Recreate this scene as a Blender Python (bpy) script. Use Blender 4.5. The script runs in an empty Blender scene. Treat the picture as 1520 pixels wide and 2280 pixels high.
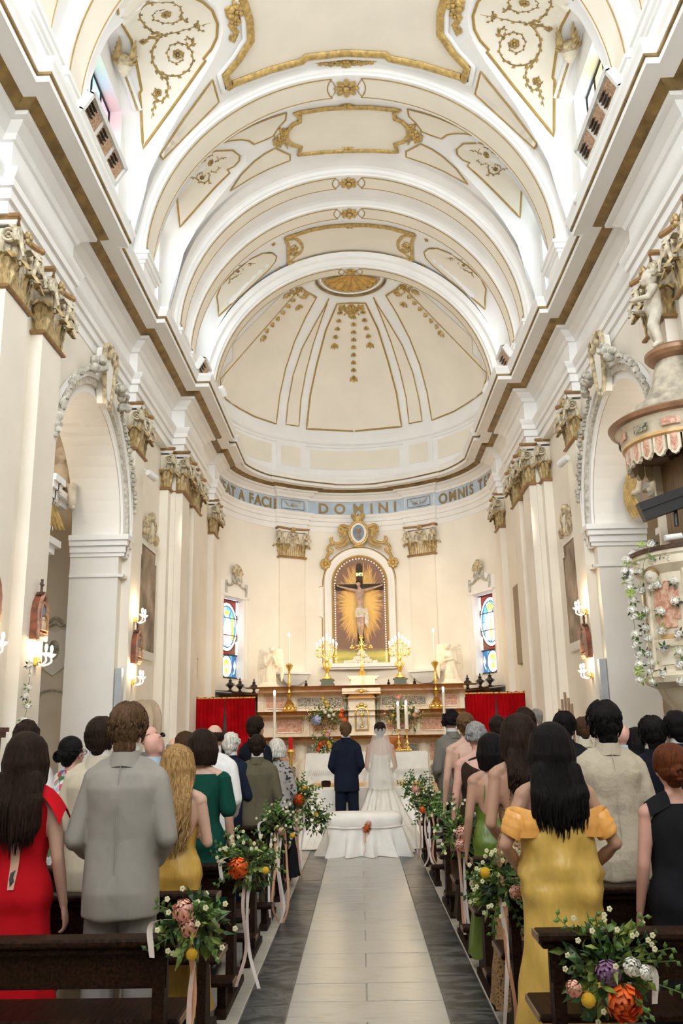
import bpy, bmesh, math, random
import numpy as np
from math import sin, cos, pi, sqrt, atan2, radians
from mathutils import Vector, Matrix, noise as mnoise
from mathutils.bvhtree import BVHTree
from mathutils.geometry import delaunay_2d_cdt
SC = bpy.context.scene
COL = SC.collection
RND = random.Random(7)

# ------------------------------------------------------------------ camera
FPX, IW, IH, EYE = 1961.0, 1520, 2280, 1.62
def _calib():
    u = lambda v: v / np.linalg.norm(v)
    fy = u(np.array([803 - 760, -(1628 - 1140), FPX]))
    p = np.array([771 - 760, -(195 - 1140), FPX])
    z = u(p - fy * np.dot(p, fy))
    return np.array([-np.cross(fy, z), fy, z])       # rows: world axes seen by the camera (right, up, forward)
CAMR = _calib()
cam_d = bpy.data.cameras.new('camera'); cam_d.sensor_fit = 'HORIZONTAL'; cam_d.sensor_width = 36.0
cam_d.lens = 36.0 * FPX / IW; cam_d.clip_start = 0.05; cam_d.clip_end = 200
cam = bpy.data.objects.new('camera', cam_d); COL.objects.link(cam)
_m = Matrix.Identity(4)
for i in range(3):
    _m[i][0], _m[i][1], _m[i][2] = CAMR[i][0], CAMR[i][1], -CAMR[i][2]
_m[2][3] = EYE
cam.matrix_world = _m
SC.camera = cam
def ray(px, py):
    d = CAMR @ np.array([px - 760, -(py - 1140), FPX]); return Vector(d / np.linalg.norm(d))
EYEP = Vector((0, 0, EYE))
def atX(px, py, X): d = ray(px, py); return EYEP + d * (X / d.x)
def atY(px, py, Y): d = ray(px, py); return EYEP + d * (Y / d.y)
def atZ(px, py, Z): d = ray(px, py); return EYEP + d * ((Z - EYE) / d.z)

# ------------------------------------------------------------------ view, world, lights
vs = SC.view_settings
vs.view_transform = 'Standard'; vs.look = 'None'; vs.exposure = 1.0; vs.gamma = 1.0; vs.use_curve_mapping = False
SC.cycles.use_denoising = True
SC.cycles.max_bounces = 14; SC.cycles.diffuse_bounces = 10; SC.cycles.glossy_bounces = 3
SC.cycles.transparent_max_bounces = 8; SC.cycles.caustics_reflective = False; SC.cycles.caustics_refractive = False
SC.cycles.sample_clamp_indirect = 6.0
W = bpy.data.worlds.new('daylight'); SC.world = W; W.use_nodes = True
bg = W.node_tree.nodes['Background']; bg.inputs[0].default_value = (0.80, 0.90, 1.0, 1); bg.inputs[1].default_value = 2.5
def lamp(name, kind, loc, energy, col, size=None, target=None, spot=None, blend=.4, sizey=None):
    L = bpy.data.lights.new(name, kind); L.energy = energy; L.color = col
    if kind == 'AREA':
        L.shape = 'RECTANGLE'; L.size = size; L.size_y = sizey or size
    elif size: L.shadow_soft_size = size
    if kind == 'SPOT': L.spot_size = radians(spot); L.spot_blend = blend
    o = bpy.data.objects.new(name, L); COL.objects.link(o); o.location = loc
    if target is not None:
        o.rotation_euler = (Vector(target) - Vector(loc)).to_track_quat('-Z', 'Y').to_euler()
    return o
DAY = (0.80, 0.90, 1.0); WARM = (1.0, 0.74, 0.46); VAULT_FILL = (1.0, 0.98, 0.96)
# daylight through the clerestory windows
for s in (-1, 1):
    for yc, hw, e in ((11.65, .9, 9), (15.1, .42, 5), (18.9, .34, 4.5), (5.6, .9, 12), (1.4, .9, 10)):
        lamp('clerestory_daylight', 'AREA', (s * 3.86, yc, 10.7), e, DAY, hw * 1.8, (0, yc, 9.2), sizey=1.5)
# added fill lamps aimed at the vault; the floodlights built below are unlit
for s in (-1, 1):
    lamp('vault_fill', 'AREA', (s * 2.92, 9.95, 9.25), 5, VAULT_FILL, .25, (-s * .6, 12.0, 13.0), sizey=1.1)
    lamp('vault_fill', 'AREA', (s * 2.88, 16.9, 9.0), 4, VAULT_FILL, .25, (-s * .6, 18.4, 13.0), sizey=.6)
    lamp('vault_fill', 'AREA', (s * 2.92, 5.0, 9.0), 7, VAULT_FILL, .25, (-s * .6, 8.0, 13.0), sizey=1.1)
    lamp('apse_spot', 'SPOT', (s * 3.28, 14.55, 5.75), 235, (1.0, .84, .64), .08, (-s * .6, 22.5, 3.6), 58, .7)
    lamp('altar_fill', 'SPOT', (s * 2.75, 18.3, 8.75), 190, (1.0, .82, .58), .08, (-s * .6, 21.0, 1.6), 62, .8)  # added warm fill for the altar; the cornice spotlights are unlit
# open main door and rose window far behind the camera
lamp('rose_window_daylight', 'AREA', (0, -7.6, 9.4), 690, (.83, .915, 1.0), 4.2, (0, 14, 12.0), sizey=4.2)
for s in (-1, 1): lamp('chapel_fill', 'POINT', (s * 4.9, 10.7, 5.9), 19, (1.0, .93, .84), .3)  # added fill lamps to brighten the chapels, no window there

# ------------------------------------------------------------------ materials
def _nt(name):
    m = bpy.data.materials.new(name); m.use_nodes = True
    nt = m.node_tree; return m, nt, nt.nodes['Principled BSDF']
def _n(nt, t, **kw):
    n = nt.nodes.new(t)
    for k, v in kw.items():
        if k in n.inputs: n.inputs[k].default_value = v
        else: setattr(n, k, v)
    return n
def _ramp(nt, fac, stops):
    r = nt.nodes.new('ShaderNodeValToRGB')
    el = r.color_ramp.elements
    while len(el) < len(stops): el.new(.5)
    for e, (p, c) in zip(el, stops): e.position = p; e.color = (*c, 1)
    nt.links.new(fac, r.inputs[0]); return r.outputs[0]
def _bump(nt, b, h, strength, dist=.01):
    n = nt.nodes.new('ShaderNodeBump'); n.inputs['Strength'].default_value = strength; n.inputs['Distance'].default_value = dist
    nt.links.new(h, n.inputs['Height']); nt.links.new(n.outputs[0], b.inputs['Normal'])
def mat(name, col, rough=.6, metal=0, var=.06, scale=6, bump=0, bscale=40, spec=None, sheen=0, emit=0, trans=0, alpha=1, sss=0, stretch=None, bdist=.01, detail=4):
    m, nt, b = _nt(name)
    b.inputs['Roughness'].default_value = rough; b.inputs['Metallic'].default_value = metal
    if spec is None and rough >= .6: spec = .22
    if spec is not None: b.inputs['Specular IOR Level'].default_value = spec
    if sheen: b.inputs['Sheen Weight'].default_value = sheen
    if trans: b.inputs['Transmission Weight'].default_value = trans
    if alpha < 1: b.inputs['Alpha'].default_value = alpha
    if sss: b.inputs['Subsurface Weight'].default_value = sss; b.inputs['Subsurface Radius'].default_value = (.012, .005, .003)
    tc = nt.nodes.new('ShaderNodeTexCoord'); src = tc.outputs['Object']
    if stretch:
        mp = nt.nodes.new('ShaderNodeMapping'); mp.inputs['Scale'].default_value = stretch
        nt.links.new(src, mp.inputs[0]); src = mp.outputs[0]
    if var:
        n = _n(nt, 'ShaderNodeTexNoise', Scale=scale, Detail=detail); nt.links.new(src, n.inputs['Vector'])
        lo = tuple(max(0, c * (1 - var * 1.6)) for c in col); hi = tuple(min(1, c * (1 + var)) for c in col)
        o = _ramp(nt, n.outputs['Fac'], [(.3, lo), (.7, hi)])
        nt.links.new(o, b.inputs['Base Color'])
        if emit: nt.links.new(o, b.inputs['Emission Color'])
    else:
        b.inputs['Base Color'].default_value = (*col, 1)
        if emit: b.inputs['Emission Color'].default_value = (*col, 1)
    if emit: b.inputs['Emission Strength'].default_value = emit
    if bump:
        n2 = _n(nt, 'ShaderNodeTexNoise', Scale=bscale, Detail=3); nt.links.new(src, n2.inputs['Vector'])
        _bump(nt, b, n2.outputs['Fac'], bump, bdist)
    return m
def marble(name, stops, scale=3, dist=3.0, rough=.25, nscale=None, stretch=None):
    m, nt, b = _nt(name); b.inputs['Roughness'].default_value = rough
    tc = nt.nodes.new('ShaderNodeTexCoord'); src = tc.outputs['Object']
    if stretch:
        mp = nt.nodes.new('ShaderNodeMapping'); mp.inputs['Scale'].default_value = stretch
        nt.links.new(src, mp.inputs[0]); src = mp.outputs[0]
    geo = nt.nodes.new('ShaderNodeObjectInfo')
    add = nt.nodes.new('ShaderNodeVectorMath'); add.operation = 'MULTIPLY_ADD'
    add.inputs[1].default_value = (1, 1, 1)
    rv = nt.nodes.new('ShaderNodeMath'); rv.operation = 'MULTIPLY'; rv.inputs[1].default_value = 37.0
    nt.links.new(geo.outputs['Random'], rv.inputs[0])
    nt.links.new(src, add.inputs[0]); nt.links.new(rv.outputs[0], add.inputs[2])
    n = _n(nt, 'ShaderNodeTexNoise', Scale=scale, Detail=8, Roughness=.65, Distortion=dist)
    nt.links.new(add.outputs[0], n.inputs['Vector'])
    nt.links.new(_ramp(nt, n.outputs['Fac'], stops), b.inputs['Base Color'])
    return m
white = mat('white_plaster', (.895, .89, .88), .75, var=.03, scale=1.5, bump=.08, bscale=30)
cream = mat('cream_plaster', (.86, .80, .695), .8, var=.03, scale=1.2, bump=.08, bscale=30)
wallc = mat('wall_cream', (.87, .81, .715), .8, var=.05, scale=.9, bump=.1, bscale=25)
wallw = mat('wall_white', (.875, .85, .80), .8, var=.04, scale=.9, bump=.1, bscale=25)
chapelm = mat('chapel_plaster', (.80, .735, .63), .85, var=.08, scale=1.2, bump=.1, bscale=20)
gold = mat('old_gold', (.56, .38, .13), .45, .25, var=.25, scale=14, bump=.3, bscale=60)
golddk = mat('gold_band', (.27, .175, .06), .5, .3, var=.3, scale=5, bump=.2, bscale=30)
goldline = mat('gold_line', (.42, .27, .07), .5, .2, var=.12, scale=8)
ochre = mat('ochre_paint', (.50, .33, .15), .6, .1, var=.2, scale=10, bump=.2)
stucco = mat('grey_gold_stucco', (.60, .50, .33), .65, .1, var=.35, scale=14, bump=.4, bscale=60)
greyst = mat('grey_stucco', (.55, .52, .45), .75, var=.3, scale=12, bump=.4, bscale=50)
statue = mat('statue_white', (.84, .76, .62), .55, var=.06, scale=8, bump=.1)
puttom = mat('putto_stone', (.66, .60, .50), .6, var=.12, scale=9, bump=.1)
brass = mat('polished_gilt', (.95, .62, .18), .22, .9, var=.15, scale=20, bump=.3, bscale=90)
altm = marble('cream_altar_marble', [(.3, (.68, .54, .38)), (.5, (.86, .77, .62)), (.75, (.90, .84, .72))], 3, 1.2, .3)
yelm = marble('yellow_altar_marble', [(.3, (.50, .27, .09)), (.5, (.74, .48, .21)), (.75, (.82, .62, .34))], 4, 1.5, .3)
pinkm = marble('pink_breccia', [(.35, (.42, .17, .11)), (.5, (.62, .33, .22)), (.62, (.75, .55, .42)), (.75, (.50, .20, .13))], 9, 2.5, .3)
grnm = marble('dark_breccia', [(.38, (.045, .05, .035)), (.48, (.22, .20, .14)), (.56, (.55, .50, .38)), (.64, (.10, .10, .06))], 11, 3, .3)
wood = mat('dark_pew_wood', (.024, .011, .006), .5, spec=.07, var=.45, scale=5, stretch=(14, 1.2, 14), bump=.15, bscale=9)
woodl = mat('worn_wood_edge', (.22, .13, .075), .5, var=.4, scale=6, stretch=(4, 14, 14))
stallw = mat('carved_walnut', (.075, .032, .018), .4, var=.4, scale=9, bump=.3)
blackm = mat('black_metal', (.010, .010, .012), .4, var=.1)
paintm = mat('white_enamel', (.82, .82, .80), .35, var=.02)
bulb = mat('candle_flame', (1.0, .80, .50), .4, var=0, emit=22)
bulbs = mat('fairy_bulb', (1.0, .86, .60), .4, var=0, emit=7)
waxm = mat('candle_wax', (.92, .85, .72), .45, var=.03, sss=.1)
floorm = marble('pale_floor_stone', [(.3, (.33, .31, .27)), (.55, (.46, .43, .37)), (.75, (.52, .49, .43))], 2.5, 1.5, .35)
tile_l = marble('pale_marble_tile', [(.25, (.27, .26, .235)), (.42, (.40, .38, .335)), (.58, (.44, .418, .37)), (.75, (.33, .315, .28))], 3, 2.6, .28, stretch=(.6, 1.6, 1))
tile_d = marble('dark_grey_marble', [(.3, (.010, .011, .012)), (.47, (.026, .028, .029)), (.55, (.12, .122, .124)), (.62, (.035, .037, .038)), (.75, (.14, .14, .14))], 2.6, 1.0, .34, stretch=(1.2, 2.6, 1))

# ------------------------------------------------------------------ mesh builder
class MB:
    def __init__(s): s.v = []; s.f = []; s.m = []
    def add(s, vs, fs, mi=0):
        o = len(s.v); s.v.extend(vs); s.f.extend([tuple(i + o for i in f) for f in fs]); s.m.extend([mi] * len(fs)); return s
    def box(s, c, d, rz=0, mi=0, M=None):
        x, y, z = d[0] / 2, d[1] / 2, d[2] / 2
        P = [Vector(p) for p in ((-x, -y, -z), (x, -y, -z), (x, y, -z), (-x, y, -z), (-x, -y, z), (x, -y, z), (x, y, z), (-x, y, z))]
        R = M if M is not None else Matrix.Rotation(rz, 3, 'Z')
        return s.add([R @ p + Vector(c) for p in P], [(3, 2, 1, 0), (4, 5, 6, 7), (0, 1, 5, 4), (1, 2, 6, 5), (2, 3, 7, 6), (3, 0, 4, 7)], mi)
    def bx(s, x0, x1, y0, y1, z0, z1, mi=0):
        return s.box(((x0 + x1) / 2, (y0 + y1) / 2, (z0 + z1) / 2), (abs(x1 - x0), abs(y1 - y0), abs(z1 - z0)), mi=mi)
    def loft(s, rings, cap=True, closed=False, mi=0):
        n = len(rings[0]); o = len(s.v)
        for r in rings: s.v.extend([Vector(p) for p in r])
        R = len(rings); fs = []
        for i in range(R if closed else R - 1):
            a = o + i * n; b = o + ((i + 1) % R) * n
            for j in range(n): fs.append((a + j, a + (j + 1) % n, b + (j + 1) % n, b + j))
        if cap and not closed:
            fs.append(tuple(o + j for j in reversed(range(n)))); fs.append(tuple(o + (R - 1) * n + j for j in range(n)))
        s.f.extend(fs); s.m.extend([mi] * len(fs)); return s
    def tube(s, pts, r, n=8, closed=False, flat=1.0, up=None, mi=0, cap=True):
        P = [Vector(p) for p in pts]; N = len(P)
        rs = list(r) if hasattr(r, '__len__') else [r] * N
        rings = []; side = None
        for i in range(N):
            t = (P[(i + 1) % N] - P[i - 1]) if closed else (P[min(i + 1, N - 1)] - P[max(i - 1, 0)])
            if t.length < 1e-9: t = Vector((0, 0, 1))
            t.normalize()
            if up is not None:
                uu = Vector(up[i]) if hasattr(up[0], '__len__') else Vector(up)
                side = t.cross(uu)
                if side.length < 1e-6: side = t.orthogonal()
                side.normalize()
            elif side is None: side = t.orthogonal().normalized()
            else:
                side = side - t * side.dot(t)
                side = side.normalized() if side.length > 1e-6 else t.orthogonal().normalized()
            b = side.cross(t)
            rings.append([P[i] + side * (rs[i] * cos(2 * pi * k / n)) + b * (rs[i] * flat * sin(2 * pi * k / n)) for k in range(n)])
        return s.loft(rings, cap, closed, mi)
    def lathe(s, prof, c=(0, 0, 0), n=16, M=None, mi=0, a0=0, a1=2 * pi):
        full = abs(a1 - a0 - 2 * pi) < 1e-6; c = Vector(c); o = len(s.v); m = n if full else n + 1
        for (r, z) in prof:
            for k in range(m):
                a = a0 + (a1 - a0) * k / n; p = Vector((r * cos(a), r * sin(a), z))
                s.v.append((M @ p if M is not None else p) + c)
        fs = []
        for i in range(len(prof) - 1):
            for k in range(n):
                k2 = (k + 1) % m; fs.append((o + i * m + k, o + i * m + k2, o + (i + 1) * m + k2, o + (i + 1) * m + k))
        s.f.extend(fs); s.m.extend([mi] * len(fs)); return s
    def ell(s, c, r, nu=12, nv=8, M=None, mi=0):
        if not hasattr(r, '__len__'): r = (r, r, r)
        c = Vector(c); rings = []
        vs = [Vector((0, 0, -r[2]))]; fs = []
        for i in range(1, nv):
            a = -pi / 2 + pi * i / nv
            for k in range(nu): b = 2 * pi * k / nu; vs.append(Vector((r[0] * cos(a) * cos(b), r[1] * cos(a) * sin(b), r[2] * sin(a))))
        vs.append(Vector((0, 0, r[2])))
        for k in range(nu): fs.append((0, 1 + (k + 1) % nu, 1 + k))
        for i in range(nv - 2):
            for k in range(nu): a = 1 + i * nu; fs.append((a + k, a + (k + 1) % nu, a + nu + (k + 1) % nu, a + nu + k))
        t = len(vs) - 1; a = 1 + (nv - 2) * nu
        for k in range(nu): fs.append((a + k, a + (k + 1) % nu, t))
        return s.add([(M @ v if M is not None else v) + c for v in vs], fs, mi)
    def prism(s, poly, F, d0, d1, mi=0):
        """2-D outline extruded along a frame F (4x4: columns x, y, normal, origin) from depth d0 to d1."""
        n = len(poly); a = [F @ Vector((p[0], p[1], d0)) for p in poly]; b = [F @ Vector((p[0], p[1], d1)) for p in poly]
        return s.add(a + b, [tuple(reversed(range(n))), tuple(range(n, 2 * n))] + [(i, (i + 1) % n, n + (i + 1) % n, n + i) for i in range(n)], mi)
    def grid(s, fn, us, vs_, mi=0, skip=None):
        o = len(s.v); nu, nv = len(us), len(vs_)
        for u in us:
            for v in vs_: s.v.append(Vector(fn(u, v)))
        k = 0
        for i in range(nu - 1):
            for j in range(nv - 1):
                if skip and skip((us[i] + us[i + 1]) / 2, (vs_[j] + vs_[j + 1]) / 2): continue
                s.f.append((o + i * nv + j, o + (i + 1) * nv + j, o + (i + 1) * nv + j + 1, o + i * nv + j + 1)); s.m.append(mi)
        return s
    def mesh(s, name, mats, smooth=40):
        me = bpy.data.meshes.new(name); me.from_pydata([tuple(v) for v in s.v], [], s.f)
        for m in (mats if isinstance(mats, (list, tuple)) else [mats]): me.materials.append(m)
        me.polygons.foreach_set('material_index', s.m)
        if smooth:
            me.polygons.foreach_set('use_smooth', [True] * len(s.f))
            if smooth < 180: me.set_sharp_from_angle(angle=radians(smooth))
        me.update(); return me
    def build(s, name, mats, parent=None, smooth=40, **tags):
        return link(name, s.mesh(name, mats, smooth), parent, **tags)
def link(name, me, parent=None, loc=None, **tags):
    o = bpy.data.objects.new(name, me); COL.objects.link(o)
    if parent is not None: o.parent = parent
    if loc is not None: o.location = loc
    for k, v in tags.items(): o[k] = v
    return o
def empty(name, loc=(0, 0, 0), rz=0, **tags):
    o = bpy.data.objects.new(name, None); COL.objects.link(o); o.location = loc; o.rotation_euler = (0, 0, rz)
    o.empty_display_size = .1
    for k, v in tags.items(): o[k] = v
    return o
def copy_tree(o, parent=None, **tags):
    c = o.copy(); COL.objects.link(c); c.parent = parent
    for k, v in tags.items(): c[k] = v
    for ch in list(o.children): copy_tree(ch, c)
    return c
def frame(o, x, y):
    x = Vector(x).normalized(); y = Vector(y).normalized(); n = x.cross(y); F = Matrix.Identity(4)
    for i in range(3): F[i][0], F[i][1], F[i][2], F[i][3] = x[i], y[i], n[i], o[i]
    return F
def arc(cx, cy, r, a0, a1, n, ry=None): return [(cx + r * cos(radians(a0 + (a1 - a0) * i / n)), cy + (ry or r) * sin(radians(a0 + (a1 - a0) * i / n))) for i in range(n + 1)]
def spline(pts, n=6, closed=False):
    P = [Vector(p) for p in pts]; N = len(P); out = []
    for i in range(N if closed else N - 1):
        p0 = P[(i - 1) % N] if (closed or i > 0) else P[0] * 2 - P[1]
        p1, p2 = P[i], P[(i + 1) % N]
        p3 = P[(i + 2) % N] if (closed or i + 2 < N) else p2 * 2 - p1
        for k in range(n):
            t = k / n
            out.append(.5 * ((2 * p1) + (p2 - p0) * t + (2 * p0 - 5 * p1 + 4 * p2 - p3) * t * t + (3 * p1 - p0 - 3 * p2 + p3) * t ** 3))
    if not closed: out.append(P[-1])
    return out
def sweep(mb, path, prof, up=(0, 0, 1), closed=False):
    """path: 2-D points (x, y) with the room on the right-hand side; prof: (offset, z, material) rows, mitred at the corners."""
    P = [Vector((p[0], p[1])) for p in path]; N = len(P); dirs = []
    for i in range(N):
        n1 = n2 = None
        if i > 0 or closed: d = (P[i] - P[i - 1]).normalized(); n1 = Vector((d.y, -d.x))
        if i < N - 1 or closed: d = (P[(i + 1) % N] - P[i]).normalized(); n2 = Vector((d.y, -d.x))
        if n1 is None: n1 = n2
        if n2 is None: n2 = n1
        b = n1 + n2
        dirs.append(b / max(.25, (1 + n1.dot(n2))))
    o = len(mb.v); K = len(prof)
    for i in range(N):
        for (p, z, m) in prof:
            q = P[i] + dirs[i] * p; mb.v.append(Vector((q.x, q.y, z)))
    for i in range(N if closed else N - 1):
        for k in range(K - 1):
            a = o + i * K + k; b = o + ((i + 1) % N) * K + k
            mb.f.append((a, a + 1, b + 1, b)); mb.m.append(prof[k][2])
    return mb
def inside(p, poly):
    c = False; n = len(poly); j = n - 1
    for i in range(n):
        (xi, yi), (xj, yj) = poly[i], poly[j]
        if (yi > p[1]) != (yj > p[1]) and p[0] < (xj - xi) * (p[1] - yi) / (yj - yi) + xi: c = not c
        j = i
    return c

# ================================================================== SHELL
CZ, RB, RA, AY, AR = 9.55, 3.64, 3.5, 20.1, 3.35           # vault spring height, barrel and arch radius, apse centre and radius
# ---- floor: slab, platform steps, marble tiles of the aisle
mb = MB(); mb.bx(-5.6, 5.6, -8, 24, -.3, -.012); floor = mb.build('floor', floorm, kind='structure')
mb = MB(); mb.bx(-3.4, 3.4, 15.2, 24, -.012, .16); mb.build('platform', tile_l, floor)
mb = MB(); mb.bx(-2.7, 2.7, 19.2, 24, .16, .32); mb.build('platform', tile_l, floor)
def tile(x0, x1, y0, y1, m, cache={}):
    k = (round(x1 - x0, 3), round(y1 - y0, 3), m.name)
    if k not in cache:
        g = .003; w, d = (x1 - x0) / 2 - g, (y1 - y0) / 2 - g; b = MB()
        b.loft([[(-w, -d, -.012), (w, -d, -.012), (w, d, -.012), (-w, d, -.012)], [(-w, -d, -.002), (w, -d, -.002), (w, d, -.002), (-w, d, -.002)],
                [(-w + .004, -d + .004, 0), (w - .004, -d + .004, 0), (w - .004, d - .004, 0), (-w + .004, d - .004, 0)]], cap=True)
        cache[k] = b.mesh('tile', m, 0)
    o = link('tile', cache[k], floor, ((x0 + x1) / 2, (y0 + y1) / 2, RND.uniform(-.0012, .0012)))
y = 2.0; k = 0
while y < 15.1:
    if k % 2: tile(-.475, .475, y, min(y + .402, 15.2), tile_l)
    else:
        tile(-.475, .0, y, min(y + .402, 15.2), tile_l); tile(.0, .475, y, min(y + .402, 15.2), tile_l)
    y += .402; k += 1
for s in (-1, 1):
    y = 2.0 + (.3 if s > 0 else 0)
    while y < 15.0:
        a, b = (.475, .745) if s > 0 else (-.745, -.475)
        tile(a, b, y, min(y + .86, 15.2), tile_d); y += .86
    y = 2.2
    while y < 14.9:
        a, b = (.745, 1.6) if s > 0 else (-1.6, -.745)
        tile(a, b, y, y + .6, floorm); y += .6

# ---- side walls with the chapel arches
ACY, ACR, ACZ = 11.65, 1.62, 4.63
walls = {}
for s, nm in ((-1, 'wall_left'), (1, 'wall_right')):
    mb = MB(); X = s * 3.67
    def q(x0, y0, z0, x1, y1, z1, mi=0, b=mb): b.add([Vector((x0, y0, z0)), Vector((x1, y1, z0)), Vector((x1, y1, z1)), Vector((x0, y0, z1))], [(0, 1, 2, 3)], mi)
    q(X, -8, -.05, X, ACY - ACR, 6.95); q(X, ACY + ACR, -.05, X, 16.1, 6.95)
    A = arc(ACY, ACZ, ACR, 180, 0, 28)
    for (y0, z0), (y1, z1) in zip(A, A[1:]):
        mb.add([Vector((X, y0, z0)), Vector((X, y1, z1)), Vector((X, y1, 6.95)), Vector((X, y0, 6.95))], [(0, 1, 2, 3)])
        mb.add([Vector((X, y0, z0)), Vector((X, y1, z1)), Vector((s * 4.42, y1, z1)), Vector((s * 4.42, y0, z0))], [(0, 1, 2, 3)], 1)
    for yy in (ACY - ACR, ACY + ACR): q(X, yy, -.05, s * 4.42, yy, ACZ, 1)
    # chapel recess behind the arch
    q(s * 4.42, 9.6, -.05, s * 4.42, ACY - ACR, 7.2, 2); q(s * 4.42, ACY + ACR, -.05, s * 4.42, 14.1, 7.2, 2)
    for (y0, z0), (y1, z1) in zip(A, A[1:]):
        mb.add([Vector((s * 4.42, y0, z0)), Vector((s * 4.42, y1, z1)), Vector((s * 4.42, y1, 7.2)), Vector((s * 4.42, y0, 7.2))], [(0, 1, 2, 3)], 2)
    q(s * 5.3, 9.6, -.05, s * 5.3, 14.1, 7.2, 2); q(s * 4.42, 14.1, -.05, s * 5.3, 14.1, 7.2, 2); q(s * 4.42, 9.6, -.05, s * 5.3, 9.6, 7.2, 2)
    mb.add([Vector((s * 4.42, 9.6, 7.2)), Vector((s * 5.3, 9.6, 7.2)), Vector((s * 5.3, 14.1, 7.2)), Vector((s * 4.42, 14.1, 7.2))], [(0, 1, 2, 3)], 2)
    # chancel side
    q(X, 16.1, -.05, s * 3.42, 16.1, 6.95); q(s * 3.42, 16.1, -.05, s * 3.42, 20.2, 6.95)
    # clerestory wall with window openings
    C_ = s * 3.76; ys = [-8]; holes = [(1.4, .95), (5.6, .95), (11.65, .95), (15.1, .45), (18.9, .36)]
    for yc, hw in holes:
        q(C_, ys[-1], 8.1, C_, yc - hw, 13.4, 3); ys.append(yc + hw)
        top = 11.75
        q(C_, yc - hw, 8.1, C_, yc + hw, 9.72, 3); q(C_, yc - hw, top, C_, yc + hw, 13.4, 3)
        for yy in (yc - hw, yc + hw): q(C_, yy, 9.72, s * 4.15, yy, top, 3)
        mb.add([Vector((C_, yc - hw, top)), Vector((C_, yc + hw, top)), Vector((s * 4.15, yc + hw, top)), Vector((s * 4.15, yc - hw, top))], [(0, 1, 2, 3)], 3)
        mb.add([Vector((C_, yc - hw, 9.72)), Vector((C_, yc + hw, 9.72)), Vector((s * 4.15, yc + hw, 9.72)), Vector((s * 4.15, yc - hw, 9.72))], [(0, 1, 2, 3)], 3)
    q(C_, ys[-1], 8.1, C_, 20.2, 13.4, 3)
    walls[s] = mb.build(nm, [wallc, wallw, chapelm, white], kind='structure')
mb = MB(); mb.add([Vector((-5.6, -8, 0)), Vector((5.6, -8, 0)), Vector((5.6, -8, 13.6)), Vector((-5.6, -8, 13.6))], [(0, 1, 2, 3)])
mb.build('wall_back', wallc, kind='structure')
mb = MB(); mb.bx(-3.66, 3.66, -7.98, -1.0, 4.0, 4.2); mb.bx(-3.66, 3.66, -1.12, -1.0, 4.0, 5.15); mb.build('added_loft', wallw, kind='structure', smooth=0)   # added unseen loft slab and parapet, screens front pews from rear daylight

# archivolts, impost mouldings of the chapel arches
for s in (-1, 1):
    mb = MB()
    for r0, r1, d, mi in ((ACR - .005, ACR + .10, .05, 0), (ACR + .10, ACR + .20, .10, 1), (ACR + .20, ACR + .245, .13, 0)):
        A0 = arc(ACY, ACZ, r0, 180, 0, 30); A1 = arc(ACY, ACZ, r1, 180, 0, 30); X0, X1 = s * 3.66, s * (3.67 - d)
        mb.loft([[(X0, a[0], a[1]), (X1, a[0], a[1]), (X1, b[0], b[1]), (X0, b[0], b[1])] for a, b in zip(A0, A1)], cap=True, mi=mi)
    mb.build('archivolt', [white, mat('grey_veined_trim', (.66, .62, .54), .6, var=.25, scale=18)], walls[s])
    for e in (-1, 1):
        yj = ACY + e * ACR; mb = MB()
        x0, x1 = s * 3.60, s * 4.42
        for z0, z1, p in ((4.30, 4.36, .03), (4.36, 4.46, .06), (4.46, 4.54, .11), (4.54, 4.62, .15), (3.98, 4.02, .03)):
            mb.bx(x0 - s * p * .7, x1, yj - e * p, yj + e * .03, z0, z1)
            mb.bx(x0 - s * p * .7, s * 3.66, yj, yj + e * .2, z0, z1)
        mb.build('impost', white, walls[s], smooth=0)

# ---- pilasters and their capitals
def leaf_mesh(w, h, curl, out, tip=.0, nu=7, nv=9):
    b = MB()
    def fn(u, v):
        if v < .7: z = h * v / .7; y = out * (v / .7) ** 2 * .5
        else:
            t = (v - .7) / .3 * pi * .95; z = h + curl * sin(t) - curl * .5 * (1 - cos(t)) * .6; y = out * .5 + curl * (1 - cos(t)) * .95
        lob = 1 + .16 * sin(v * 22); ww = w * (.62 + .55 * sin(min(v, .8) / .8 * pi * .75)) * lob * (1 if v < .75 else max(.25, 1 - (v - .75) / .25 * .8))
        return (u * ww / 2, y - .3 * abs(u) ** 1.5 * w * .35 + .012 * cos(u * 9), z)
    b.grid(fn, np.linspace(-1, 1, nu), np.linspace(0, 1, nv)); return b
def volute_pts(r, turns, n=26): return [(r * (1 - .85 * i / n) * cos(i / n * turns * 2 * pi + 1.6), r * (1 - .85 * i / n) * sin(i / n * turns * 2 * pi + 1.6)) for i in range(n + 1)]
CW, CD, CH = .70, .16, .82
CAPM = {}
capg = mat('capital_gold', (.50, .36, .165), .5, .2, var=.3, scale=14, bump=.3, bscale=60)
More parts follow.
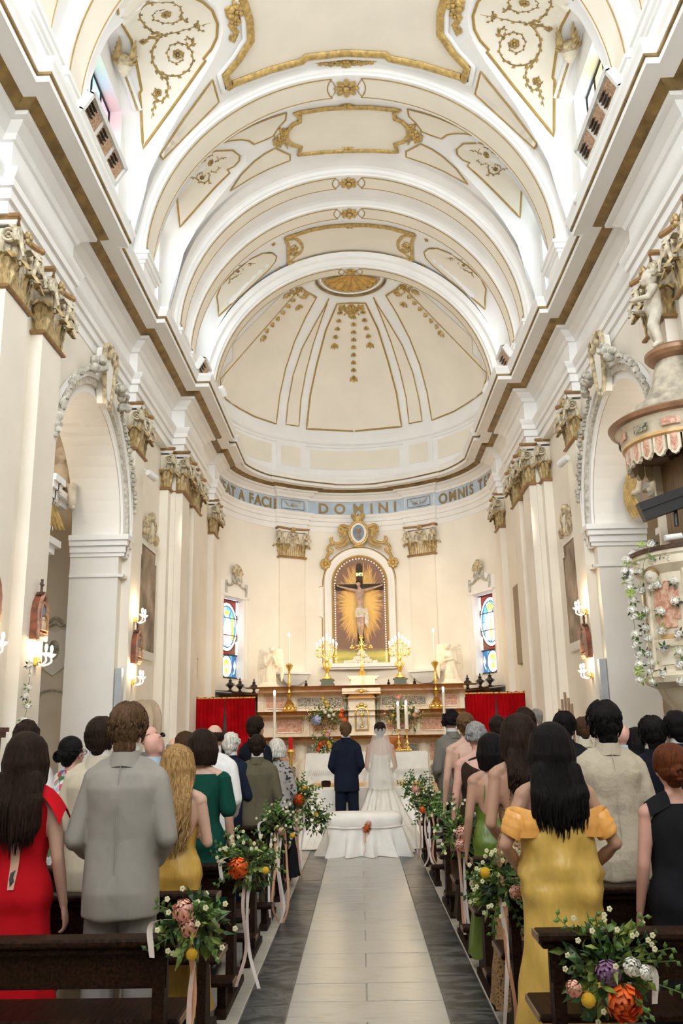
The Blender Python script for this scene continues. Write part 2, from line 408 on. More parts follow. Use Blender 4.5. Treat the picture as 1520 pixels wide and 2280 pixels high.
def make_cap():
    w, d, h = CW, CD, CH; b = MB()
    b.loft([[(-x, 0, z), (x, 0, z), (x, dd, z), (-x, dd, z)] for x, dd, z in ((w / 2 - .02, d, .05), (w / 2 - .03, d - .01, .44), (w / 2 + .01, d + .02, h - .13))], mi=1)
    n = 13
    for i in range(n): x = -w / 2 + .04 + (w - .08) * i / (n - 1); b.tube([(x, d - .004, .06), (x, d - .006, .36 + .05 * sin(i * 1.9))], .020, 6, mi=0)
    for e in (-1, 1):
        for y in (.25, .6): b.tube([(e * (w / 2 - .022), d * y, .06), (e * (w / 2 - .026), d * y, .38)], .02, 6, mi=0)
    CAPM['bell'] = b.mesh('bell', [capg, statue])
    b = MB(); sweep(b, [(w / 2 + .01, 0), (w / 2 + .01, d + .01), (-w / 2 - .01, d + .01), (-w / 2 - .01, 0)], [(0, 0, 0), (.03, .01, 0), (.04, .03, 0), (.025, .05, 0), (0, .06, 0)])
    CAPM['astragal'] = b.mesh('astragal', ochre2)
    b = MB(); W2, D2 = w / 2 + .09, d + .11; pl = [(-W2, 0), (-W2, D2), (-W2 + .06, D2 + .01)] + [(x, D2 - .10 * (1 - (x / (W2 - .06)) ** 2)) for x in np.linspace(-W2 + .06, W2 - .06, 11)][1:-1] + [(W2 - .06, D2 + .01), (W2, D2), (W2, 0)]
    sweep(b, pl[::-1], [(-.3, h - .105, 1), (-.05, h - .105, 1), (-.03, h - .06, 0), (0, h - .035, 0), (.005, h, 0), (-.3, h, 0)])
    CAPM['abacus'] = b.mesh('abacus', [ochre2, white])
    CAPM['acanthus_leaf'] = leaf_mesh(.19, .27, .085, .05).mesh('acanthus_leaf', capg)
    CAPM['acanthus_leaf2'] = leaf_mesh(.17, .46, .10, .08).mesh('acanthus_leaf', leafst)
    b = MB(); vp = volute_pts(.098, 2.1, 34)
    b.tube([(-.16, -.02, -.26), (-.13, -.01, -.12), (-.05, .0, .06)] + [(p[0], 0, p[1]) for p in vp], [.014, .020, .022] + [.021 * (1 - .55 * i / 34) for i in range(35)], 6, flat=1.5, up=(0, 1, 0)); b.ell((0, 0, 0), (.02, .03, .02), 8, 6)
    CAPM['volute'] = b.mesh('volute', leafst)
    b = MB()
    for k in range(6): a = k * pi / 3; b.ell((.035 * cos(a), .02, .035 * sin(a)), (.028, .03, .028), 6, 5)
    b.ell((0, .045, 0), .022, 6, 5); CAPM['rosette'] = b.mesh('rosette', capg)
leafst = mat('capital_stucco', (.66, .58, .43), .6, .05, var=.3, scale=12, bump=.3, bscale=50)
ochre2 = mat('ochre_abacus', (.36, .20, .075), .55, .1, var=.2, scale=12)
make_cap()
def capital(parent, x, y, z, rz, w=CW, d=CD):
    """x, y: middle of the wall line behind the pilaster; local y points into the room."""
    sx = w / CW; S = Matrix.Translation((x, y, z)) @ Matrix.Rotation(rz, 4, 'Z')
    def put(k, nm, loc=(0, 0, 0), r=0, sc=(1, 1, 1)):
        o = link(nm, CAPM[k], parent); o.matrix_basis = S @ Matrix.Translation(loc) @ Matrix.Rotation(r, 4, 'Z') @ Matrix.Diagonal((*sc, 1))
    sy = (d + .06) / (CD + .06)
    put('bell', 'bell', sc=(sx, d / CD, 1)); put('astragal', 'astragal', sc=(sx, d / CD, 1)); put('abacus', 'abacus', sc=(sx, sy, 1))
    hw = w / 2
    for u in (-.24, .24): put('acanthus_leaf', 'acanthus_leaf', (u * w, d, .06))
    put('acanthus_leaf2', 'acanthus_leaf', (0, d, .06))
    for e in (-1, 1):
        put('acanthus_leaf', 'acanthus_leaf', (e * (hw - .02), d - .01, .06), -e * pi / 4); put('acanthus_leaf2', 'acanthus_leaf', (e * (hw - .03), d - .02, .06), -e * pi / 4)
        put('acanthus_leaf', 'acanthus_leaf', (e * hw, d * .3, .06), -e * pi / 2)
        put('volute', 'volute', (e * (hw + .02), d + .085, .60), 0, (e, 1, 1))
        put('volute', 'volute', (e * (hw + .045), d + .01, .60), -e * pi / 2, (e, 1, 1))
        put('volute', 'volute', (e * .085, d + .05, .61), 0, (-e * .66, 1, .66))
    put('rosette', 'rosette', (0, d + .05, .755), 0, (1.3, 1, 1.3))
def pilaster(s, y0, y1, xf, xb, cw=None):
    mb = MB(); mb.bx(s * xb, s * xf, y0, y1, 0, 6.1); mb.bx(s * (xb), s * (xf - .06), y0 - .05, y1 + .05, 0, .5); mb.bx(s * xb, s * (xf - .03), y0 - .025, y1 + .025, .5, .62)
    p = mb.build('pilaster', wallc, walls[s], smooth=0)
    capital(p, s * xb, (y0 + y1) / 2, 6.08, pi / 2 if s > 0 else -pi / 2, y1 - y0, xb - xf)
for s in (-1, 1):
    for a in ((8.12, 8.74, 3.53, 3.67), (9.20, 9.84, 3.53, 3.67), (13.48, 14.10, 3.53, 3.67), (15.88, 16.5, 3.51, 3.67), (16.14, 16.81, 3.29, 3.52), (17.3, 18.02, 3.29, 3.42), (19.74, 20.28, 3.28, 3.42), (2.2, 2.9, 3.53, 3.67), (3.4, 4.1, 3.53, 3.67)):
        pilaster(s, *a)

# ---- entablature: one profile swept along the nave, the chancel and round the apse
half = [(-3.67, -8), (-3.67, 8.02), (-3.54, 8.02), (-3.54, 10.02), (-3.67, 10.02), (-3.67, 13.38), (-3.54, 13.38), (-3.54, 16.08), (-3.29, 16.08), (-3.29, 18.15), (-3.42, 18.15), (-3.42, 19.66), (-3.28, 19.66), (-3.28, 20.36)]
def apse_path():
    pts = []; R0, R1 = AR, AR - .10
    j = [(-90, R0), (-39.5, R0), (-39.5, R1), (-24, R1), (-24, R0), (24, R0), (24, R1), (39.5, R1), (39.5, R0), (90, R0)]
    j[0] = (-85.2, R0); j[-1] = (85.2, R0)
    for (a0, r0), (a1, r1) in zip(j, j[1:]):
        if r0 == r1:
            n = max(2, int(abs(a1 - a0) / 3))
            pts += [(a0 + (a1 - a0) * i / n, r0) for i in range(n + 1)]
    return [(r * sin(radians(a)), AY + r * cos(radians(a))) for a, r in pts]
ENT = half + apse_path() + [(-x, y) for x, y in reversed(half)]
PROF = [(-.05, 6.88, 0), (.0, 6.88, 0), (.0, 7.02, 0), (.035, 7.03, 0), (.035, 7.15, 0), (.07, 7.16, 0), (.075, 7.24, 0), (.115, 7.29, 0), (.125, 7.34, 0), (.0, 7.36, 0), (.0, 7.72, 0),
        (.035, 7.73, 0), (.06, 7.79, 0), (.13, 7.84, 0), (.15, 7.88, 0), (.22, 7.885, 0), (.225, 7.93, 1), (.25, 7.935, 1), (.31, 7.96, 1), (.345, 7.99, 0), (.535, 7.995, 0), (.54, 7.985, 0), (.555, 7.985, 0), (.555, 8.055, 1), (.575, 8.06, 1), (.58, 8.085, 0),
        (.585, 8.09, 0), (.59, 8.13, 0), (.605, 8.17, 0), (.62, 8.20, 0), (.62, 8.235, 0), (-.2, 8.27, 0)]
PROF[0] = (-.3, 6.88, 0); PROF = [(p + .012, z, m) for p, z, m in PROF]
mb = MB(); sweep(mb, ENT, PROF); mb.build('trim_1', [white, golddk], kind='structure', smooth=28)

# ---- apse wall, attic and half dome
A_W = [(a, AR) for a in np.linspace(-90, 90, 91)]
def pol(a, r, z): return Vector((r * sin(radians(a)), AY + r * cos(radians(a)), z))
WA0, WA1, WZ0, WZ1 = 58, 74, 2.9, 4.85
angs = sorted(set([round(x, 2) for x in np.linspace(-90, 90, 73)] + [-WA1, -WA0, WA0, WA1]))
zs = [-.05, 1.5, WZ0, 3.9, WZ1, 6, 6.95]
mb = MB(); mb.grid(lambda a, z: pol(a, AR, z), angs, zs, skip=lambda a, z: WA0 < abs(a) < WA1 and WZ0 < z < WZ1)
mb.grid(lambda a, z: pol(a, AR, z), angs, [8.2, 9.5], mi=1)
for s in (-1, 1):                                     # splayed reveals of the two stained-glass windows
    P = [pol(s * WA0, AR, WZ0), pol(s * WA1, AR, WZ0), pol(s * WA1, AR, WZ1), pol(s * WA0, AR, WZ1)]
    Q = [p + pol(s * 66, 1, 0) * 0 + (pol(s * 66, AR + .28, 0) - pol(s * 66, AR, 0)) for p in P]
    for i in range(4): mb.add([P[i], P[(i + 1) % 4], Q[(i + 1) % 4], Q[i]], [(0, 1, 2, 3)], 1)
wall_apse = mb.build('wall_apse', [mat('apse_wall', (.885, .845, .765), .8, var=.04, scale=.9, bump=.08, bscale=25), white], kind='structure')
for a0, a1 in ((-38.2, -25.3), (25.3, 38.2)):
    mb = MB(); am = (a0 + a1) / 2; hw = (AR - .1) * sin(radians((a1 - a0) / 2)); F = Matrix.Translation(pol(am, AR, 0)) @ Matrix.Rotation(radians(180 - am), 4, 'Z')
    for z0, z1, g in ((3.1, 6.1, 0),):
        mb.add([F @ Vector(p) for p in ((-hw, 0, z0), (hw, 0, z0), (hw, .1, z0), (-hw, .1, z0), (-hw, 0, z1), (hw, 0, z1), (hw, .1, z1), (-hw, .1, z1))], [(3, 2, 1, 0), (4, 5, 6, 7), (0, 1, 5, 4), (1, 2, 6, 5), (2, 3, 7, 6), (3, 0, 4, 7)])
    p = mb.build('pilaster', wallc, wall_apse, smooth=0)
    c = pol(am, AR - .02, 0); capital(p, c.x, c.y, 6.08, radians(180 - am), hw * 2 + .02, .10)
    mb = MB()                                         # moulded corbel under the pilaster
    for z, g, d in ((3.12, .07, .20), (3.06, .07, .20), (3.04, .02, .16), (2.94, -.03, .12), (2.86, -.12, .08), (2.78, -.24, .04)):
        mb.v += [F @ Vector((-hw - g, 0, z)), F @ Vector((-hw - g, .1 + d, z)), F @ Vector((hw + g, .1 + d, z)), F @ Vector((hw + g, 0, z))]
    for i in range(5):
        for j in range(3): k = i * 4 + j; mb.f.append((k, k + 1, k + 5, k + 4)); mb.m.append(0)
    mb.f.append((0, 1, 2, 3)); mb.m.append(0)
    mb.build('corbel', white, wall_apse, smooth=0)
# attic panels, strips and the dome-base moulding
mb = MB(); sweep(mb, [(AR * sin(radians(a)), AY + AR * cos(radians(a))) for a in np.linspace(-90, 90, 61)],
                 [(0, 9.28, 0), (.03, 9.29, 0), (.04, 9.34, 0), (.10, 9.38, 0), (.11, 9.43, 0), (.05, 9.44, 0), (.04, 9.50, 0), (-.03, 9.52, 0)])
sweep(mb, [(AR * sin(radians(a)), AY + AR * cos(radians(a))) for a in np.linspace(-90, 90, 61)], [(0, 8.2, 0), (.06, 8.2, 0), (.06, 8.45, 0), (.02, 8.50, 0), (0, 8.50, 0)])
for a0, a1 in ((-39.5, -24), (24, 39.5)):
    n = 5
    for t in range(n): mb.loft([[pol(a, AR + .01, 8.2), pol(a, AR - .06, 8.2), pol(a, AR - .06, 9.46), pol(a, AR + .01, 9.46)] for a in (a0 + (a1 - a0) * t / n, a0 + (a1 - a0) * (t + 1) / n)], cap=True)
mb.build('trim_2', white, kind='structure', smooth=30)
def sph(a, e, r): return Vector((r * cos(e) * sin(radians(a)), AY + r * cos(e) * cos(radians(a)), 9.45 + r * sin(e)))
mb = MB(); mb.grid(lambda a, e: sph(a, e, AR), np.linspace(-90, 90, 61), np.linspace(0, pi / 2, 31))
me_dome = mb
attic = MB()
for a0, a1 in ((-84, -42), (-37, -27), (-21.5, 21.5), (27, 37), (42, 84)):
    r = AR - (.068 if abs(a0 + a1) in (64,) else .008)
    attic.grid(lambda a, z: pol(a, r, z), np.linspace(a0, a1, 13), [8.66, 9.2])

attic.build('attic_panel', cream, wall_apse, smooth=180)

# ---- barrel vault, lunettes, transverse arches
LUN = [(1.4, 1.55, 1.95), (5.6, 1.55, 1.95), (11.65, 1.55, 1.95), (15.1, .80, 2.0), (18.9, .74, 1.75)]     # centre, half width, reach of the groin
def groin(u, Xa): return Xa + (3.62 - Xa) * min(1, abs(u)) ** 2.2
def th0(Y):
    for yc, w, Xa in LUN:
        u = (Y - yc) / w
        if abs(u) < 1: return math.acos(groin(u, Xa) / RB)
    return 0.0
ysv = set(np.linspace(-8, 20.3, 60))
for yc, w, _ in LUN: ysv |= set(yc + w * np.linspace(-1, 1, 25))
vault = MB(); ysv = sorted(ysv); NT = 40
def vfn(Y, t):
    a0 = th0(Y); a = a0 + (pi - 2 * a0) * t; return (-RB * cos(a), Y, CZ + RB * sin(a))
vault.grid(vfn, ysv, np.linspace(0, 1, NT + 1))
webs = MB()
for s in (-1, 1):
    for yc, w, Xa in LUN:
        def web(u, t, s=s, yc=yc, w=w, Xa=Xa):
            g = groin(u, Xa); zg = CZ + sqrt(max(0, RB * RB - g * g)); zw = CZ + (2.75 if w > 1 else 2.5) * sqrt(max(0, 1 - u * u))
            k = t * t * (3 - 2 * t) * .35 + t * .65
            return (s * (3.77 + (g - 3.77) * t), yc + w * u, zw + (zg - zw) * k)
        webs.grid(web, np.linspace(-1, 1, 31), np.linspace(0, 1, 9))
ceiling = MB(); ceiling.add(vault.v, vault.f, 0); ceiling.add(webs.v, webs.f, 0); ceiling.add(me_dome.v, me_dome.f, 0)
ceil_ob = ceiling.build('ceiling', white, kind='structure', smooth=50)
# transverse arches: stepped section swept over the half circle, standing on little piers above the cornice
def archband(y0, y1, R=RA, cz=CZ, st=.14, name='transverse_arch'):
    m = .07; pr = [(y0 - 2 * m - .02, RB + .03), (y0 - 2 * m, R + st), (y0 - m, R + st - .03), (y0 - m + .02, R + .05), (y0 - .015, R + .035), (y0, R), (y1, R), (y1 + .015, R + .035), (y1 + m - .02, R + .05), (y1 + m, R + st - .03), (y1 + 2 * m, R + st), (y1 + 2 * m + .02, RB + .03)]
    b = MB(); b.grid(lambda k, a: (-pr[int(k)][1] * cos(a), pr[int(k)][0], cz + pr[int(k)][1] * sin(a)), range(len(pr)), np.linspace(0, pi, 57))
    b.build(name, white, ceil_ob, smooth=30)
    for s in (-1, 1):
        b = MB(); ya, yb = y0 - .1, y1 + .1
        b.bx(s * 3.77, s * (R - .015), ya, yb, 8.2, cz); b.bx(s * 3.77, s * (R - .06), ya - .05, yb + .05, 8.2, 8.42)
        for z0, z1, p in ((cz - .20, cz - .15, .03), (cz - .15, cz - .06, .07), (cz - .06, cz, .10)): b.bx(s * 3.77, s * (R - .015 - p), ya - p, yb + p, z0, z1)
        b.build('arch_pier', white, ceil_ob, smooth=0)
ARCHES = [(13.45, 14.08), (16.38, 16.9), (17.52, 18.05), (8.15, 8.75), (9.3, 9.9)]
for a in ARCHES: archband(*a)
archband(19.72, 20.16, AR - .01, 9.45, .2)
# apse front wall above the arch
mb = MB()
A = [(-(AR + .02) * cos(t), 9.45 + (AR + .02) * sin(t)) for t in np.linspace(0, pi, 41)]
for (x0, z0), (x1, z1) in zip(A, A[1:]): mb.add([Vector((x0, 20.2, z0)), Vector((x1, 20.2, z1)), Vector((x1 * 1.25, 20.2, max(z1, 9.4) + .9)), Vector((x0 * 1.25, 20.2, max(z0, 9.4) + .9))], [(0, 1, 2, 3)])
mb.bx(-3.9, -3.36, 20.1, 20.3, 8.2, 10.6); mb.bx(3.36, 3.9, 20.1, 20.3, 8.2, 10.6)
mb.bx(-3.9, -3.30, 20.25, 20.45, 0, 6.95); mb.bx(3.30, 3.9, 20.25, 20.45, 0, 6.95)
mb.build('wall_chancel', white, kind='structure', smooth=0)
# low parapet above the cornice
for s in (-1, 1):
    mb = MB(); mb.bx(s * 3.70, s * 3.77, -8, 20.1, 8.2, 8.75); mb.bx(s * 3.64, s * 3.77, -8, 20.1, 8.75, 8.83)
    mb.build('parapet', white, walls[s], smooth=0)

# ================================================================== PAINTED AND GILDED DECORATION OF VAULT AND DOME
def bvh_of(b): return BVHTree.FromPolygons([tuple(v) for v in b.v], b.f)
BV = {'vault': bvh_of(vault), 'dome': bvh_of(me_dome)}
_vw = MB(); _vw.add(vault.v, vault.f); _vw.add(webs.v, webs.f); BV['vw'] = bvh_of(_vw)
_ap = MB(); _ap.grid(lambda a, z: pol(a, AR, z), list(np.linspace(-90, 90, 91)), [0, 9.5]); BV['apse'] = bvh_of(_ap)
def hit(px, bv, off=0.0, orig=None):
    d = ray(*px); loc, n, _, _ = BV[bv].ray_cast(EYEP, d)
    if loc is None: return None, None
    if n.dot(d) > 0: n = -n
    return loc + n * off, n
def dense(poly, step, closed=True):
    out = []; n = len(poly)
    for i in range(n if closed else n - 1):
        a, b = poly[i], poly[(i + 1) % n]; k = max(1, int(math.hypot(b[0] - a[0], b[1] - a[1]) / step))
        for j in range(k): out.append((a[0] + (b[0] - a[0]) * j / k, a[1] + (b[1] - a[1]) * j / k))
    if not closed: out.append(poly[-1])
    return out
def mir(v, s): return Vector((v.x * s, v.y, v.z))
def fill(poly, bv, off, step=14):
    """triangulate a traced outline and lay it on the curved surface it belongs to"""
    P = dense(poly, step); pts = [Vector(p) for p in P]; n = len(pts)
    xs = [p[0] for p in P]; ys_ = [p[1] for p in P]
    y = min(ys_) + step * .6
    while y < max(ys_):
        x = min(xs) + step * .6
        while x < max(xs):
            if inside((x, y), P) and min((x - p[0]) ** 2 + (y - p[1]) ** 2 for p in P) > (step * .45) ** 2: pts.append(Vector((x, y)))
            x += step
        y += step
    vo, _, fo, *_r = delaunay_2d_cdt(pts, [], [list(range(n))], 1, 1e-4)
    H = [hit(v, bv, off)[0] for v in vo]
    return [h if h else Vector((0, 0, -50)) for h in H], [tuple(f) for f in fo if all(H[i] is not None for i in f)]
def panel(name, poly, bv, m, off=.012, sides=(-1, 1), parent=None, step=14):
    V, F = fill(poly, bv, off, step)
    for s in sides:
        b = MB(); b.add([mir(v, -s) for v in V], F); b.build(name, m, parent or ceil_ob, smooth=180)
def beads(name, poly, bv, m, r, closed=True, off=.014, sides=(-1, 1), parent=None, step=12, flat=.6, n=6):
    P = dense(poly, step, closed); H = [hit(p, bv, off) for p in P]; H = [h for h in H if h[0] is not None]
    for s in sides:
        b = MB(); b.tube([mir(h[0], -s) for h in H], r, n, closed=closed, flat=flat, up=[mir(h[1], -s) for h in H]); b.build(name, m, parent or ceil_ob, smooth=50)
def lerp2(a, b, t): return (a[0] + (b[0] - a[0]) * t, a[1] + (b[1] - a[1]) * t)
def scroll(name, curves, flowers, bv, m, r=.016, sides=(-1, 1), leaf=.07, parent=None, tails=()):
    """acanthus scrollwork in low relief: tapering stems, small leaves along them, a rosette in each spiral"""
    b = MB()
    for c in curves:
        S = spline([Vector((*p, 0)) for p in c], 7); H = [hit((p.x, p.y), bv, .012) for p in S]; H = [h for h in H if h[0] is not None]
        if len(H) < 3: continue
        N = len(H); b.tube([h[0] for h in H], [r * (1.15 - .8 * i / N) for i in range(N)], 5, flat=.6, up=[h[1] for h in H])
        for i in range(2, N - 2, 3):
            t = (H[i + 1][0] - H[i - 1][0]).normalized(); n = H[i][1]; sd = n.cross(t) * (1 if i % 2 else -1)
            L = leaf * (1 - .5 * i / N) * RND.uniform(.8, 1.2); d = (t * .9 + sd * .42).normalized(); p = H[i][0]; q_ = n.cross(d)
            b.add([p, p + d * L * .45 + q_ * L * .30 + n * .012, p + d * L + n * .006, p + d * L * .45 - q_ * L * .30 + n * .012], [(0, 1, 2, 3)])
    for f in flowers:
        h, n = hit(f[:2], bv, .02)
        if h is None: continue
        R_ = f[2]; t = n.orthogonal().normalized(); u = n.cross(t)
        for k in range(6):
            a = k * pi / 3; c = h + (t * cos(a) + u * sin(a)) * R_ * .62
            b.ell(c, R_ * .42, 6, 4)
        b.ell(h + n * .02, R_ * .3, 6, 4)
    for s in sides:
        k = MB(); k.add([mir(v, -s) for v in b.v], b.f); k.build(name, m, parent or ceil_ob, smooth=60)
scrollg = mat('scroll_bronze', (.40, .27, .095), .5, .2, var=.3, scale=14)
# ---- near bay: lunette panels with scrollwork, side spandrels, great centre panel
L1 = [(318, 330), (345, 292), (400, 216), (452, 141), (457, 135), (452, 130), (470, 108), (482, 82), (484, 52), (472, 22), (452, 4), (420, -12), (370, -40), (300, -48), (256, -10), (262, 30), (271, 52), (292, 88), (305, 145), (315, 200), (311, 207), (314, 250)]
panel('lunette_panel', L1, 'vw', cream); beads('lunette_moulding', L1, 'vw', goldline, .022)
scroll('acanthus_scroll', [
    [(360, 75), (341, 105), (339, 132), (350, 155), (375, 168), (405, 165), (426, 145), (428, 122), (418, 102), (398, 95), (378, 102), (372, 122), (383, 138), (402, 136), (408, 120), (397, 112)],
    [(420, 104), (428, 93), (420, 83), (409, 88)],
    [(346, 146), (355, 163), (372, 180), (373, 200), (366, 220), (350, 225), (341, 211), (347, 198), (358, 203)],
    [(352, 205), (347, 222), (342, 240), (337, 264)],
    [(362, 75), (340, 70), (320, 52), (310, 32), (320, 12), (345, 4), (380, 4), (400, 15), (403, 31), (395, 46), (370, 50), (345, 43), (340, 32), (350, 22), (368, 19)],
    [(402, 30), (410, 44), (418, 40)], [(310, 92), (335, 84), (362, 77), (395, 70), (425, 61), (468, 50)], [(330, 80), (350, 80), (380, 73)], [(440, 44), (440, 60), (452, 70)]],
    [(395, 119, .085), (352, 206, .06), (369, 29, .085), (437, 55, .05), (318, 91, .05)], 'vw', scrollg, .016, leaf=.10)
L2 = [(472, 177), (486, 226), (361, 354), (356, 343), (410, 262)]
panel('spandrel_panel', L2, 'vault', cream); beads('spandrel_moulding', L2, 'vault', goldline, .02)
BIG = [(772, 112), (680, 122), (671, 131), (600, 150), (515, 182), (508, 190), (498, 163), (530, 125), (545, 100), (556, 84), (553, 40), (540, 0), (524, -50), (540, -140), (600, -160), (772, -200)]
IN = [(778, 118), (682, 129), (672, 138), (602, 157), (513, 192), (503, 166), (535, 128), (549, 103), (560, 86), (557, 40), (544, 0), (529, -48), (545, -135), (600, -155), (778, -194)]
panel('great_panel', IN, 'vault', cream, .03)
beads('great_frame', BIG[:-1], 'vault', gold, .07, closed=False, off=.05, flat=.8, n=8)
beads('great_frame_edge', [(x - (12 if i > 4 else 0), y + (12 if i < 6 else 0)) for i, (x, y) in enumerate(BIG[:-1])], 'vault', white, .05, closed=False, off=.03)
scroll('shell_ornament', [[(505, 15), (515, 40), (535, 45), (545, 25), (535, 5), (515, -5)], [(512, 50), (525, 72), (518, 88), (514, 75)], [(520, 10), (528, 30), (520, 55)]], [(524, 22, .16), (530, 5, .12), (521, 48, .1)], 'vault', gold, .05, leaf=.16)
scroll('garland_ornament', [[(700, 136), (725, 142), (750, 136), (772, 148)], [(715, 132), (740, 148), (765, 140)], [(745, 128), (772, 133)]], [(772, 140, .09), (745, 138, .07), (722, 136, .06)], 'vault', gold, .03, leaf=.12)
# ---- second bay
B1 = [[(637, 250), (635, 266), (620, 282), (607, 302), (588, 311), (565, 320), (552, 312), (535, 310), (512, 312), (495, 317), (528, 295), (565, 276), (600, 262)],
      [(612, 329), (645, 344), (645, 356), (600, 374), (560, 394), (512, 424), (536, 388), (566, 358), (588, 342)]]
for P in B1: panel('spandrel_panel', P, 'vault', cream); beads('spandrel_moulding', P, 'vault', goldline, .018)
L3 = [(400, 506), (440, 460), (480, 415), (511, 384), (505, 377), (520, 370), (532, 357), (533, 345), (517, 334), (480, 335), (450, 345), (425, 365), (395, 400), (385, 420), (393, 430), (396, 465)]
panel('lunette_panel', L3, 'vw', cream); beads('lunette_moulding', L3, 'vw', goldline, .018)
scroll('acanthus_scroll', [[(432, 372), (450, 360), (462, 348), (476, 346), (486, 352)], [(465, 375), (475, 382), (486, 375), (484, 366)], [(462, 377), (465, 390), (462, 402), (450, 406), (440, 400), (438, 390), (447, 384), (455, 391), (450, 398)], [(438, 397), (428, 395), (415, 397)], [(462, 401), (468, 408)], [(478, 360), (492, 352), (504, 350)]],
       [(467, 361, .07), (449, 394, .05)], 'vw', scrollg, .013, leaf=.075)
C1 = [(781, 236), (720, 240), (655, 250), (667, 257), (667, 268), (650, 276), (638, 290), (637, 308), (648, 320), (669, 325), (664, 342), (720, 336), (781, 333)]
panel('cartouche_panel', C1, 'vault', cream, .02); beads('cartouche_frame', C1, 'vault', gold, .045, closed=False, off=.03, flat=.8, n=8)
scroll('cartouche_shell', [[(608, 310), (618, 325), (632, 318), (640, 330)], [(622, 285), (630, 300), (615, 315), (610, 300)], [(635, 290), (628, 310), (638, 325)]], [(626, 302, .11), (622, 316, .08), (630, 290, .07)], 'vault', gold, .03, leaf=.12)
for p in ((776, 236), (776, 330)): scroll('cartouche_leaf', [[(776, p[1]), (764, p[1] - 4), (758, p[1] + 3)], [(776, p[1] + 2), (766, p[1] + 6)]], [(774, p[1], .08)], 'vault', gold, .025, leaf=.1)
# ---- third bay
L5 = [(486, 704), (520, 672), (560, 635), (598, 599), (612, 582), (615, 570), (606, 563), (585, 563), (555, 577), (520, 606), (492, 635), (482, 660), (485, 680)]
panel('lunette_panel', L5, 'vw', cream); beads('lunette_moulding', L5, 'vw', goldline, .018)
scroll('acanthus_scroll', [[(508, 632), (513, 622), (524, 616), (535, 608), (540, 598), (533, 590), (522, 596), (518, 608), (527, 612)], [(540, 590), (553, 590), (565, 585), (576, 576)], [(548, 588), (556, 578), (568, 573)]], [(529, 603, .045), (556, 584, .05)], 'vw', scrollg, .012, leaf=.065)
C2 = [(787, 499), (735, 502), (690, 510), (634, 529), (638, 556)]
C2b = [(641, 586), (700, 571), (745, 562), (789, 559)]
panel('cartouche_panel', C2 + [(641, 586)] + C2b[1:], 'vault', cream, .015)
beads('cartouche_frame', C2[:4], 'vault', gold, .05, closed=False, off=.03, flat=.8, n=8); beads('cartouche_frame', C2b, 'vault', gold, .05, closed=False, off=.03, flat=.8, n=8)
beads('cartouche_frame', [(634, 529), (641, 545), (641, 586)], 'vault', gold, .04, closed=False, off=.03)
scroll('cartouche_volute', [[(636, 532), (660, 532), (672, 548), (665, 565), (650, 566), (645, 552), (655, 545), (662, 553)], [(640, 586), (655, 572), (668, 560)]], [(655, 553, .1), (646, 562, .08), (660, 562, .07)], 'vault', gold, .05, leaf=.12)
for p in ((608, 543), (618, 598), (782, 504), (785, 560)): scroll('plaster_star', [], [(*p, .05)], 'vault', gold)
# ---- cream fields and rosettes on the transverse arches
def arch_fields(y0, y1, R, cz=CZ, gap=.27):
    a_end = pi / 2 - gap / R
    for s in (-1, 1):
        b = MB(); rr = R - .008
        def P(a, t): d = .5 * (1 - (2 * t - 1) ** 2) * .16 / R if a > a_end - 1e-6 else 0; a -= d; return Vector((s * rr * cos(a), y0 + (y1 - y0) * t, cz + rr * sin(a)))
        al = list(np.linspace(.06, a_end, 40)); b.grid(P, al, np.linspace(0, 1, 9)); b.build('arch_field', cream, ceil_ob, smooth=180)
        ln = [P(a, 0) for a in al] + [P(a_end, t) for t in np.linspace(0, 1, 9)] + [P(a, 1) for a in reversed(al)]
        b = MB(); b.tube(ln, .012, 5, closed=True, up=[(Vector((0, 0, cz)) + Vector((0, p.y, 0)) - p).normalized() for p in ln], flat=.7); b.build('arch_moulding', goldline, ceil_ob, smooth=50)
    yc = (y0 + y1) / 2; b = MB(); zc = cz + R - .02; L = min(.27, (y1 - y0) * .62)
    for k in range(8):
        a = k * pi / 4; c = (cos(a) * L * .55, yc + sin(a) * L * .55, zc)
        b.ell(c, (L * .34, L * .2, .03), 8, 5, Matrix.Rotation(a, 3, 'Z'))
    b.ell((0, yc, zc - .02), (.06, .06, .04), 8, 6); b.build('arch_rosette', gold, ceil_ob)
    for s in (-1, 1):
        b = MB(); b.tube([Vector((s * (gap + .03 - .1 * (1 - (2 * t - 1) ** 2)) * 1, y0 + (y1 - y0) * t, cz + sqrt(R * R - .09) - .004)) for t in np.linspace(0, 1, 9)], .008, 5); b.build('arch_moulding', goldline, ceil_ob)
for y0, y1 in ARCHES: arch_fields(y0 + .07, y1 - .07, RA)
arch_fields(19.79, 20.08, AR - .01, 9.45, .22)
# ---- half dome
D0 = [(772, 675), (750, 676), (725, 735), (705, 810), (690, 880), (682, 955), (772, 960)]
panel('dome_panel', D0 + [(797, 960), (797, 674)], 'dome', cream, .012, step=18); 
beads('dome_moulding', [(786, 674)] + D0[1:6] + [(786, 960)], 'dome', goldline, .024, closed=False)
D1 = [(732, 664), (722, 684), (700, 722), (672, 775), (652, 835), (640, 900), (636, 945), (665, 949), (669, 890), (680, 830), (697, 765), (717, 705)]
panel('dome_panel', D1, 'dome', cream, step=14); beads('dome_moulding', D1, 'dome', goldline, .016)
D2 = [(660, 628), (680, 648), (704, 661), (680, 705), (655, 760), (635, 820), (622, 880), (614, 944), (565, 927), (530, 908), (501, 888), (490, 858), (489, 830), (495, 800), (515, 750), (550, 700), (600, 655)]
panel('dome_panel', D2, 'dome', cream, step=18); beads('dome_moulding', D2, 'dome', goldline, .02)
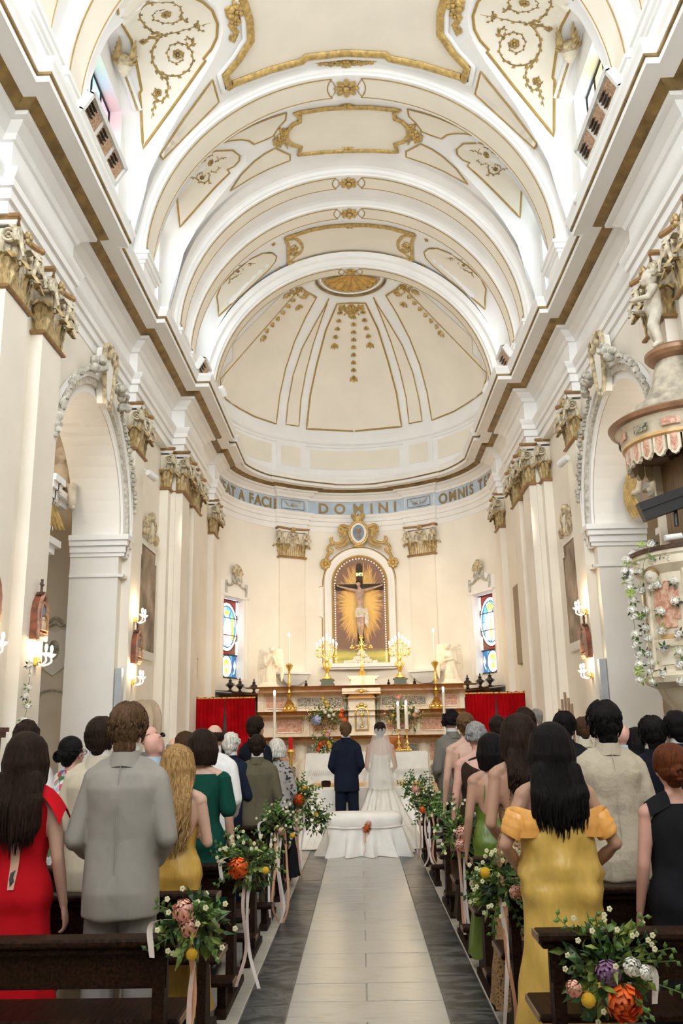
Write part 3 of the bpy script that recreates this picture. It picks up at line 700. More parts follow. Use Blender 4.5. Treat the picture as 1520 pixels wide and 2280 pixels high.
# gilded shell at the crown of the dome with its ring mouldings (polar circles about the dome's axis)
for e0, rr in ((None, 0),):
    h, _ = hit((783, 657), 'dome'); r_out = math.hypot(h.x, h.y - AY)
for k, (r, t, m) in enumerate(((r_out, .035, golddk), (r_out - .10, .03, white), (r_out - .17, .025, gold))):
    b = MB(); ln = [Vector((r * sin(radians(a)), AY + r * cos(radians(a)), 9.45 + sqrt(AR * AR - r * r) - .02)) for a in np.linspace(-88, 88, 40)]
    b.tube(ln, t, 6); b.build('dome_ring', m, ceil_ob)
b = MB(); rs = r_out - .22
def shell(t, a): r = rs * t; fl = .05 * t * abs(sin(radians(a) * 9)); return Vector((r * sin(radians(a)), AY + r * cos(radians(a)), 9.45 + sqrt(AR * AR - r * r) - .02 - fl))
b.grid(shell, np.linspace(.02, 1, 12), np.linspace(-90, 90, 73)); b.build('gilded_shell', mat('shell_gilding', (.62, .38, .11), .4, .4, var=.2, scale=9), ceil_ob)
def bellchain(pts, n, sides, bv='dome', L=.15):
    b = MB(); S = dense(pts, 1.0, False)
    for i in range(n):
        p = S[int(i * (len(S) - 1) / max(1, n - 1))]; q_ = S[min(len(S) - 1, int((i + .8) * (len(S) - 1) / max(1, n - 1)))]
        h, nn = hit(p, bv, .03); h2, _ = hit((p[0] + (q_[0] - p[0]) + 1e-3, p[1] + (q_[1] - p[1]) + .5), bv, .03)
        d = (h2 - h)
        if d.length < 1e-5: d = Vector((0, 0, -1))
        d.normalize(); sd = nn.cross(d); z = 1.5 if i == n - 1 else 1
        for e in (-1, 0, 1):
            dd = (d + sd * e * .55).normalized(); w = nn.cross(dd) * .035 * z
            b.add([h, h + dd * L * .55 * z + w, h + dd * L * z, h + dd * L * .55 * z - w, h + dd * L * .5 * z + nn * .05], [(0, 1, 4), (1, 2, 4), (2, 3, 4), (3, 0, 4)])
    for s in sides: k = MB(); k.add([mir(v, -s) for v in b.v], b.f); k.build('bellflower_drop', gold, ceil_ob, smooth=0)
bellchain([(787, 700), (787, 835)], 9, (-1,)); bellchain([(757, 690), (752, 725), (744, 762)], 5, (-1, 1)); bellchain([(655, 662), (620, 705), (585, 744)], 7, (-1, 1)); bellchain([(680, 655), (665, 676)], 2, (-1, 1)); bellchain([(640, 650), (637, 660)], 1, (-1, 1))
scroll('dome_leaf', [[(786, 676), (770, 685), (758, 680), (752, 690)], [(786, 700), (775, 695), (764, 700)], [(765, 678), (775, 700), (786, 708)]], [(784, 688, .13), (760, 686, .08), (772, 690, .07)], 'dome', gold, .03, leaf=.13)
scroll('dome_leaf', [[(650, 632), (665, 645), (690, 655), (702, 662)], [(645, 645), (660, 652), (670, 665)], [(660, 630), (662, 645)]], [(664, 645, .1), (680, 655, .09), (655, 652, .07)], 'dome', gold, .03, leaf=.14)

# ================================================================== FIGURE TOOLS
TMP = bpy.data.scenes.new('tmp')
def solid(mb, voxel, smooth=2, ratio=None):
    """one continuous skin over all the volumes in mb"""
    me = mb.mesh('tmp', [], 0); ob = bpy.data.objects.new('tmp', me); TMP.collection.objects.link(ob)
    m = ob.modifiers.new('r', 'REMESH'); m.mode = 'VOXEL'; m.voxel_size = voxel
    if smooth: m2 = ob.modifiers.new('s', 'SMOOTH'); m2.factor = .5; m2.iterations = smooth
    if ratio: m3 = ob.modifiers.new('d', 'DECIMATE'); m3.ratio = ratio
    vl = TMP.view_layers[0]; vl.update()
    r = bpy.data.meshes.new_from_object(ob.evaluated_get(vl.depsgraph)); bpy.data.objects.remove(ob); bpy.data.meshes.remove(me)
    return r
def as_mb(me, M=None, mi=0):
    b = MB(); b.add([(M @ v.co if M is not None else v.co.copy()) for v in me.vertices], [tuple(p.vertices) for p in me.polygons], mi); return b
def ell_ring(x, y, z, rx, ry, n=20, p=1.0):
    out = []
    for k in range(n):
        a = 2 * pi * k / n; c, s = cos(a), sin(a)
        out.append((x + rx * math.copysign(abs(c) ** p, c), y + ry * math.copysign(abs(s) ** p, s), z))
    return out
def limb(b, pts, rs, n=10):
    b.tube(pts, rs, n)
    for p, r in zip(pts, rs): b.ell(p, r, 10, 6)
TORSO = {'m': [(.84, .150, .112, -.005), (.93, .168, .126, -.014), (1.02, .158, .116, -.006), (1.12, .152, .108, 0), (1.25, .168, .120, 0), (1.36, .182, .118, -.006), (1.43, .165, .090, -.012), (1.475, .105, .066, -.010), (1.51, .06, .058, -.004)],
         'f': [(.83, .158, .118, -.01), (.92, .180, .134, -.02), (1.0, .166, .116, -.012), (1.10, .126, .094, 0), (1.2, .136, .100, .006), (1.30, .152, .116, .012), (1.38, .150, .095, 0), (1.43, .120, .074, -.006), (1.475, .068, .054, -.002), (1.50, .046, .050, 0)]}
ARMS = {'front': [(0, 0, 0), (.055, -.04, -.28), (-.05, .17, -.42)], 'down': [(0, 0, 0), (.055, -.02, -.28), (.075, .06, -.53)], 'hold': [(0, 0, 0), (.06, .0, -.27), (-.02, .22, -.25)],
        'wide': [(0, 0, 0), (.12, -.05, -.24), (-.0, .15, -.42)], 'pray': [(0, 0, 0), (.04, .06, -.26), (-.13, .2, -.12)]}
def shoulder(sex): return (.188, -.008, 1.405) if sex == 'm' else (.163, -.006, 1.395)
def arm_pts(sex, e, pose):
    s = shoulder(sex); return [Vector((e * (s[0] + d[0]), s[1] + d[1], s[2] + d[2])) for d in ARMS[pose]]
def torso(b, sex, g=0, z0=0, z1=9, n=22, flare=0):
    R = [ell_ring(0, y, z, rx + g + flare * max(0, 1.0 - z), ry + g + flare * max(0, 1.0 - z), n, .85) for z, rx, ry, y in TORSO[sex] if z0 <= z <= z1]; b.loft(R)
HAND = {}
def hand_mesh(e):
    if e not in HAND:
        b = MB(); b.loft([ell_ring(0, 0, z, rx, ry, 12) for z, rx, ry in ((.02, .026, .019), (0, .028, .018), (-.04, .039, .017), (-.085, .041, .014), (-.095, .036, .010))])
        for x, L in ((-.030, .058), (-.010, .072), (.011, .078), (.031, .070)):
            limb(b, [(x, 0, -.075), (x * 1.08, .004, -.088 - L * .35), (x * 1.1, .017, -.086 - L * .7), (x * 1.1, .034, -.082 - L * .94)], [.0100, .0092, .0085, .0072], 8)
        limb(b, [(.026, .004, -.02), (.050, .014, -.05), (.058, .026, -.078), (.055, .038, -.098)], [.014, .0115, .010, .008], 8)
        me = solid(b, .0042, 1, .35)
        if e < 0:
            for v in me.vertices: v.co.x *= -1
            me.flip_normals()
        HAND[e] = me
    return HAND[e]
def make_body(sex='m', pose=('front', 'front'), voxel=.012, ratio=.5, under=False, legs=True, bare_legs=False, head_turn=0, head_tilt=0):
    """bare body facing +y, 1.75 m tall, one continuous skin with face, ears and fingered hands"""
    b = MB(); torso(b, sex); k = 1 if sex == 'm' else .86
    limb(b, [(0, -.012, 1.44), (0, .006, 1.60)], [.060 * k, .054 * k])
    for e in (-1, 1) if not under else (): limb(b, [(e * .02, -.022, 1.505), (e * .085, -.022, 1.455), (e * shoulder(sex)[0] * .93, -.012, 1.418)], [.036 * k, .042 * k, .050 * k])
    R = Matrix.Rotation(head_turn, 3, 'Z') @ Matrix.Rotation(head_tilt, 3, 'X'); O = Vector((0, .004, 1.57))
    def hp(x, y, z): return O + R @ (Vector((x, y, z)) - O)
    for c, r in (((0, .008, 1.665), (.077, .094, .095)), ((0, .030, 1.62), (.066, .074, .085)), ((0, .066, 1.568), (.040, .038, .030)), ((0, .095, 1.612), (.014, .022, .020)), ((0, .088, 1.635), (.010, .018, .030)), ((0, .082, 1.578), (.024, .018, .010)),
                 ((.03, .078, 1.662), (.026, .016, .010)), ((-.03, .078, 1.662), (.026, .016, .010)), ((.04, .070, 1.615), (.024, .022, .024)), ((-.04, .070, 1.615), (.024, .022, .024)), ((.079, .004, 1.632), (.012, .022, .034)), ((-.079, .004, 1.632), (.012, .022, .034))):
        b.ell(hp(*c), r, 12, 8, R)
    ends = []
    for i, e in enumerate((-1, 1)):
        A = arm_pts(sex, e, pose[i]); k = (1 if sex == 'm' else .86) * (.72 if under else 1)
        if under: A[0] = A[0] + Vector((-e * .03, 0, -.02))
        b.ell(A[0], .062 * k, 12, 8)
        limb(b, [A[0], A[0].lerp(A[1], .35), A[1], A[1].lerp(A[2], .3), A[2]], [.056 * k, .052 * k, .041 * k, .041 * k, .027 * k]); ends.append((e, A[1], A[2]))
    if legs:
        for e in (-1, 1):
            limb(b, [(e * .085, -.01, .86), (e * .098, 0, .70), (e * .105, .012, .47), (e * .108, -.012, .34), (e * .108, -.02, .10)], [.088, .078, .054, .055, .036])
            limb(b, [(e * .108, -.03, .05), (e * .118, .06, .04), (e * .122, .14, .028)], [.042, .040, .028])
    me = solid(b, voxel, 2, ratio); B = as_mb(me)
    for e, a, w in ends:
        d = (w - a).normalized(); z = -d; x = Vector((0, 1, 0)).cross(z)
        x = Vector((1, 0, 0)) if x.length < .1 else x.normalized()
        if abs(d.z) > .75: x = Vector((0, 1, 0)); x = (x - z * x.dot(z)).normalized(); y = z.cross(x)
        else: x = Vector((0, 0, 1)); x = (x - z * x.dot(z)).normalized(); y = z.cross(x)
        if y.x * e > 0: x = -x; y = -y
        M = Matrix(((x.x, y.x, z.x), (x.y, y.y, z.y), (x.z, y.z, z.z)))
        h = hand_mesh(1 if e > 0 else -1); hb = as_mb(h); B.add([M @ (v * (1.0 if sex == 'm' else .9)) + w + d * .005 for v in hb.v], hb.f)
    bpy.data.meshes.remove(me)
    return B, hp
def sc_mb(b, s, off=(0, 0, 0), rz=0):
    M = Matrix.Translation(off) @ Matrix.Rotation(rz, 4, 'Z') @ Matrix.Diagonal((s, s, s, 1)); b.v = [M @ Vector(v) for v in b.v]; return b
# ---- putto / angel / corpus shapes
def putto_mb(armL, armR, legs, voxel=.016, head=(0, .02, .71)):
    b = MB(); hx, hy, hz = head
    b.loft([ell_ring(0, y, z, rx, ry, 16) for z, rx, ry, y in ((.22, .10, .09, 0), (.30, .125, .11, .015), (.40, .12, .105, .02), (.50, .12, .09, 0), (.56, .10, .07, 0), (.60, .045, .045, 0))])
    limb(b, [(0, 0, .56), (hx, hy * .6, hz - .08)], [.045, .045]); b.ell((hx, hy, hz), (.085, .095, .105), 14, 10); b.ell((hx, hy + .06, hz - .045), (.055, .045, .05), 12, 8); b.ell((hx, hy + .1, hz - .02), (.014, .02, .014), 8, 6)
    for e in (-1, 1): b.ell((hx + e * .04, hy + .065, hz - .03), (.032, .035, .032), 8, 6); b.ell((hx + e * .087, hy, hz - .01), (.014, .022, .03), 8, 6)
    for k in range(16):
        a = k * 2.4; t = .2 + .8 * ((k * 7) % 16) / 16
        b.ell((hx + .075 * cos(a) * t ** .5, hy - .02 + .085 * sin(a) * t ** .5 - .01, hz + .02 + .085 * (1 - t * .6)), .032, 7, 5)
    limb(b, armL, [.045, .042, .036, .026]); limb(b, armR, [.045, .042, .036, .026])
    for A in (armL, armR):
        p, q_ = Vector(A[-2]), Vector(A[-1]); d = (q_ - p).normalized(); sd = d.orthogonal().normalized()
        b.ell(q_ + d * .03, .026, 8, 6)
        for k in (-1.5, -.5, .5, 1.5): limb(b, [q_ + d * .035 + sd * k * .011, q_ + d * (.085 - abs(k) * .006) + sd * k * .015], [.010, .008], 6)
    for L in legs: limb(b, L, [.075, .07, .048, .035, .03][:len(L)])
    return solid(b, voxel * .7, 2, .6)

# ================================================================== APSE: INSCRIPTION, WINDOWS, ALTARPIECE, ALTAR
blue = mat('frieze_blue', (.52, .63, .76), .8, var=.1, scale=3)
letterm = mat('letter_gold', (.36, .24, .09), .55, .2, var=.15, scale=10)
mb = MB(); 
for a0, a1, r in ((-84, -39.6, AR), (-39.4, -24.1, AR - .1), (-23.9, 23.9, AR), (24.1, 39.4, AR - .1), (39.6, 84, AR)):
    mb.grid(lambda a, z: pol(a, r - .024, z), np.linspace(a0, a1, max(3, int((a1 - a0) / 2))), [7.365, 7.715])
frieze = mb.build('frieze_band', blue, wall_apse, smooth=180)
def glyph(ch, h):
    c = bpy.data.curves.new('t', 'FONT'); c.body = ch; c.size = h * 1.38; c.extrude = .0; c.offset = .009; c.align_x = 'CENTER'; o = bpy.data.objects.new('t', c); TMP.collection.objects.link(o)
    vl = TMP.view_layers[0]; vl.update(); me = bpy.data.meshes.new_from_object(o.evaluated_get(vl.depsgraph)); bpy.data.objects.remove(o)
    P = [(v.co.x, v.co.y) for v in me.vertices]; F = [tuple(p.vertices) for p in me.polygons]; bpy.data.meshes.remove(me); return P, F
GL = {}
def letters(word, a0, a1, r, z, h, parent, m, depth=.012, sx=.82):
    n = len(word)
    for i, ch in enumerate(word):
        if ch == ' ': continue
        if (ch, h) not in GL: GL[(ch, h)] = glyph(ch, h)
        P, F = GL[(ch, h)]; ac = a0 + (a1 - a0) * (i / (n - 1) if n > 1 else .5)
        if n > 1 and widths: ac = a0 + (a1 - a0) * widths[i]
        b = MB()
        for rr in (r, r - depth): b.v += [pol(ac + math.degrees(p[0] * sx / r), rr, z + p[1]) for p in P]
        N = len(P); b.f = [tuple(reversed(f)) for f in F] + [tuple(i + N for i in f) for f in F]
        ed = {}
        for f in F:
            for x, y in zip(f, f[1:] + f[:1]): ed[(x, y)] = 1
        for (x, y) in list(ed):
            if (y, x) not in ed: b.f.append((x, y, y + N, x + N))
        b.m = [0] * len(b.f); b.build('letter', m, parent, smooth=0)
def wd(word):
    w = [{'I': .45, ' ': .55, 'M': 1.25, 'O': 1.15, 'N': 1.1}.get(c, 1) for c in word]; t = [sum(w[:i]) + w[i] / 2 for i in range(len(w))]; return [(x - t[0]) / (t[-1] - t[0]) for x in t]
ang = lambda px, py: math.degrees(atan2(hit((px, py), 'apse')[0].x, hit((px, py), 'apse')[0].y - AY))
def run(word, i0, p0, i1, p1, z, h, sx):
    global widths
    widths = wd(word); a, b_ = ang(*p0), ang(*p1); k = (b_ - a) / (widths[i1] - widths[i0]); letters(word, a - widths[i0] * k, a + (1 - widths[i0]) * k, AR - .032, z, h, frieze, letterm, sx=sx)
run('VEAT A FACIE', 1, (496, 1100), 11, (613, 1125), 7.405, .275, .95)
run('DOMINI', 0, (719, 1137), 5, (880, 1134), 7.40, .285, 1.0)
run('OMNIS TERRA', 0, (988, 1115), 8, (1092, 1072), 7.405, .275, .95)
for a in (-31.7, 31.7):
    r = AR - .135; b = MB()
    for a2, z0, z1 in ((-6, 7.42, 7.66), (6, 7.42, 7.66)): b.tube([pol(a + a2, r, z0), pol(a + a2, r, z1)], .008, 5)
    for z in (7.42, 7.66): b.tube([pol(a + t, r, z) for t in (-6, 0, 6)], .008, 5)
    b.build('frieze_frame', letterm, frieze)
    b = MB(); b.ell(pol(a, r - .02, 7.54), (.05, .05, .06), 10, 8)
    for e in (-1, 1):
        for k in range(4): p = pol(a + e * (1.2 + k * .35), r - .01, 7.51 + k * .012); q_ = pol(a + e * (3.2 + k * .5), r - .01, 7.51 + k * .04); b.tube([p, p.lerp(q_, .6), q_], [.02, .026, .006], 6, flat=.5)
    b.build('cherub_relief', greyst, frieze)

# ---- niche with mosaic ground and crucifix
NX, NY = .055, 23.33
F0 = frame((NX, NY, 0), (1, 0, 0), (0, 0, 1))           # local x right, y up, normal towards the nave (-y)
mos, nt, bs = _nt('mosaic_sunburst'); bs.inputs['Roughness'].default_value = .45
tc = nt.nodes.new('ShaderNodeTexCoord'); sx = nt.nodes.new('ShaderNodeSeparateXYZ'); nt.links.new(tc.outputs['Object'], sx.inputs[0])
def mth(op, a, b=None):
    n = nt.nodes.new('ShaderNodeMath'); n.operation = op
    for i, v in enumerate((a, b)):
        if v is None: continue
        if isinstance(v, (int, float)): n.inputs[i].default_value = v
        else: nt.links.new(v, n.inputs[i])
    return n.outputs[0]
ux = mth('DIVIDE', sx.outputs[0], .60); uz = mth('DIVIDE', mth('SUBTRACT', sx.outputs[2], 4.9), 1.12)
dd = mth('SQRT', mth('ADD', mth('MULTIPLY', ux, ux), mth('MULTIPLY', uz, uz)))
an = mth('ARCTAN2', ux, uz); cb = nt.nodes.new('ShaderNodeCombineXYZ'); nt.links.new(mth('MULTIPLY', an, 9), cb.inputs[0]); nt.links.new(mth('MULTIPLY', dd, 1.2), cb.inputs[1])
nz = _n(nt, 'ShaderNodeTexNoise', Scale=2.2, Detail=3); nt.links.new(cb.outputs[0], nz.inputs['Vector'])
c1 = _ramp(nt, mth('ADD', dd, mth('MULTIPLY', mth('SUBTRACT', nz.outputs['Fac'], .5), .9)), [(.0, (.92, .62, .20)), (.66, (.82, .50, .12)), (.82, (.55, .30, .09)), (.95, (.25, .125, .065)), (1.0, (.20, .10, .06))])
n2 = _n(nt, 'ShaderNodeTexNoise', Scale=3, Detail=2); nt.links.new(tc.outputs['Object'], n2.inputs['Vector'])
fz = mth('ADD', sx.outputs[2], mth('MULTIPLY', n2.outputs['Fac'], .2))
mx = nt.nodes.new('ShaderNodeMixRGB'); nt.links.new(_ramp(nt, mth('DIVIDE', mth('SUBTRACT', fz, 3.70), .12), [(0, (0, 0, 0)), (1, (1, 1, 1))]), mx.inputs[0])
grn = _ramp(nt, mth('FRACT', mth('MULTIPLY', fz, 4)), [(0, (.30, .30, .06)), (.5, (.60, .52, .12)), (1, (.42, .40, .10))]); nt.links.new(grn, mx.inputs[1]); nt.links.new(c1, mx.inputs[2]); nt.links.new(mx.outputs[0], bs.inputs['Base Color'])
vo = _n(nt, 'ShaderNodeTexVoronoi', Scale=70); nt.links.new(tc.outputs['Object'], vo.inputs['Vector']); _bump(nt, bs, vo.outputs['Distance'], .3)
altp = empty('altarpiece', (NX, NY, 3.34), label='arched gold mosaic niche with moulded white frame above the high altar', category='altarpiece')
def A_(o): o.parent = altp; o.matrix_parent_inverse = Matrix.Translation((-NX, -NY, -3.34)); return o
def archpoly(r, z0, zs=5.46, n=24, ear=0): return [(-r, z0)] + [(p[0], p[1]) for p in arc(0, zs, r, 180, 0, n)] + [(r, z0)]
b = MB(); b.prism(archpoly(.71, 3.34), F0, .02, .045); o = b.build('mosaic_panel', mos, smooth=0)
o.parent = altp; o.matrix_parent_inverse = Matrix.Translation((-NX, -NY, -3.34))
me = o.data
for v in me.vertices: v.co.x -= NX; v.co.y -= NY
o.matrix_parent_inverse = Matrix.Translation((0, 0, -3.34))
def archband_flat(name, r0, r1, d0, d1, m, z0=3.34):
    P0, P1 = archpoly(r0, z0), archpoly(r1, z0); b = MB()
    b.loft([[F0 @ Vector((p[0], p[1], d0 - .05)), F0 @ Vector((p[0], p[1], d0)), F0 @ Vector(((p[0] + q_[0]) / 2, (p[1] + q_[1]) / 2, (d0 + d1) / 2 + .012)), F0 @ Vector((q_[0], q_[1], d1)), F0 @ Vector((q_[0], q_[1], d1 - .12))] for p, q_ in zip(P0, P1)], cap=True)
    return A_(b.build(name, m, smooth=40))
archband_flat('gilt_rim', .70, .745, .07, .07, goldline); archband_flat('frame_moulding', .745, .82, .05, .10, white); archband_flat('frame_moulding', .82, .93, .10, .15, white); archband_flat('frame_moulding', .93, .965, .15, .10, mat('beige_trim', (.62, .50, .36), .7))
ear = [(-1.0, 3.34), (-1.0, 4.55), (-1.10, 4.6), (-1.10, 5.36), (-.98, 5.40)]
ear = ear + [(p[0], p[1]) for p in arc(0, 5.46, .98, 176, 4, 20)] + [(-x, z) for x, z in reversed(ear)]
b = MB(); b.prism(ear, F0, -.12, .035); A_(b.build('frame_ground', white, smooth=0))
b = MB(); b.tube([F0 @ Vector((p[0] * 1.005, p[1], .035)) for p in ear], .012, 5); A_(b.build('gilt_edge', goldline))
b = MB(); b.bx(NX - 1.03, NX + 1.03, NY - .20, NY + .1, 3.24, 3.34); b.bx(NX - .98, NX + .98, NY - .14, NY + .1, 3.19, 3.24); A_(b.build('sill', white, smooth=0))
b = MB(); S = dense(archpoly(.66, 3.4), .062, False)
for p in S: b.ell(F0 @ Vector((p[0], p[1], .055)), .0105, 6, 4)
A_(b.build('fairy_light_string', bulbs, kind='stuff')); 
# cartouche with crowned blue shield and scrolls over the niche
ct = empty('heraldic_cartouche', (NX, NY, 6.5), label='gilt scrolled cartouche with blue oval shield and crown above the mosaic niche', category='crest')
def Ct(o): o.parent = ct; o.matrix_parent_inverse = Matrix.Translation((-NX, -NY, -6.5)); return o
F1 = frame((NX, NY - .14, 0), (1, 0, 0), (0, 0, 1))
ov = lambda rx, rz, n=28: [(rx * cos(2 * pi * k / n) * (1 - .12 * max(0, -sin(2 * pi * k / n))), 6.80 + rz * sin(2 * pi * k / n)) for k in range(n)]
b = MB(); b.prism(ov(.25, .31), F1, -.12, .02); b.tube([F1 @ Vector((*p, .03)) for p in ov(.255, .315)], .035, 6, closed=True); Ct(b.build('cartouche_frame', gold))
b = MB(); b.prism(ov(.22, .28), F1, 0, .05); Ct(b.build('cartouche_rim', statue)); b = MB(); b.prism(ov(.155, .215), F1, .04, .065); Ct(b.build('shield', mat('shield_blue', (.22, .30, .42), .6, var=.15, scale=8)))
b = MB(); b.tube([F1 @ Vector((0, 6.68, .07)), F1 @ Vector((0, 6.88, .07))], [.022, .014], 6)
for e in (-1, 1):
    for z, l in ((6.82, .07), (6.86, .09), (6.90, .06)): b.tube([F1 @ Vector((0, z - .03, .07)), F1 @ Vector((e * l * .7, z, .07)), F1 @ Vector((e * l, z + .025, .07))], [.014, .014, .006], 5)
    b.tube([F1 @ Vector((0, 6.69, .07)), F1 @ Vector((e * .06, 6.66, .07)), F1 @ Vector((e * .09, 6.67, .07))], [.016, .012, .008], 5)
Ct(b.build('shield_emblem', ochre2))
b = MB(); b.loft([ell_ring(NX, NY - .12, z, rx, .07, 16) for z, rx in ((7.08, .10), (7.10, .13), (7.15, .13), (7.17, .12), (7.25, .17), (7.27, .16))])
for k in range(5): b.ell((NX + (k - 2) * .08, NY - .14, 7.30), (.035, .04, .05), 8, 6)
Ct(b.build('crown', gold))
SCR = [[(-.24, 6.95), (-.42, 7.02), (-.52, 6.95), (-.50, 6.86), (-.42, 6.87), (-.44, 6.93)], [(-.47, 6.98), (-.38, 6.85), (-.36, 6.72), (-.42, 6.60), (-.52, 6.54), (-.62, 6.52), (-.72, 6.52), (-.82, 6.44), (-.84, 6.34), (-.76, 6.28), (-.70, 6.34), (-.75, 6.40)],
       [(-.68, 6.53), (-.74, 6.60), (-.73, 6.68), (-.68, 6.68)], [(-.28, 6.62), (-.36, 6.50), (-.50, 6.44), (-.62, 6.38)], [(-.30, 6.90), (-.40, 6.88), (-.46, 6.80), (-.50, 6.70)], [(-.78, 6.32), (-.86, 6.18), (-.90, 6.05)], [(-.12, 6.46), (0, 6.42), (.0, 6.42)]]
for e in (-1, 1):
    for c in SCR:
        S = spline([F1 @ Vector((e * -p[0], p[1], .03)) for p in c], 6); b = MB(); b.tube(S, [.045 * (1.1 - .55 * i / len(S)) for i in range(len(S))], 7); Ct(b.build('scroll', gold))
    b = MB()
    for k in range(9):
        a = k * 2 * pi / 8; r = .10 if k < 8 else 0; c = F1 @ Vector((e * .90 + r * cos(a), 5.98 + r * sin(a), .02)); b.ell(c, (.055, .04, .055), 7, 5)
    Ct(b.build('flower_boss', gold))
# crucifix
crx = empty('crucifix', (NX, NY - .12, 3.75), label='large painted crucifix before the gold mosaic in the arched niche', category='crucifix')
def Cx(o): o.parent = crx; o.matrix_parent_inverse = Matrix.Translation((-NX, -NY + .12, -3.75)); return o
crossm = mat('cross_wood', (.065, .042, .028), .6, var=.3, scale=6, stretch=(8, 8, 1))
b = MB(); b.bx(NX - .085, NX + .085, NY - .10, NY - .055, 3.8, 5.90); b.prism([(-.085, 5.90), (.085, 5.90), (.05, 5.98), (-.05, 5.98)], F0, .055, .10); Cx(b.build('upright', crossm, smooth=0))
b = MB(); b.bx(NX - .66, NX + .64, NY - .12, NY - .06, 5.27, 5.42); Cx(b.build('crossbeam', crossm, smooth=0))
b = MB(); b.bx(NX - .085, NX + .085, NY - .12, NY - .10, 5.62, 5.74); pq = Cx(b.build('title_plaque', blackm, smooth=0))
P, Fc = glyph('INRI', .075); b = MB(); Fp = frame((NX, NY - .123, 5.645), (1, 0, 0), (0, 0, 1)); b.add([Fp @ Vector((p[0] * .9, p[1], 0)) for p in P], Fc); Cx(b.build('title_lettering', brass, smooth=0))
corp = mat('corpus_paint', (.52, .36, .28), .5, var=.2, scale=9)
b = MB(); b.loft([ell_ring(x, y, z, rx, ry, 18) for z, rx, ry, x, y in ((4.62, .095, .075, .0, 0), (4.72, .11, .085, .0, 0), (4.86, .085, .07, .0, -.01), (5.0, .10, .08, 0, -.015), (5.14, .125, .09, 0, -.01), (5.24, .12, .07, 0, 0), (5.29, .05, .05, 0, 0))])
limb(b, [(0, -.01, 5.24), (-.03, -.05, 5.36)], [.042, .04]); b.ell((-.035, -.07, 5.40), (.058, .068, .075), 12, 8); b.ell((-.045, -.12, 5.365), (.035, .03, .035), 8, 6)
for e in (-1, 1):
    limb(b, [(e * .12, 0, 5.24), (e * .33, .02, 5.29), (e * .55, .03, 5.36)], [.045, .036, .022]); 
    for k in range(4): limb(b, [(e * .56, .02, 5.355 + k * .01), (e * .61, .01, 5.36 + k * .014)], [.010, .008], 6)
limb(b, [(-.05, 0, 4.66), (-.045, -.05, 4.34), (-.01, .02, 4.02)], [.075, .055, .035]); limb(b, [(.05, 0, 4.66), (.05, -.06, 4.34), (.02, -.02, 4.0)], [.075, .055, .035]); limb(b, [(0, -.01, 4.02), (.005, -.06, 3.92)], [.038, .028])
b.v = [Vector(v) + Vector((NX, NY - .19, 0)) for v in b.v]; me = solid(b, .011, 2, .6); o = link('corpus', me); me.materials.append(corp); me.polygons.foreach_set('use_smooth', [True] * len(me.polygons)); Cx(o)
b = MB(); b.loft([ell_ring(0, -.01, z, rx, ry, 18) for z, rx, ry in ((4.52, .13, .10), (4.62, .135, .105), (4.73, .125, .10), (4.76, .115, .095))])
for k in range(5): b.tube([(.11 + .012 * k, -.06 - .01 * k, 4.74), (.14 + .012 * k, -.08, 4.55), (.12 + .018 * k, -.08, 4.36 - .03 * k)], [.026, .03, .015], 6)
for k in range(7): b.tube([(-.12, -.07, 4.56 + k * .025), (0, -.125, 4.60 + k * .02), (.12, -.08, 4.66 + k * .01)], .014, 5)
b.v = [Vector(v) + Vector((NX, NY - .19, 0)) for v in b.v]; Cx(b.build('loincloth', mat('loincloth', (.72, .66, .58), .7, var=.15, scale=12)))
b = MB(); b.ell((NX - .035, NY - .245, 5.45), (.07, .075, .045), 10, 6); Cx(b.build('hair', mat('corpus_hair', (.06, .035, .02), .7)))
# white flowers massed on the sill at the foot of the cross
b = MB()
for k in range(90):
    x = RND.gauss(0, .15); h = max(0.03, .34 - abs(x) * 1.2) * RND.random(); c = Vector((NX + x, NY - .12 + RND.uniform(-.05, .05), 3.36 + h))
    for j in range(5): a = j * 1.257 + k; b.ell(c + Vector((cos(a) * .022, -.01, sin(a) * .022)), (.02, .012, .02), 5, 4)
fl = b.build('sill_flowers', mat('white_petal', (.86, .82, .72), .6), kind='stuff', label='mass of small white flowers on the sill at the foot of the cross', category='flowers')

# ---- stained-glass windows
def glass(n, c, e=1.0): return mat(n, c, .2, var=.25, scale=16, emit=e)
G = {k: glass('glass_' + k, c, e) for k, c, e in (('red', (.22, .02, .02), .5), ('brown', (.16, .05, .03), .4), ('blue', (.10, .36, .80), .9), ('sky', (.30, .58, .92), .95), ('deep', (.03, .12, .30), .6), ('white', (.88, .88, .84), 1.0), ('rose', (.72, .45, .46), .9), ('gold', (.85, .42, .05), .9), ('flesh', (.85, .62, .48), .95), ('teal', (.06, .30, .42), .8), ('cream', (.85, .78, .60), .95), ('green', (.10, .35, .16), .7), ('clear', (.75, .85, .97), 1.6), ('yellow', (.90, .72, .25), 1.2), ('pink', (.70, .30, .40), 1.0), ('ltgreen', (.35, .68, .45), 1.1))}
came = mat('lead_came', (.015, .015, .018), .5)
def pane(parent, F, poly, m, d=0, t=.012): b = MB(); b.prism(poly, F, d, d + t); return b.build('pane', G[m], parent, smooth=0)
def oval(cx, cz, rx, rz, a0=0, a1=360, n=32): return [(cx + rx * cos(radians(a0 + (a1 - a0) * i / n)), cz + rz * sin(radians(a0 + (a1 - a0) * i / n))) for i in range(n + (0 if a1 - a0 == 360 else 1))]
WHW = (AR + .20) * sin(radians((WA1 - WA0) / 2))
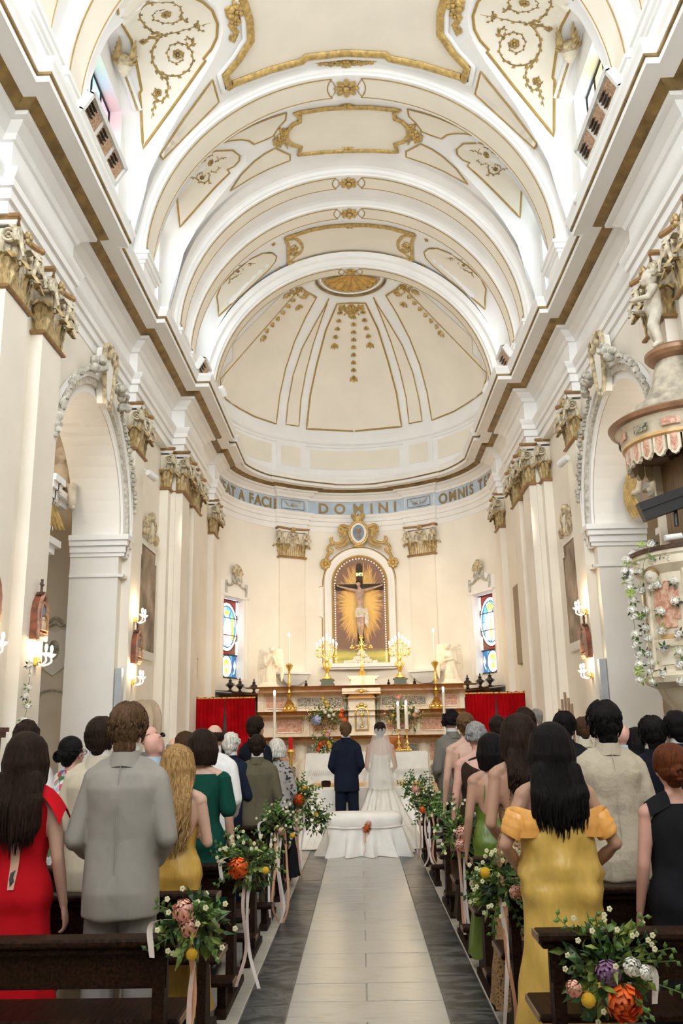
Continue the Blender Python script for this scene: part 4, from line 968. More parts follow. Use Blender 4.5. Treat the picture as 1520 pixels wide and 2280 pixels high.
for wi, s in enumerate((-1, 1)):
    am = s * 66; c = pol(am, AR + .20, 0); F = Matrix.Translation(c) @ Matrix.Rotation(radians(180 - am), 4, 'Z') @ Matrix(((-1, 0, 0, 0), (0, 0, 1, 0), (0, 1, 0, 0), (0, 0, 0, 1)))
    root = empty('window_%d' % (wi + 1), c, kind='structure', label='stained glass window %s of the altar' % ('left' if s < 0 else 'right'), category='window')
    def Pn(*a, **k):
        o = pane(None, F, *a, **k); o.parent = root; o.matrix_parent_inverse = Matrix.Translation(-c); return o
    z0, z1, hw = WZ0 + .02, WZ1 - .02, WHW; zc = z0 + 1.24; zb = z0 + .56
    cols = [(-hw, -hw * .33), (-hw * .33, hw * .33), (hw * .33, hw)]
    for x0, x1 in cols:
        for y0, y1, m in ((zb, zb + .3, 'brown'), (z1 - .3, z1, 'red')): Pn([(x0, y0), (x1, y0), (x1, y1), (x0, y1)], m if x0 != -hw * .33 else 'red')
    for e in (-1, 1):
        for y0, y1, m in ((zb, zb + .35, 'white'), (zb + .35, z1 - .35, 'brown'), (z1 - .35, z1, 'white')): Pn(sorted([(e * hw, y0), (e * hw * .86, y0), (e * hw * .86, y1), (e * hw, y1)], key=lambda p: atan2(p[1] - (y0 + y1) / 2, p[0] - e * hw * .93)), m, .004)
    for i in range(8): O_ = oval(0, zc, hw * .97, .60, i * 45, i * 45 + 45, 8); I_ = oval(0, zc, hw * .80, .50, i * 45, i * 45 + 45, 8); Pn(O_ + I_[::-1], 'white', .008)
    for i in range(12): O_ = oval(0, zc, hw * .80, .50, i * 30, i * 30 + 30, 6); I_ = oval(0, zc, hw * .42, .26, i * 30, i * 30 + 30, 6); Pn(O_ + I_[::-1], 'blue' if i % 3 else 'sky', .01)
    Pn(oval(0, zc, hw * .42, .26), 'sky', .01)
    if s < 0:          # crowned lady with a child
        fig = [([(-.16, -.46), (.16, -.46), (.14, -.1), (-.12, -.1)], 'rose'), ([(-.17, -.2), (-.05, -.46), (-.2, -.42)], 'blue'), ([(.05, -.44), (.2, -.38), (.15, -.1)], 'white'), ([(-.14, -.12), (.14, -.12), (.12, .16), (-.1, .16)], 'white'), ([(-.02, -.05), (.12, -.05), (.12, .1), (0, .1)], 'flesh'), ([(-.13, .0), (-.04, .0), (-.05, .2), (-.12, .18)], 'blue'), (oval(0, .25, .06, .08), 'flesh'), (oval(.07, .06, .04, .05), 'flesh'), ([(-.09, .3), (.09, .3), (.11, .4), (.05, .36), (0, .42), (-.05, .36), (-.11, .4)], 'gold'), ([(-.3, -.3), (-.22, -.3), (-.2, .28), (-.26, .28)], 'gold'), ([(.2, -.3), (.28, -.3), (.25, .26), (.19, .26)], 'gold')]
    else:              # blessing bishop in a mitre
        fig = [([(-.26, -.44), (.24, -.44), (.2, -.05), (-.16, -.05)], 'cream'), ([(-.05, -.42), (.06, -.42), (.05, .06), (-.04, .06)], 'gold'), ([(-.24, -.3), (-.12, -.3), (-.1, -.1), (-.2, -.1)], 'pink'), ([(.1, -.34), (.25, -.3), (.2, -.08), (.1, -.1)], 'rose'), ([(-.16, -.06), (.18, -.06), (.14, .14), (-.12, .14)], 'white'), ([(-.24, .0), (-.15, -.02), (-.17, .22), (-.23, .22)], 'rose'), (oval(0, .20, .065, .08), 'flesh'), ([(-.05, .13), (.05, .13), (.0, .05)], 'white'), ([(-.09, .26), (.09, .26), (.11, .36), (0, .47), (-.11, .36)], 'gold'), ([(-.05, .29), (.05, .29), (0, .41)], 'cream')]
    for P, m in fig: Pn([(x * hw / .45, zc + z) for x, z in P], m, .02)
    for x0, x1, m in ((-hw, -hw * .55, 'deep'), (-hw * .55, hw * .55, 'teal'), (hw * .55, hw, 'deep')): Pn([(x0, z0), (x1, z0), (x1, zb), (x0, zb)], m)
    for e in (-1, 1): Pn([(e * hw * .62, z0 + .1), (e * hw * .8, z0 + .2), (e * hw * .66, z0 + .3), (e * hw * .82, z0 + .44), (e * hw * .9, z0 + .3), (e * hw * .76, z0 + .12)][::e], 'cream', .008)
    Pn(oval(0, z0 + .28, hw * .50, .26), 'white', .012); Pn([(x * .9, z0 + .28 + z) for x, z in ((-.08, -.16), (.08, -.16), (.04, -.06), (.12, .04), (.08, .16), (-.08, .16), (-.12, .04), (-.04, -.06))], 'gold', .02); Pn(oval(0, z0 + .30, .05, .06), 'sky', .028)
    b = MB()
    for r_, k in ((1, .60), (.82, .505)): b.tube([F @ Vector((p[0], p[1], .024)) for p in oval(0, zc, hw * .97 * r_, k)], .010, 5, closed=True)
    b.tube([F @ Vector((p[0], p[1], .026)) for p in oval(0, z0 + .28, hw * .51, .265)], .010, 5, closed=True)
    for z, r_ in ((zb, .018), (zc - .2, .010), (zc + .22, .010), (z0 + .015, .018), (z1 - .01, .018)): b.tube([F @ Vector((-hw, z, .03)), F @ Vector((hw, z, .03))], r_, 6)
    for e in (-1, 1): b.tube([F @ Vector((e * hw, z0, .03)), F @ Vector((e * hw, z1, .03))], .018, 6)
    for i in range(12): b.tube([F @ Vector((hw * .42 * cos(i * pi / 6), zc + .26 * sin(i * pi / 6), .024)), F @ Vector((hw * .8 * cos(i * pi / 6), zc + .5 * sin(i * pi / 6), .024))], .005, 4)
    o = b.build('lead_came', came); o.parent = root; o.matrix_parent_inverse = Matrix.Translation(-c)
    # stucco hood: eared lintel, drapery swag, shell and cherub head
    F2 = Matrix.Translation(pol(am, AR - .035, 0)) @ Matrix.Rotation(radians(180 - am), 4, 'Z') @ Matrix(((-1, 0, 0, 0), (0, 0, 1, 0), (0, 1, 0, 0), (0, 0, 0, 1)))
    hd = empty('window_hood', pol(am, AR - .03, 5.1), label='grey stucco shell with cherub and swag above the %s stained glass window' % ('left' if s < 0 else 'right'), category='relief')
    def Hd(o): o.parent = hd; o.matrix_parent_inverse = Matrix.Translation(-hd.location); return o
    hw2 = hw + .05
    b = MB(); b.prism([(-hw2 - .1, 4.86), (hw2 + .1, 4.86), (hw2 + .1, 5.0), (hw2 + .16, 5.22), (hw2 - .1, 5.22), (.22, 5.34), (0, 5.42), (-.22, 5.34), (-hw2 + .1, 5.22), (-hw2 - .16, 5.22), (-hw2 - .1, 5.0)], F2, -.12, .03)
    for e in (-1, 1): b.prism([(e * (hw2 + .02), 2.9), (e * (hw2 + .12), 2.9), (e * (hw2 + .12), 4.9), (e * (hw2 + .02), 4.9)][::e], F2, -.12, .03)
    Hd(b.build('lintel', white, smooth=0))
    for e in (-1, 1):
        b = MB(); S = spline([F2 @ Vector((e * x, z, .06)) for x, z in ((.12, 5.24), (.25, 5.14), (.40, 5.13), (.46, 5.22), (.46, 5.06), (.45, 4.93))], 6); b.tube(S, [.03, ] * 6 + [.026] * (len(S) - 6), 7); Hd(b.build('swag', greyst))
    b = MB()
    for k in range(9): a = radians(20 + k * 17.5); b.tube([F2 @ Vector((.05 * cos(a), 5.34 + .05 * sin(a), .07)), F2 @ Vector((.15 * cos(a), 5.40 + .16 * sin(a), .12)), F2 @ Vector((.20 * cos(a), 5.42 + .25 * sin(a), .06))], [.03, .045, .03], 7)
    Hd(b.build('shell', stucco)); b = MB(); b.ell(F2 @ Vector((0, 5.30, .10)), (.085, .085, .11), 12, 8); b.ell(F2 @ Vector((0, 5.27, .18)), (.016, .016, .02), 6, 5); b.ell(F2 @ Vector((0, 5.20, .12)), (.05, .05, .04), 8, 6)
    for e in (-1, 1):
        b.ell(F2 @ Vector((e * .04, 5.27, .15)), (.03, .03, .03), 8, 6)
        b.tube([F2 @ Vector((e * .08, 5.22, .08)), F2 @ Vector((e * .17, 5.26, .08)), F2 @ Vector((e * .22, 5.36, .06))], [.03, .04, .01], 6)
    Hd(b.build('cherub_head', greyst))

# ---- clerestory windows: leaded panes seen steeply from below
NPAN = ['clear', 'sky', 'yellow', 'clear', 'pink', 'clear', 'ltgreen', 'clear']
wn = 3
for s in (-1, 1):
    for yc, hw, tops in ((11.65, .95, 11.75), (15.1, .45, 11.75), (18.9, .36, 11.75), (5.6, .95, 11.75)):
        c = Vector((s * 4.0, yc, 10.7)); root = empty('window_%d' % wn, c, kind='structure'); wn += 1
        F = frame(c, (0, -s, 0), (0, 0, 1)); nx = 4 if hw > .5 else 2; nz_ = 4
        for i in range(nx):
            for j in range(nz_):
                x0 = -hw + 2 * hw * i / nx; z_0 = -.97 + 2.0 * j / nz_; edge = i in (0, nx - 1) or j == nz_ - 1
                o = pane(None, F, [(x0 + .01, z_0 + .01), (x0 + 2 * hw / nx - .01, z_0 + .01), (x0 + 2 * hw / nx - .01, z_0 + 2.0 / nz_ - .01), (x0 + .01, z_0 + 2.0 / nz_ - .01)], NPAN[(i * 3 + j * 5 + wn) % 8] if edge else 'clear'); o.parent = root; o.matrix_parent_inverse = Matrix.Translation(-c)
        b = MB()
        for i in range(nx + 1): x = -hw + 2 * hw * i / nx; b.tube([F @ Vector((x, -.97, .02)), F @ Vector((x, 1.04, .02))], .022, 5)
        for j in range(nz_ + 1): z = -.97 + 2.0 * j / nz_; b.tube([F @ Vector((-hw, z, .02)), F @ Vector((hw, z, .02))], .022, 5)
        o = b.build('leading', came); o.parent = root; o.matrix_parent_inverse = Matrix.Translation(-c)

# ================================================================== HIGH ALTAR AND SANCTUARY
def root_at(name, loc, **t):
    r = empty(name, loc, **t)
    def put(o): o.parent = r; o.matrix_parent_inverse = Matrix.Translation(-Vector(loc)); return o
    return r, put
ACX = .03
_, P_ = root_at('high_altar', (ACX, 20.8, .32), label='high altar of cream marble with coloured inlays and two candle ledges', category='altar')
def abox(name, x0, x1, y0, y1, z0, z1, m): b = MB(); b.bx(ACX + x0, ACX + x1, y0, y1, z0, z1); return P_(b.build(name, m, smooth=0))
def ledge(name, hw, y0, y1, z0, z1, m, ov=.08):
    b = MB(); h = z1 - z0
    path = [(ACX - hw, y1), (ACX - hw, y0), (ACX + hw, y0), (ACX + hw, y1)][::-1]
    sweep(b, path, [(-.3, z0, 0), (0, z0, 0), (ov * .3, z0 + h * .2, 0), (ov * .35, z0 + h * .45, 0), (ov * .8, z0 + h * .6, 0), (ov, z0 + h * .75, 0), (ov, z1, 0), (-.3, z1, 0)])
    b.bx(ACX - hw + .05, ACX + hw - .05, y0 + .05, y1, z0, z1 - .004); return P_(b.build(name, m, smooth=30))
def inlay(x0, x1, z0, z1, y, m, cham=.0):
    b = MB(); F = frame((ACX, y, 0), (1, 0, 0), (0, 0, 1)); c = cham
    poly = [(x0 + c, z0), (x1 - c, z0), (x1, z0 + c), (x1, z1 - c), (x1 - c, z1), (x0 + c, z1), (x0, z1 - c), (x0, z0 + c)] if c else [(x0, z0), (x1, z0), (x1, z1), (x0, z1)]
    b.prism(poly, F, -.01, .012); P_(b.build('inlay_panel', m, smooth=0)); b = MB(); b.tube([F @ Vector((*p, .012)) for p in poly], .014, 4, closed=True); P_(b.build('inlay_border', altm))
abox('base', -2.45, 2.45, 20.5, 21.4, .32, .50, yelm)
abox('body', -2.38, 2.38, 20.62, 21.4, .50, 1.45, altm)
ledge('mensa_ledge', 2.42, 20.55, 21.4, 1.42, 1.52, yelm)
abox('lower_tier', -2.40, 2.40, 20.68, 21.4, 1.52, 1.98, altm)
ledge('lower_shelf', 2.44, 20.62, 21.4, 1.96, 2.08, yelm, .10)
abox('upper_tier', -2.36, 2.36, 20.84, 21.4, 2.08, 2.50, altm)
ledge('upper_shelf', 2.42, 20.76, 21.4, 2.50, 2.64, yelm, .10)
for e in (-1, 1):
    for x0, x1, z0, z1, y, m in ((.45, 1.5, 2.18, 2.40, 20.83, grnm), (1.72, 2.22, 2.16, 2.42, 20.83, pinkm), (.55, 1.15, 1.64, 1.88, 20.67, pinkm), (1.35, 1.95, 1.62, 1.90, 20.67, pinkm), (.95, 1.28, .66, 1.34, 20.61, grnm), (1.50, 1.95, .95, 1.34, 20.61, pinkm), (1.50, 1.95, .62, .88, 20.61, grnm), (2.06, 2.30, .66, 1.34, 20.61, pinkm)):
        a, b_ = sorted((e * x0, e * x1)); inlay(a, b_, z0, z1, y, m, .04 if x1 - x0 > .3 else 0)
    abox('pilaster_strip', *sorted((e * 2.2, e * 2.42)), 20.58, 20.8, .5, 1.42, altm); abox('pilaster_strip', *sorted((e * 1.33, e * 1.44)), 20.56, 20.8, .5, 1.42, altm)
    abox('pilaster_strip', *sorted((e * 1.2, e * 1.32)), 20.62, 20.8, 1.52, 1.96, altm); abox('pilaster_strip', *sorted((e * 2.26, e * 2.44)), 20.64, 20.9, 1.52, 1.96, yelm); abox('pilaster_strip', *sorted((e * 1.56, e * 1.66)), 20.80, 20.9, 2.08, 2.5, altm); abox('pilaster_strip', *sorted((e * 2.26, e * 2.40)), 20.78, 20.9, 2.08, 2.5, altm)
    b = MB(); b.lathe([(.05, 0), (.055, .04), (.04, .06), (.04, .62), (.035, .64), (.055, .70), (.06, .74)], (ACX + e * .37, 20.62, 1.66), 12); P_(b.build('column', mat('green_column', (.30, .36, .30), .3, var=.3, scale=9) if e < 0 else bpy.data.materials['green_column']))
    b = MB(); b.lathe([(.04, 0), (.075, .05), (.06, .08), (.07, .10)], (ACX + e * .37, 20.62, 2.38), 12); P_(b.build('column_capital', brass))
# tabernacle with gilt door, canopy and gilt emblem
_, T_ = root_at('tabernacle', (ACX, 20.6, 1.46), label='white marble tabernacle with arched gilt door in the middle of the altar', category='tabernacle')
b = MB(); b.bx(ACX - .30, ACX + .30, 20.40, 20.72, 1.53, 2.36); T_(b.build('body', statue, smooth=0))
b = MB(); sweep(b, [(ACX + .33, 20.8), (ACX + .33, 20.38), (ACX - .33, 20.38), (ACX - .33, 20.8)], [(-.1, 2.34, 0), (0, 2.34, 0), (.05, 2.40, 0), (.06, 2.44, 0), (-.1, 2.44, 0)]); T_(b.build('cornice', yelm))
b = MB(); b.bx(ACX - .44, ACX + .44, 20.5, 20.85, 2.44, 2.58); T_(b.build('attic', altm, smooth=0))
Fd = frame((ACX, 20.395, 0), (1, 0, 0), (0, 0, 1))
def apoly(r, z0, zs, n=14): return [(-r, z0)] + arc(0, zs, r, 180, 0, n) + [(r, z0)]
b = MB(); b.prism(apoly(.13, 1.66, 2.0), Fd, 0, .012); dr = T_(b.build('door', mat('door_mother_of_pearl', (.62, .56, .46), .3, var=.2, scale=12), smooth=0))
b = MB(); b.tube([Fd @ Vector((*p, .012)) for p in apoly(.14, 1.64, 2.0)], .022, 6, closed=True); b.ell(Fd @ Vector((0, 2.20, .015)), (.06, .03, .05), 8, 6); b.ell(Fd @ Vector((-.08, 2.17, .01)), (.05, .02, .03), 8, 6); b.ell(Fd @ Vector((.08, 2.17, .01)), (.05, .02, .03), 8, 6); T_(b.build('door_frame', brass))
b = MB(); b.ell(Fd @ Vector((0, 1.98, .03)), (.04, .015, .04), 10, 6)
for k in range(12): a = k * pi / 6; b.tube([Fd @ Vector((.045 * cos(a), 1.98 + .045 * sin(a), .02)), Fd @ Vector((.085 * cos(a), 1.98 + .085 * sin(a), .02))], [.010, .003], 4)
b.tube([Fd @ Vector((0, 1.90, .02)), Fd @ Vector((0, 1.76, .02))], [.012, .02], 6); b.ell(Fd @ Vector((0, 1.72, .02)), (.05, .015, .025), 8, 5); T_(b.build('monstrance_relief', brass))
b = MB(); b.ell((ACX, 20.49, 2.51), (.06, .03, .05), 8, 6)
for k in range(7): a = radians(15 + k * 25); b.tube([(ACX, 20.49, 2.49), (ACX + .17 * cos(a), 20.49, 2.49 + .06 * sin(a))], [.02, .006], 5)
T_(b.build('gilt_emblem', brass))
b = MB(); 
for z0, z1, hw in ((2.645, 2.68, .36), (2.68, 2.80, .28), (2.80, 2.84, .33), (2.84, 2.88, .36)): b.bx(ACX + .05 - hw, ACX + .05 + hw, 20.9, 21.35, z0, z1)
b.build('cross_pedestal', altm, smooth=0, label='cream marble pedestal under the gilt altar cross', category='pedestal')
# gilt altar cross
_, X_ = root_at('altar_cross', (ACX + .03, 21.1, 2.885), label='ornate gilt standing cross on the marble pedestal above the tabernacle', category='cross')
x0 = ACX + .03
b = MB(); b.lathe([(.10, 0), (.11, .02), (.08, .05), (.09, .09), (.05, .12), (.03, .17), (.05, .21), (.03, .25), (.022, .36)], (x0, 21.1, 2.885), 12); X_(b.build('foot', brass))
b = MB(); b.tube([(x0, 21.1, 3.2), (x0, 21.1, 3.78)], .022, 6); b.tube([(x0 - .20, 21.1, 3.56), (x0 + .20, 21.1, 3.56)], .020, 6)
for c in ((0, 3.80), (-.22, 3.56), (.22, 3.56)):
    for k in range(3): a = k * 2.09 + pi / 2; b.ell((x0 + c[0] + .03 * cos(a), 21.1, c[1] + .03 * sin(a)), .028, 7, 5)
for k in range(16): a = k * pi / 8; b.tube([(x0 + .05 * cos(a), 21.1, 3.56 + .05 * sin(a)), (x0 + (.15 if k % 2 else .11) * cos(a), 21.1, 3.56 + (.15 if k % 2 else .11) * sin(a))], [.012, .004], 4)
X_(b.build('cross', brass))
# candelabra with seven lights
def flame(b, x, y, z, s=1.0): b.ell((x, y, z + .035 * s), (.016 * s, .016 * s, .036 * s), 8, 6)
def candelabrum(x, y, z, label):
    r, c = root_at('candelabrum', (x, y, z), label=label, category='candelabrum', group='gilt candelabra on the high altar')
    b = MB(); 
    for z0, z1, hw in ((0, .03, .18), (.03, .13, .14), (.13, .16, .17)): b.bx(x - hw, x + hw, y - .13, y + .13, z + z0, z + z1)
    c(b.build('plinth', [mat('dark_green_plinth', (.06, .08, .05), .3)], smooth=0))
    b = MB(); b.lathe([(.12, .16), (.13, .18), (.09, .22), (.06, .26), (.035, .30), (.05, .36), (.075, .44), (.06, .52), (.03, .56), (.045, .60), (.03, .66), (.02, .72), (.035, .80), (.02, .86), (.018, 1.02), (.03, 1.05)], (x, y, z), 12)
    for e in (-1, 1): b.tube([(x + e * .06, y, z + .42), (x + e * .10, y, z + .50), (x + e * .07, y, z + .58), (x + e * .03, y, z + .55)], [.018, .02, .016, .01], 6)
    for k in range(6): a = k * pi / 3; b.ell((x + .09 * cos(a), y + .09 * sin(a), z + .20), .03, 6, 5)
    c(b.build('stem', brass))
    for i, (dx, dz) in enumerate(((-.23, .86), (-.155, .93), (-.08, .99), (0, 1.06), (.08, .99), (.155, .93), (.23, .86))):
        if dx:
            b = MB(); S = spline([(x, y, z + .66), (x + dx * .45, y - .02, z + .62 + abs(dx) * .3), (x + dx * .95, y - .01, z + dz - .16), (x + dx, y, z + dz - .02)], 5); b.tube(S, [.012] * len(S), 6)
            for k in (4, 8, 11): q_ = S[k]; b.ell(q_, (.022, .016, .022), 6, 5); b.tube([q_, q_ + Vector((dx * .12, 0, .05)), q_ + Vector((dx * .3, 0, .03))], [.010, .012, .005], 5)
            arm = c(b.build('arm', brass))
        b = MB(); b.lathe([(.006, -.03), (.03, -.012), (.034, 0), (.016, .01), (.013, .012)], (x + dx, y, z + dz), 10); c(b.build('drip_pan', brass))
        b = MB(); b.lathe([(.012, 0), (.012, .075), (.004, .08)], (x + dx, y, z + dz + .01), 8); c(b.build('candle', waxm))
        b = MB(); flame(b, x + dx, y, z + dz + .085, 1.25); c(b.build('flame', bulb))
    lamp('candle_glow', 'POINT', (x, y - .35, z + .9), 11, WARM, .15)
candelabrum(-.76, 21.0, 2.645, 'gilt seven-light candelabrum on the altar left of the gilt cross')
candelabrum(.95, 21.0, 2.645, 'gilt seven-light candelabrum on the altar right of the gilt cross')
def candlestick(x, y, z, h, ch, label, wide=.16, group=None, cr=.017):
    r, c = root_at('candlestick', (x, y, z), label=label, category='candlestick')
    k = h / 1.1; b = MB(); b.lathe([(wide, 0), (wide * 1.05, .03 * k), (wide * .7, .10 * k), (wide * .75, .16 * k), (wide * .40, .24 * k), (wide * .22, .28 * k), (wide * .34, .36 * k), (wide * .42, .44 * k), (wide * .25, .52 * k), (wide * .18, .60 * k), (wide * .30, .66 * k), (wide * .16, .74 * k), (wide * .20, .84 * k), (wide * .16, .92 * k), (wide * .5, 1.02 * k), (wide * .56, 1.06 * k), (wide * .2, 1.1 * k)], (x, y, z), 14)
    for q in range(8): a = q * pi / 4; b.ell((x + wide * .85 * cos(a), y + wide * .85 * sin(a), z + .07 * k), wide * .28, 6, 5); b.ell((x + wide * .42 * cos(a), y + wide * .42 * sin(a), z + .40 * k), wide * .13, 6, 5)
    c(b.build('stick', brass)); b = MB(); b.lathe([(cr, 0), (cr * .9, ch), (cr * .2, ch + .01)], (x, y, z + h), 10); c(b.build('candle', waxm)); b = MB(); flame(b, x, y, z + h + ch, 1.2); c(b.build('flame', bulb))
candlestick(-1.63, 20.70, 2.08, 1.10, .62, 'tall gilt candlestick with long lit candle, left end of altar shelf', .155)
candlestick(1.75, 20.70, 2.08, 1.10, .66, 'tall gilt candlestick with long lit candle, right end of altar shelf', .155)
# kneeling marble angels
def wing(e, x, y, z, h):
    b = MB()
    for k in range(7):
        t = k / 6; p0 = Vector((x + e * .04, y + .06, z + h * (.55 + .06 * k))); p2 = Vector((x + e * (.26 - .05 * t), y + .17, z + h * (.12 + .62 * t))); p1 = (p0 + p2) / 2 + Vector((e * .12, .06, h * .18))
        S = spline([p0, p1, p2], 5); b.tube(S, [.035, .045, .05, .052, .05, .046, .044, .04, .034, .026, .010], 7, flat=.35, up=(0, 1, 0))
    return b
for e, lab in ((-1, 'white marble praying angel statue at left end of the altar top'), (1, 'white marble angel statue with crossed arms at right end of the altar top')):
    x, y, z = (-2.14, 21.0, 2.645) if e < 0 else (2.17, 21.0, 2.645)
    r, c = root_at('angel_statue', (x, y, z), label=lab, category='statue')
    b = MB(); b.bx(x - .24, x + .24, y - .18, y + .20, z, z + .05); b.loft([ell_ring(x, y, z + q, .23 - q * .3, .17 - q * .25, 14, .6) for q in (.05, .08, .13)]); c(b.build('plinth', statue, smooth=30))
    f = -e * .07; b = MB()
    def fold(k, a): return 1 + .10 * sin(a * 7 + k)
    rings = []
    for i, (zz, rx, ry, dx) in enumerate(((.12, .18, .14, 0), (.26, .16, .13, f * .1), (.42, .13, .115, f * .2), (.54, .115, .10, f * .3), (.66, .125, .095, f * .4), (.74, .10, .075, f * .5), (.78, .05, .05, f * .6))):
        rings.append([(x + dx + rx * fold(i, 2 * pi * k / 24) * cos(2 * pi * k / 24), y + ry * fold(i, 2 * pi * k / 24) * sin(2 * pi * k / 24), z + zz) for k in range(24)])
    b.loft(rings); hd = Vector((x + f * 1.2, y - .04, z + .87)); limb(b, [(x + f * .7, y, z + .76), tuple(hd)], [.04, .04]); b.ell(hd, (.062, .07, .078), 12, 8); b.ell(hd + Vector((f * .3, -.055, -.02)), (.03, .025, .035), 8, 6); b.ell(hd + Vector((f * .35, -.085, -.005)), (.010, .014, .012), 6, 5)
    for k in range(14): a = k * 2.4; b.ell(hd + Vector((.06 * cos(a), .02 + .05 * sin(a), .035 + .03 * ((k * 5) % 7) / 7)), .028, 6, 5)
    for q in (-1, 1):
        sh = Vector((x + f * .5 + q * .115, y, z + .70))
        if e < 0: hand = Vector((x + f * 1.6 + .012 * q, y - .19, z + .70)); el = Vector((x + f + q * .12, y - .12, z + .52))
        else: hand = Vector((x + f - q * .05, y - .12, z + .60 + .03 * q)); el = Vector((x + f * .6 + q * .15, y - .06, z + .54))
        limb(b, [tuple(sh), tuple(el), tuple(hand)], [.048, .042, .024]); d = (hand - el).normalized()
        if e < 0: d = Vector((0, -.2, 1)).normalized()
        for k in range(4): limb(b, [tuple(hand + Vector((0, .012 * (k - 1.5), 0))), tuple(hand + d * .075 + Vector((0, .010 * (k - 1.5), 0)))], [.011, .007], 6)
    me = solid(b, .011, 1, .6); o = link('robed_figure', me); me.materials.append(statue); me.polygons.foreach_set('use_smooth', [True] * len(me.polygons)); c(o)
    for q in (-1, 1): wb = wing(q, x + f * .4, y + .03, z + .05, .82 if e < 0 else .86); c(wb.build('wing', statue))
# ---- choir stalls along the apse wall, with urn finials
_, S_ = root_at('choir_stalls', (0, 22.6, .16), label='dark carved walnut choir stalls curving along the apse wall behind the altar', category='stalls')
b = MB(); sweep(b, [((AR - .02) * sin(radians(a)), AY + (AR - .02) * cos(radians(a))) for a in np.linspace(-86, 86, 50)], [(0, .16, 0), (.18, .16, 0), (.18, 1.0, 0), (.10, 1.05, 0), (.10, 2.18, 0), (.16, 2.22, 0), (.18, 2.30, 0), (.34, 2.42, 0), (.40, 2.46, 0), (.42, 2.56, 0), (0, 2.58, 0)]); S_(b.build('back_and_cornice', stallw, smooth=35))
b = MB()
for a in np.linspace(-84, 84, 25): p, q_ = pol(a, AR - .13, 1.05), pol(a, AR - .13, 2.2); b.tube([p, q_], .03, 6)
S_(b.build('stile', stallw, kind='stuff'))
URN = MB(); URN.lathe([(.03, 0), (.055, .015), (.02, .05), (.05, .09), (.085, .14), (.08, .17), (.045, .20), (.03, .22), (.05, .24), (.015, .27), (.02, .30), (.004, .34)], n=12)
for e in (-1, 1): URN.tube([(e * .08, 0, .17), (e * .105, 0, .15), (e * .08, 0, .11)], .008, 5)
urnme = URN.mesh('urn_finial', mat('dark_bronze', (.045, .035, .030), .5, .4))
ULAB = {}
for i, a in enumerate((-78, -68, -57, -45, -26.5, -13, 2.5, 14, 27, 47, 58, 68, 78)):
    p = pol(a, AR - .28, 2.57); sd = 'left' if a < 0 else 'right'
    o = link('urn_finial', urnme, None, p, category='finial', group='dark urn finials on the stall cornice')
    o['label'] = ['urn finial at left end of stall cornice, by the chancel wall', 'urn finial under the left stained glass window, nearer the nave', 'urn finial below the left window, on its altar side', 'urn finial behind the left angel statue', 'urn finial behind the tall left candlestick', 'urn finial between left candelabrum and gilt cross', 'urn finial hidden behind the gilt cross', 'urn finial between gilt cross and right candelabrum', 'urn finial right of the right candelabrum', 'urn finial just right of the right angel statue', 'urn finial under the altar side of the right window', 'urn finial under the nave side of the right window', 'urn finial at right end of stall cornice, by the chancel wall'][i]
# ---- red curtain screens either side
redv = mat('red_velvet', (.46, .004, .008), .85, var=.2, scale=3, spec=.05)
for e in (-1, 1):
    x_out, x_in, y = e * 3.36, e * 2.12, 18.2
    r, c = root_at('curtain_screen', (e * 2.75, y, .16), label='red velvet curtain screen %s of the high altar, parted over dark wood' % ('left' if e < 0 else 'right'), category='curtain')
    xm = (x_out + x_in) / 2; ztop = 2.34
    for q, (xa, xb) in enumerate(((x_out, xm), (xm, x_in))):
        def cur(u, v):
            z = .2 + (ztop - .2) * v; edge = .16 * (1 - v) ** 1.0 * (1 if v < .97 else 0) * 1.6
            a, b_ = (xa, xb + (xa - xb) * edge * .85) if q == 0 else (xa + (xb - xa) * edge * .85, xb)
            x = a + (b_ - a) * u; ph = u * 15 * pi + q; return (x, y + .030 * sin(ph) * (.5 + .5 * (1 - v)) + .012 * sin(ph * 2.3), z + .012 * sin(ph * .5) * (v > .98))
        b = MB(); b.grid(cur, np.linspace(0, 1, 61), np.linspace(0, 1, 10)); c(b.build('curtain', redv, smooth=180))
    b = MB(); b.tube([(x_out, y, ztop - .02), (x_in, y, ztop - .02)], .018, 8); c(b.build('rail', brass))
    b = MB(); b.bx(min(x_out, x_in), max(x_out, x_in), y + .08, y + .14, .16, 2.25); c(b.build('door_leaf', stallw, smooth=0))

# ================================================================== WALL FITTINGS, CHAPELS, PULPIT
glassm = mat('opal_glass', (.95, .88, .74), .2, var=0, trans=.5, emit=.35)
def sconce(s, y, z, label):
    x = s * 3.53; r, c = root_at('candle_sconce', (x, y, z), label=label, category='sconce')
    b = MB(); b.bx(x, x - s * .04, y - .045, y + .045, z - .08, z + .0); b.ell((x - s * .04, y, z - .05), (.035, .035, .04), 8, 6); c(b.build('backplate', brass))
    for e in (-1, 1):
        S = spline([(x - s * .03, y, z - .04), (x - s * .08, y + e * .04, z - .085), (x - s * .15, y + e * .08, z - .05), (x - s * .15, y + e * .085, z + .0)], 5)
        b = MB(); b.tube(S, .011, 6); c(b.build('arm', glassm))
        b = MB(); b.lathe([(.012, 0), (.03, .012), (.055, .04), (.05, .042), (.028, .02), (.010, .01)], (x - s * .15, y + e * .085, z), 12); c(b.build('cup', glassm))
        b = MB(); b.lathe([(.010, 0), (.010, .05)], (x - s * .15, y + e * .085, z + .012), 8); c(b.build('candle', waxm)); b = MB(); flame(b, x - s * .15, y + e * .085, z + .06, 1.1); c(b.build('bulb', bulb))
    lamp('sconce_light', 'POINT', (x - s * .17, y - .03, z + .15), 3.5, WARM, .05)
sconce(-1, 9.62, 2.46, 'two-light candle sconce on left pilaster, white roses hanging below it'); sconce(-1, 8.26, 2.46, 'two-light candle sconce cut by the left edge of the photo')
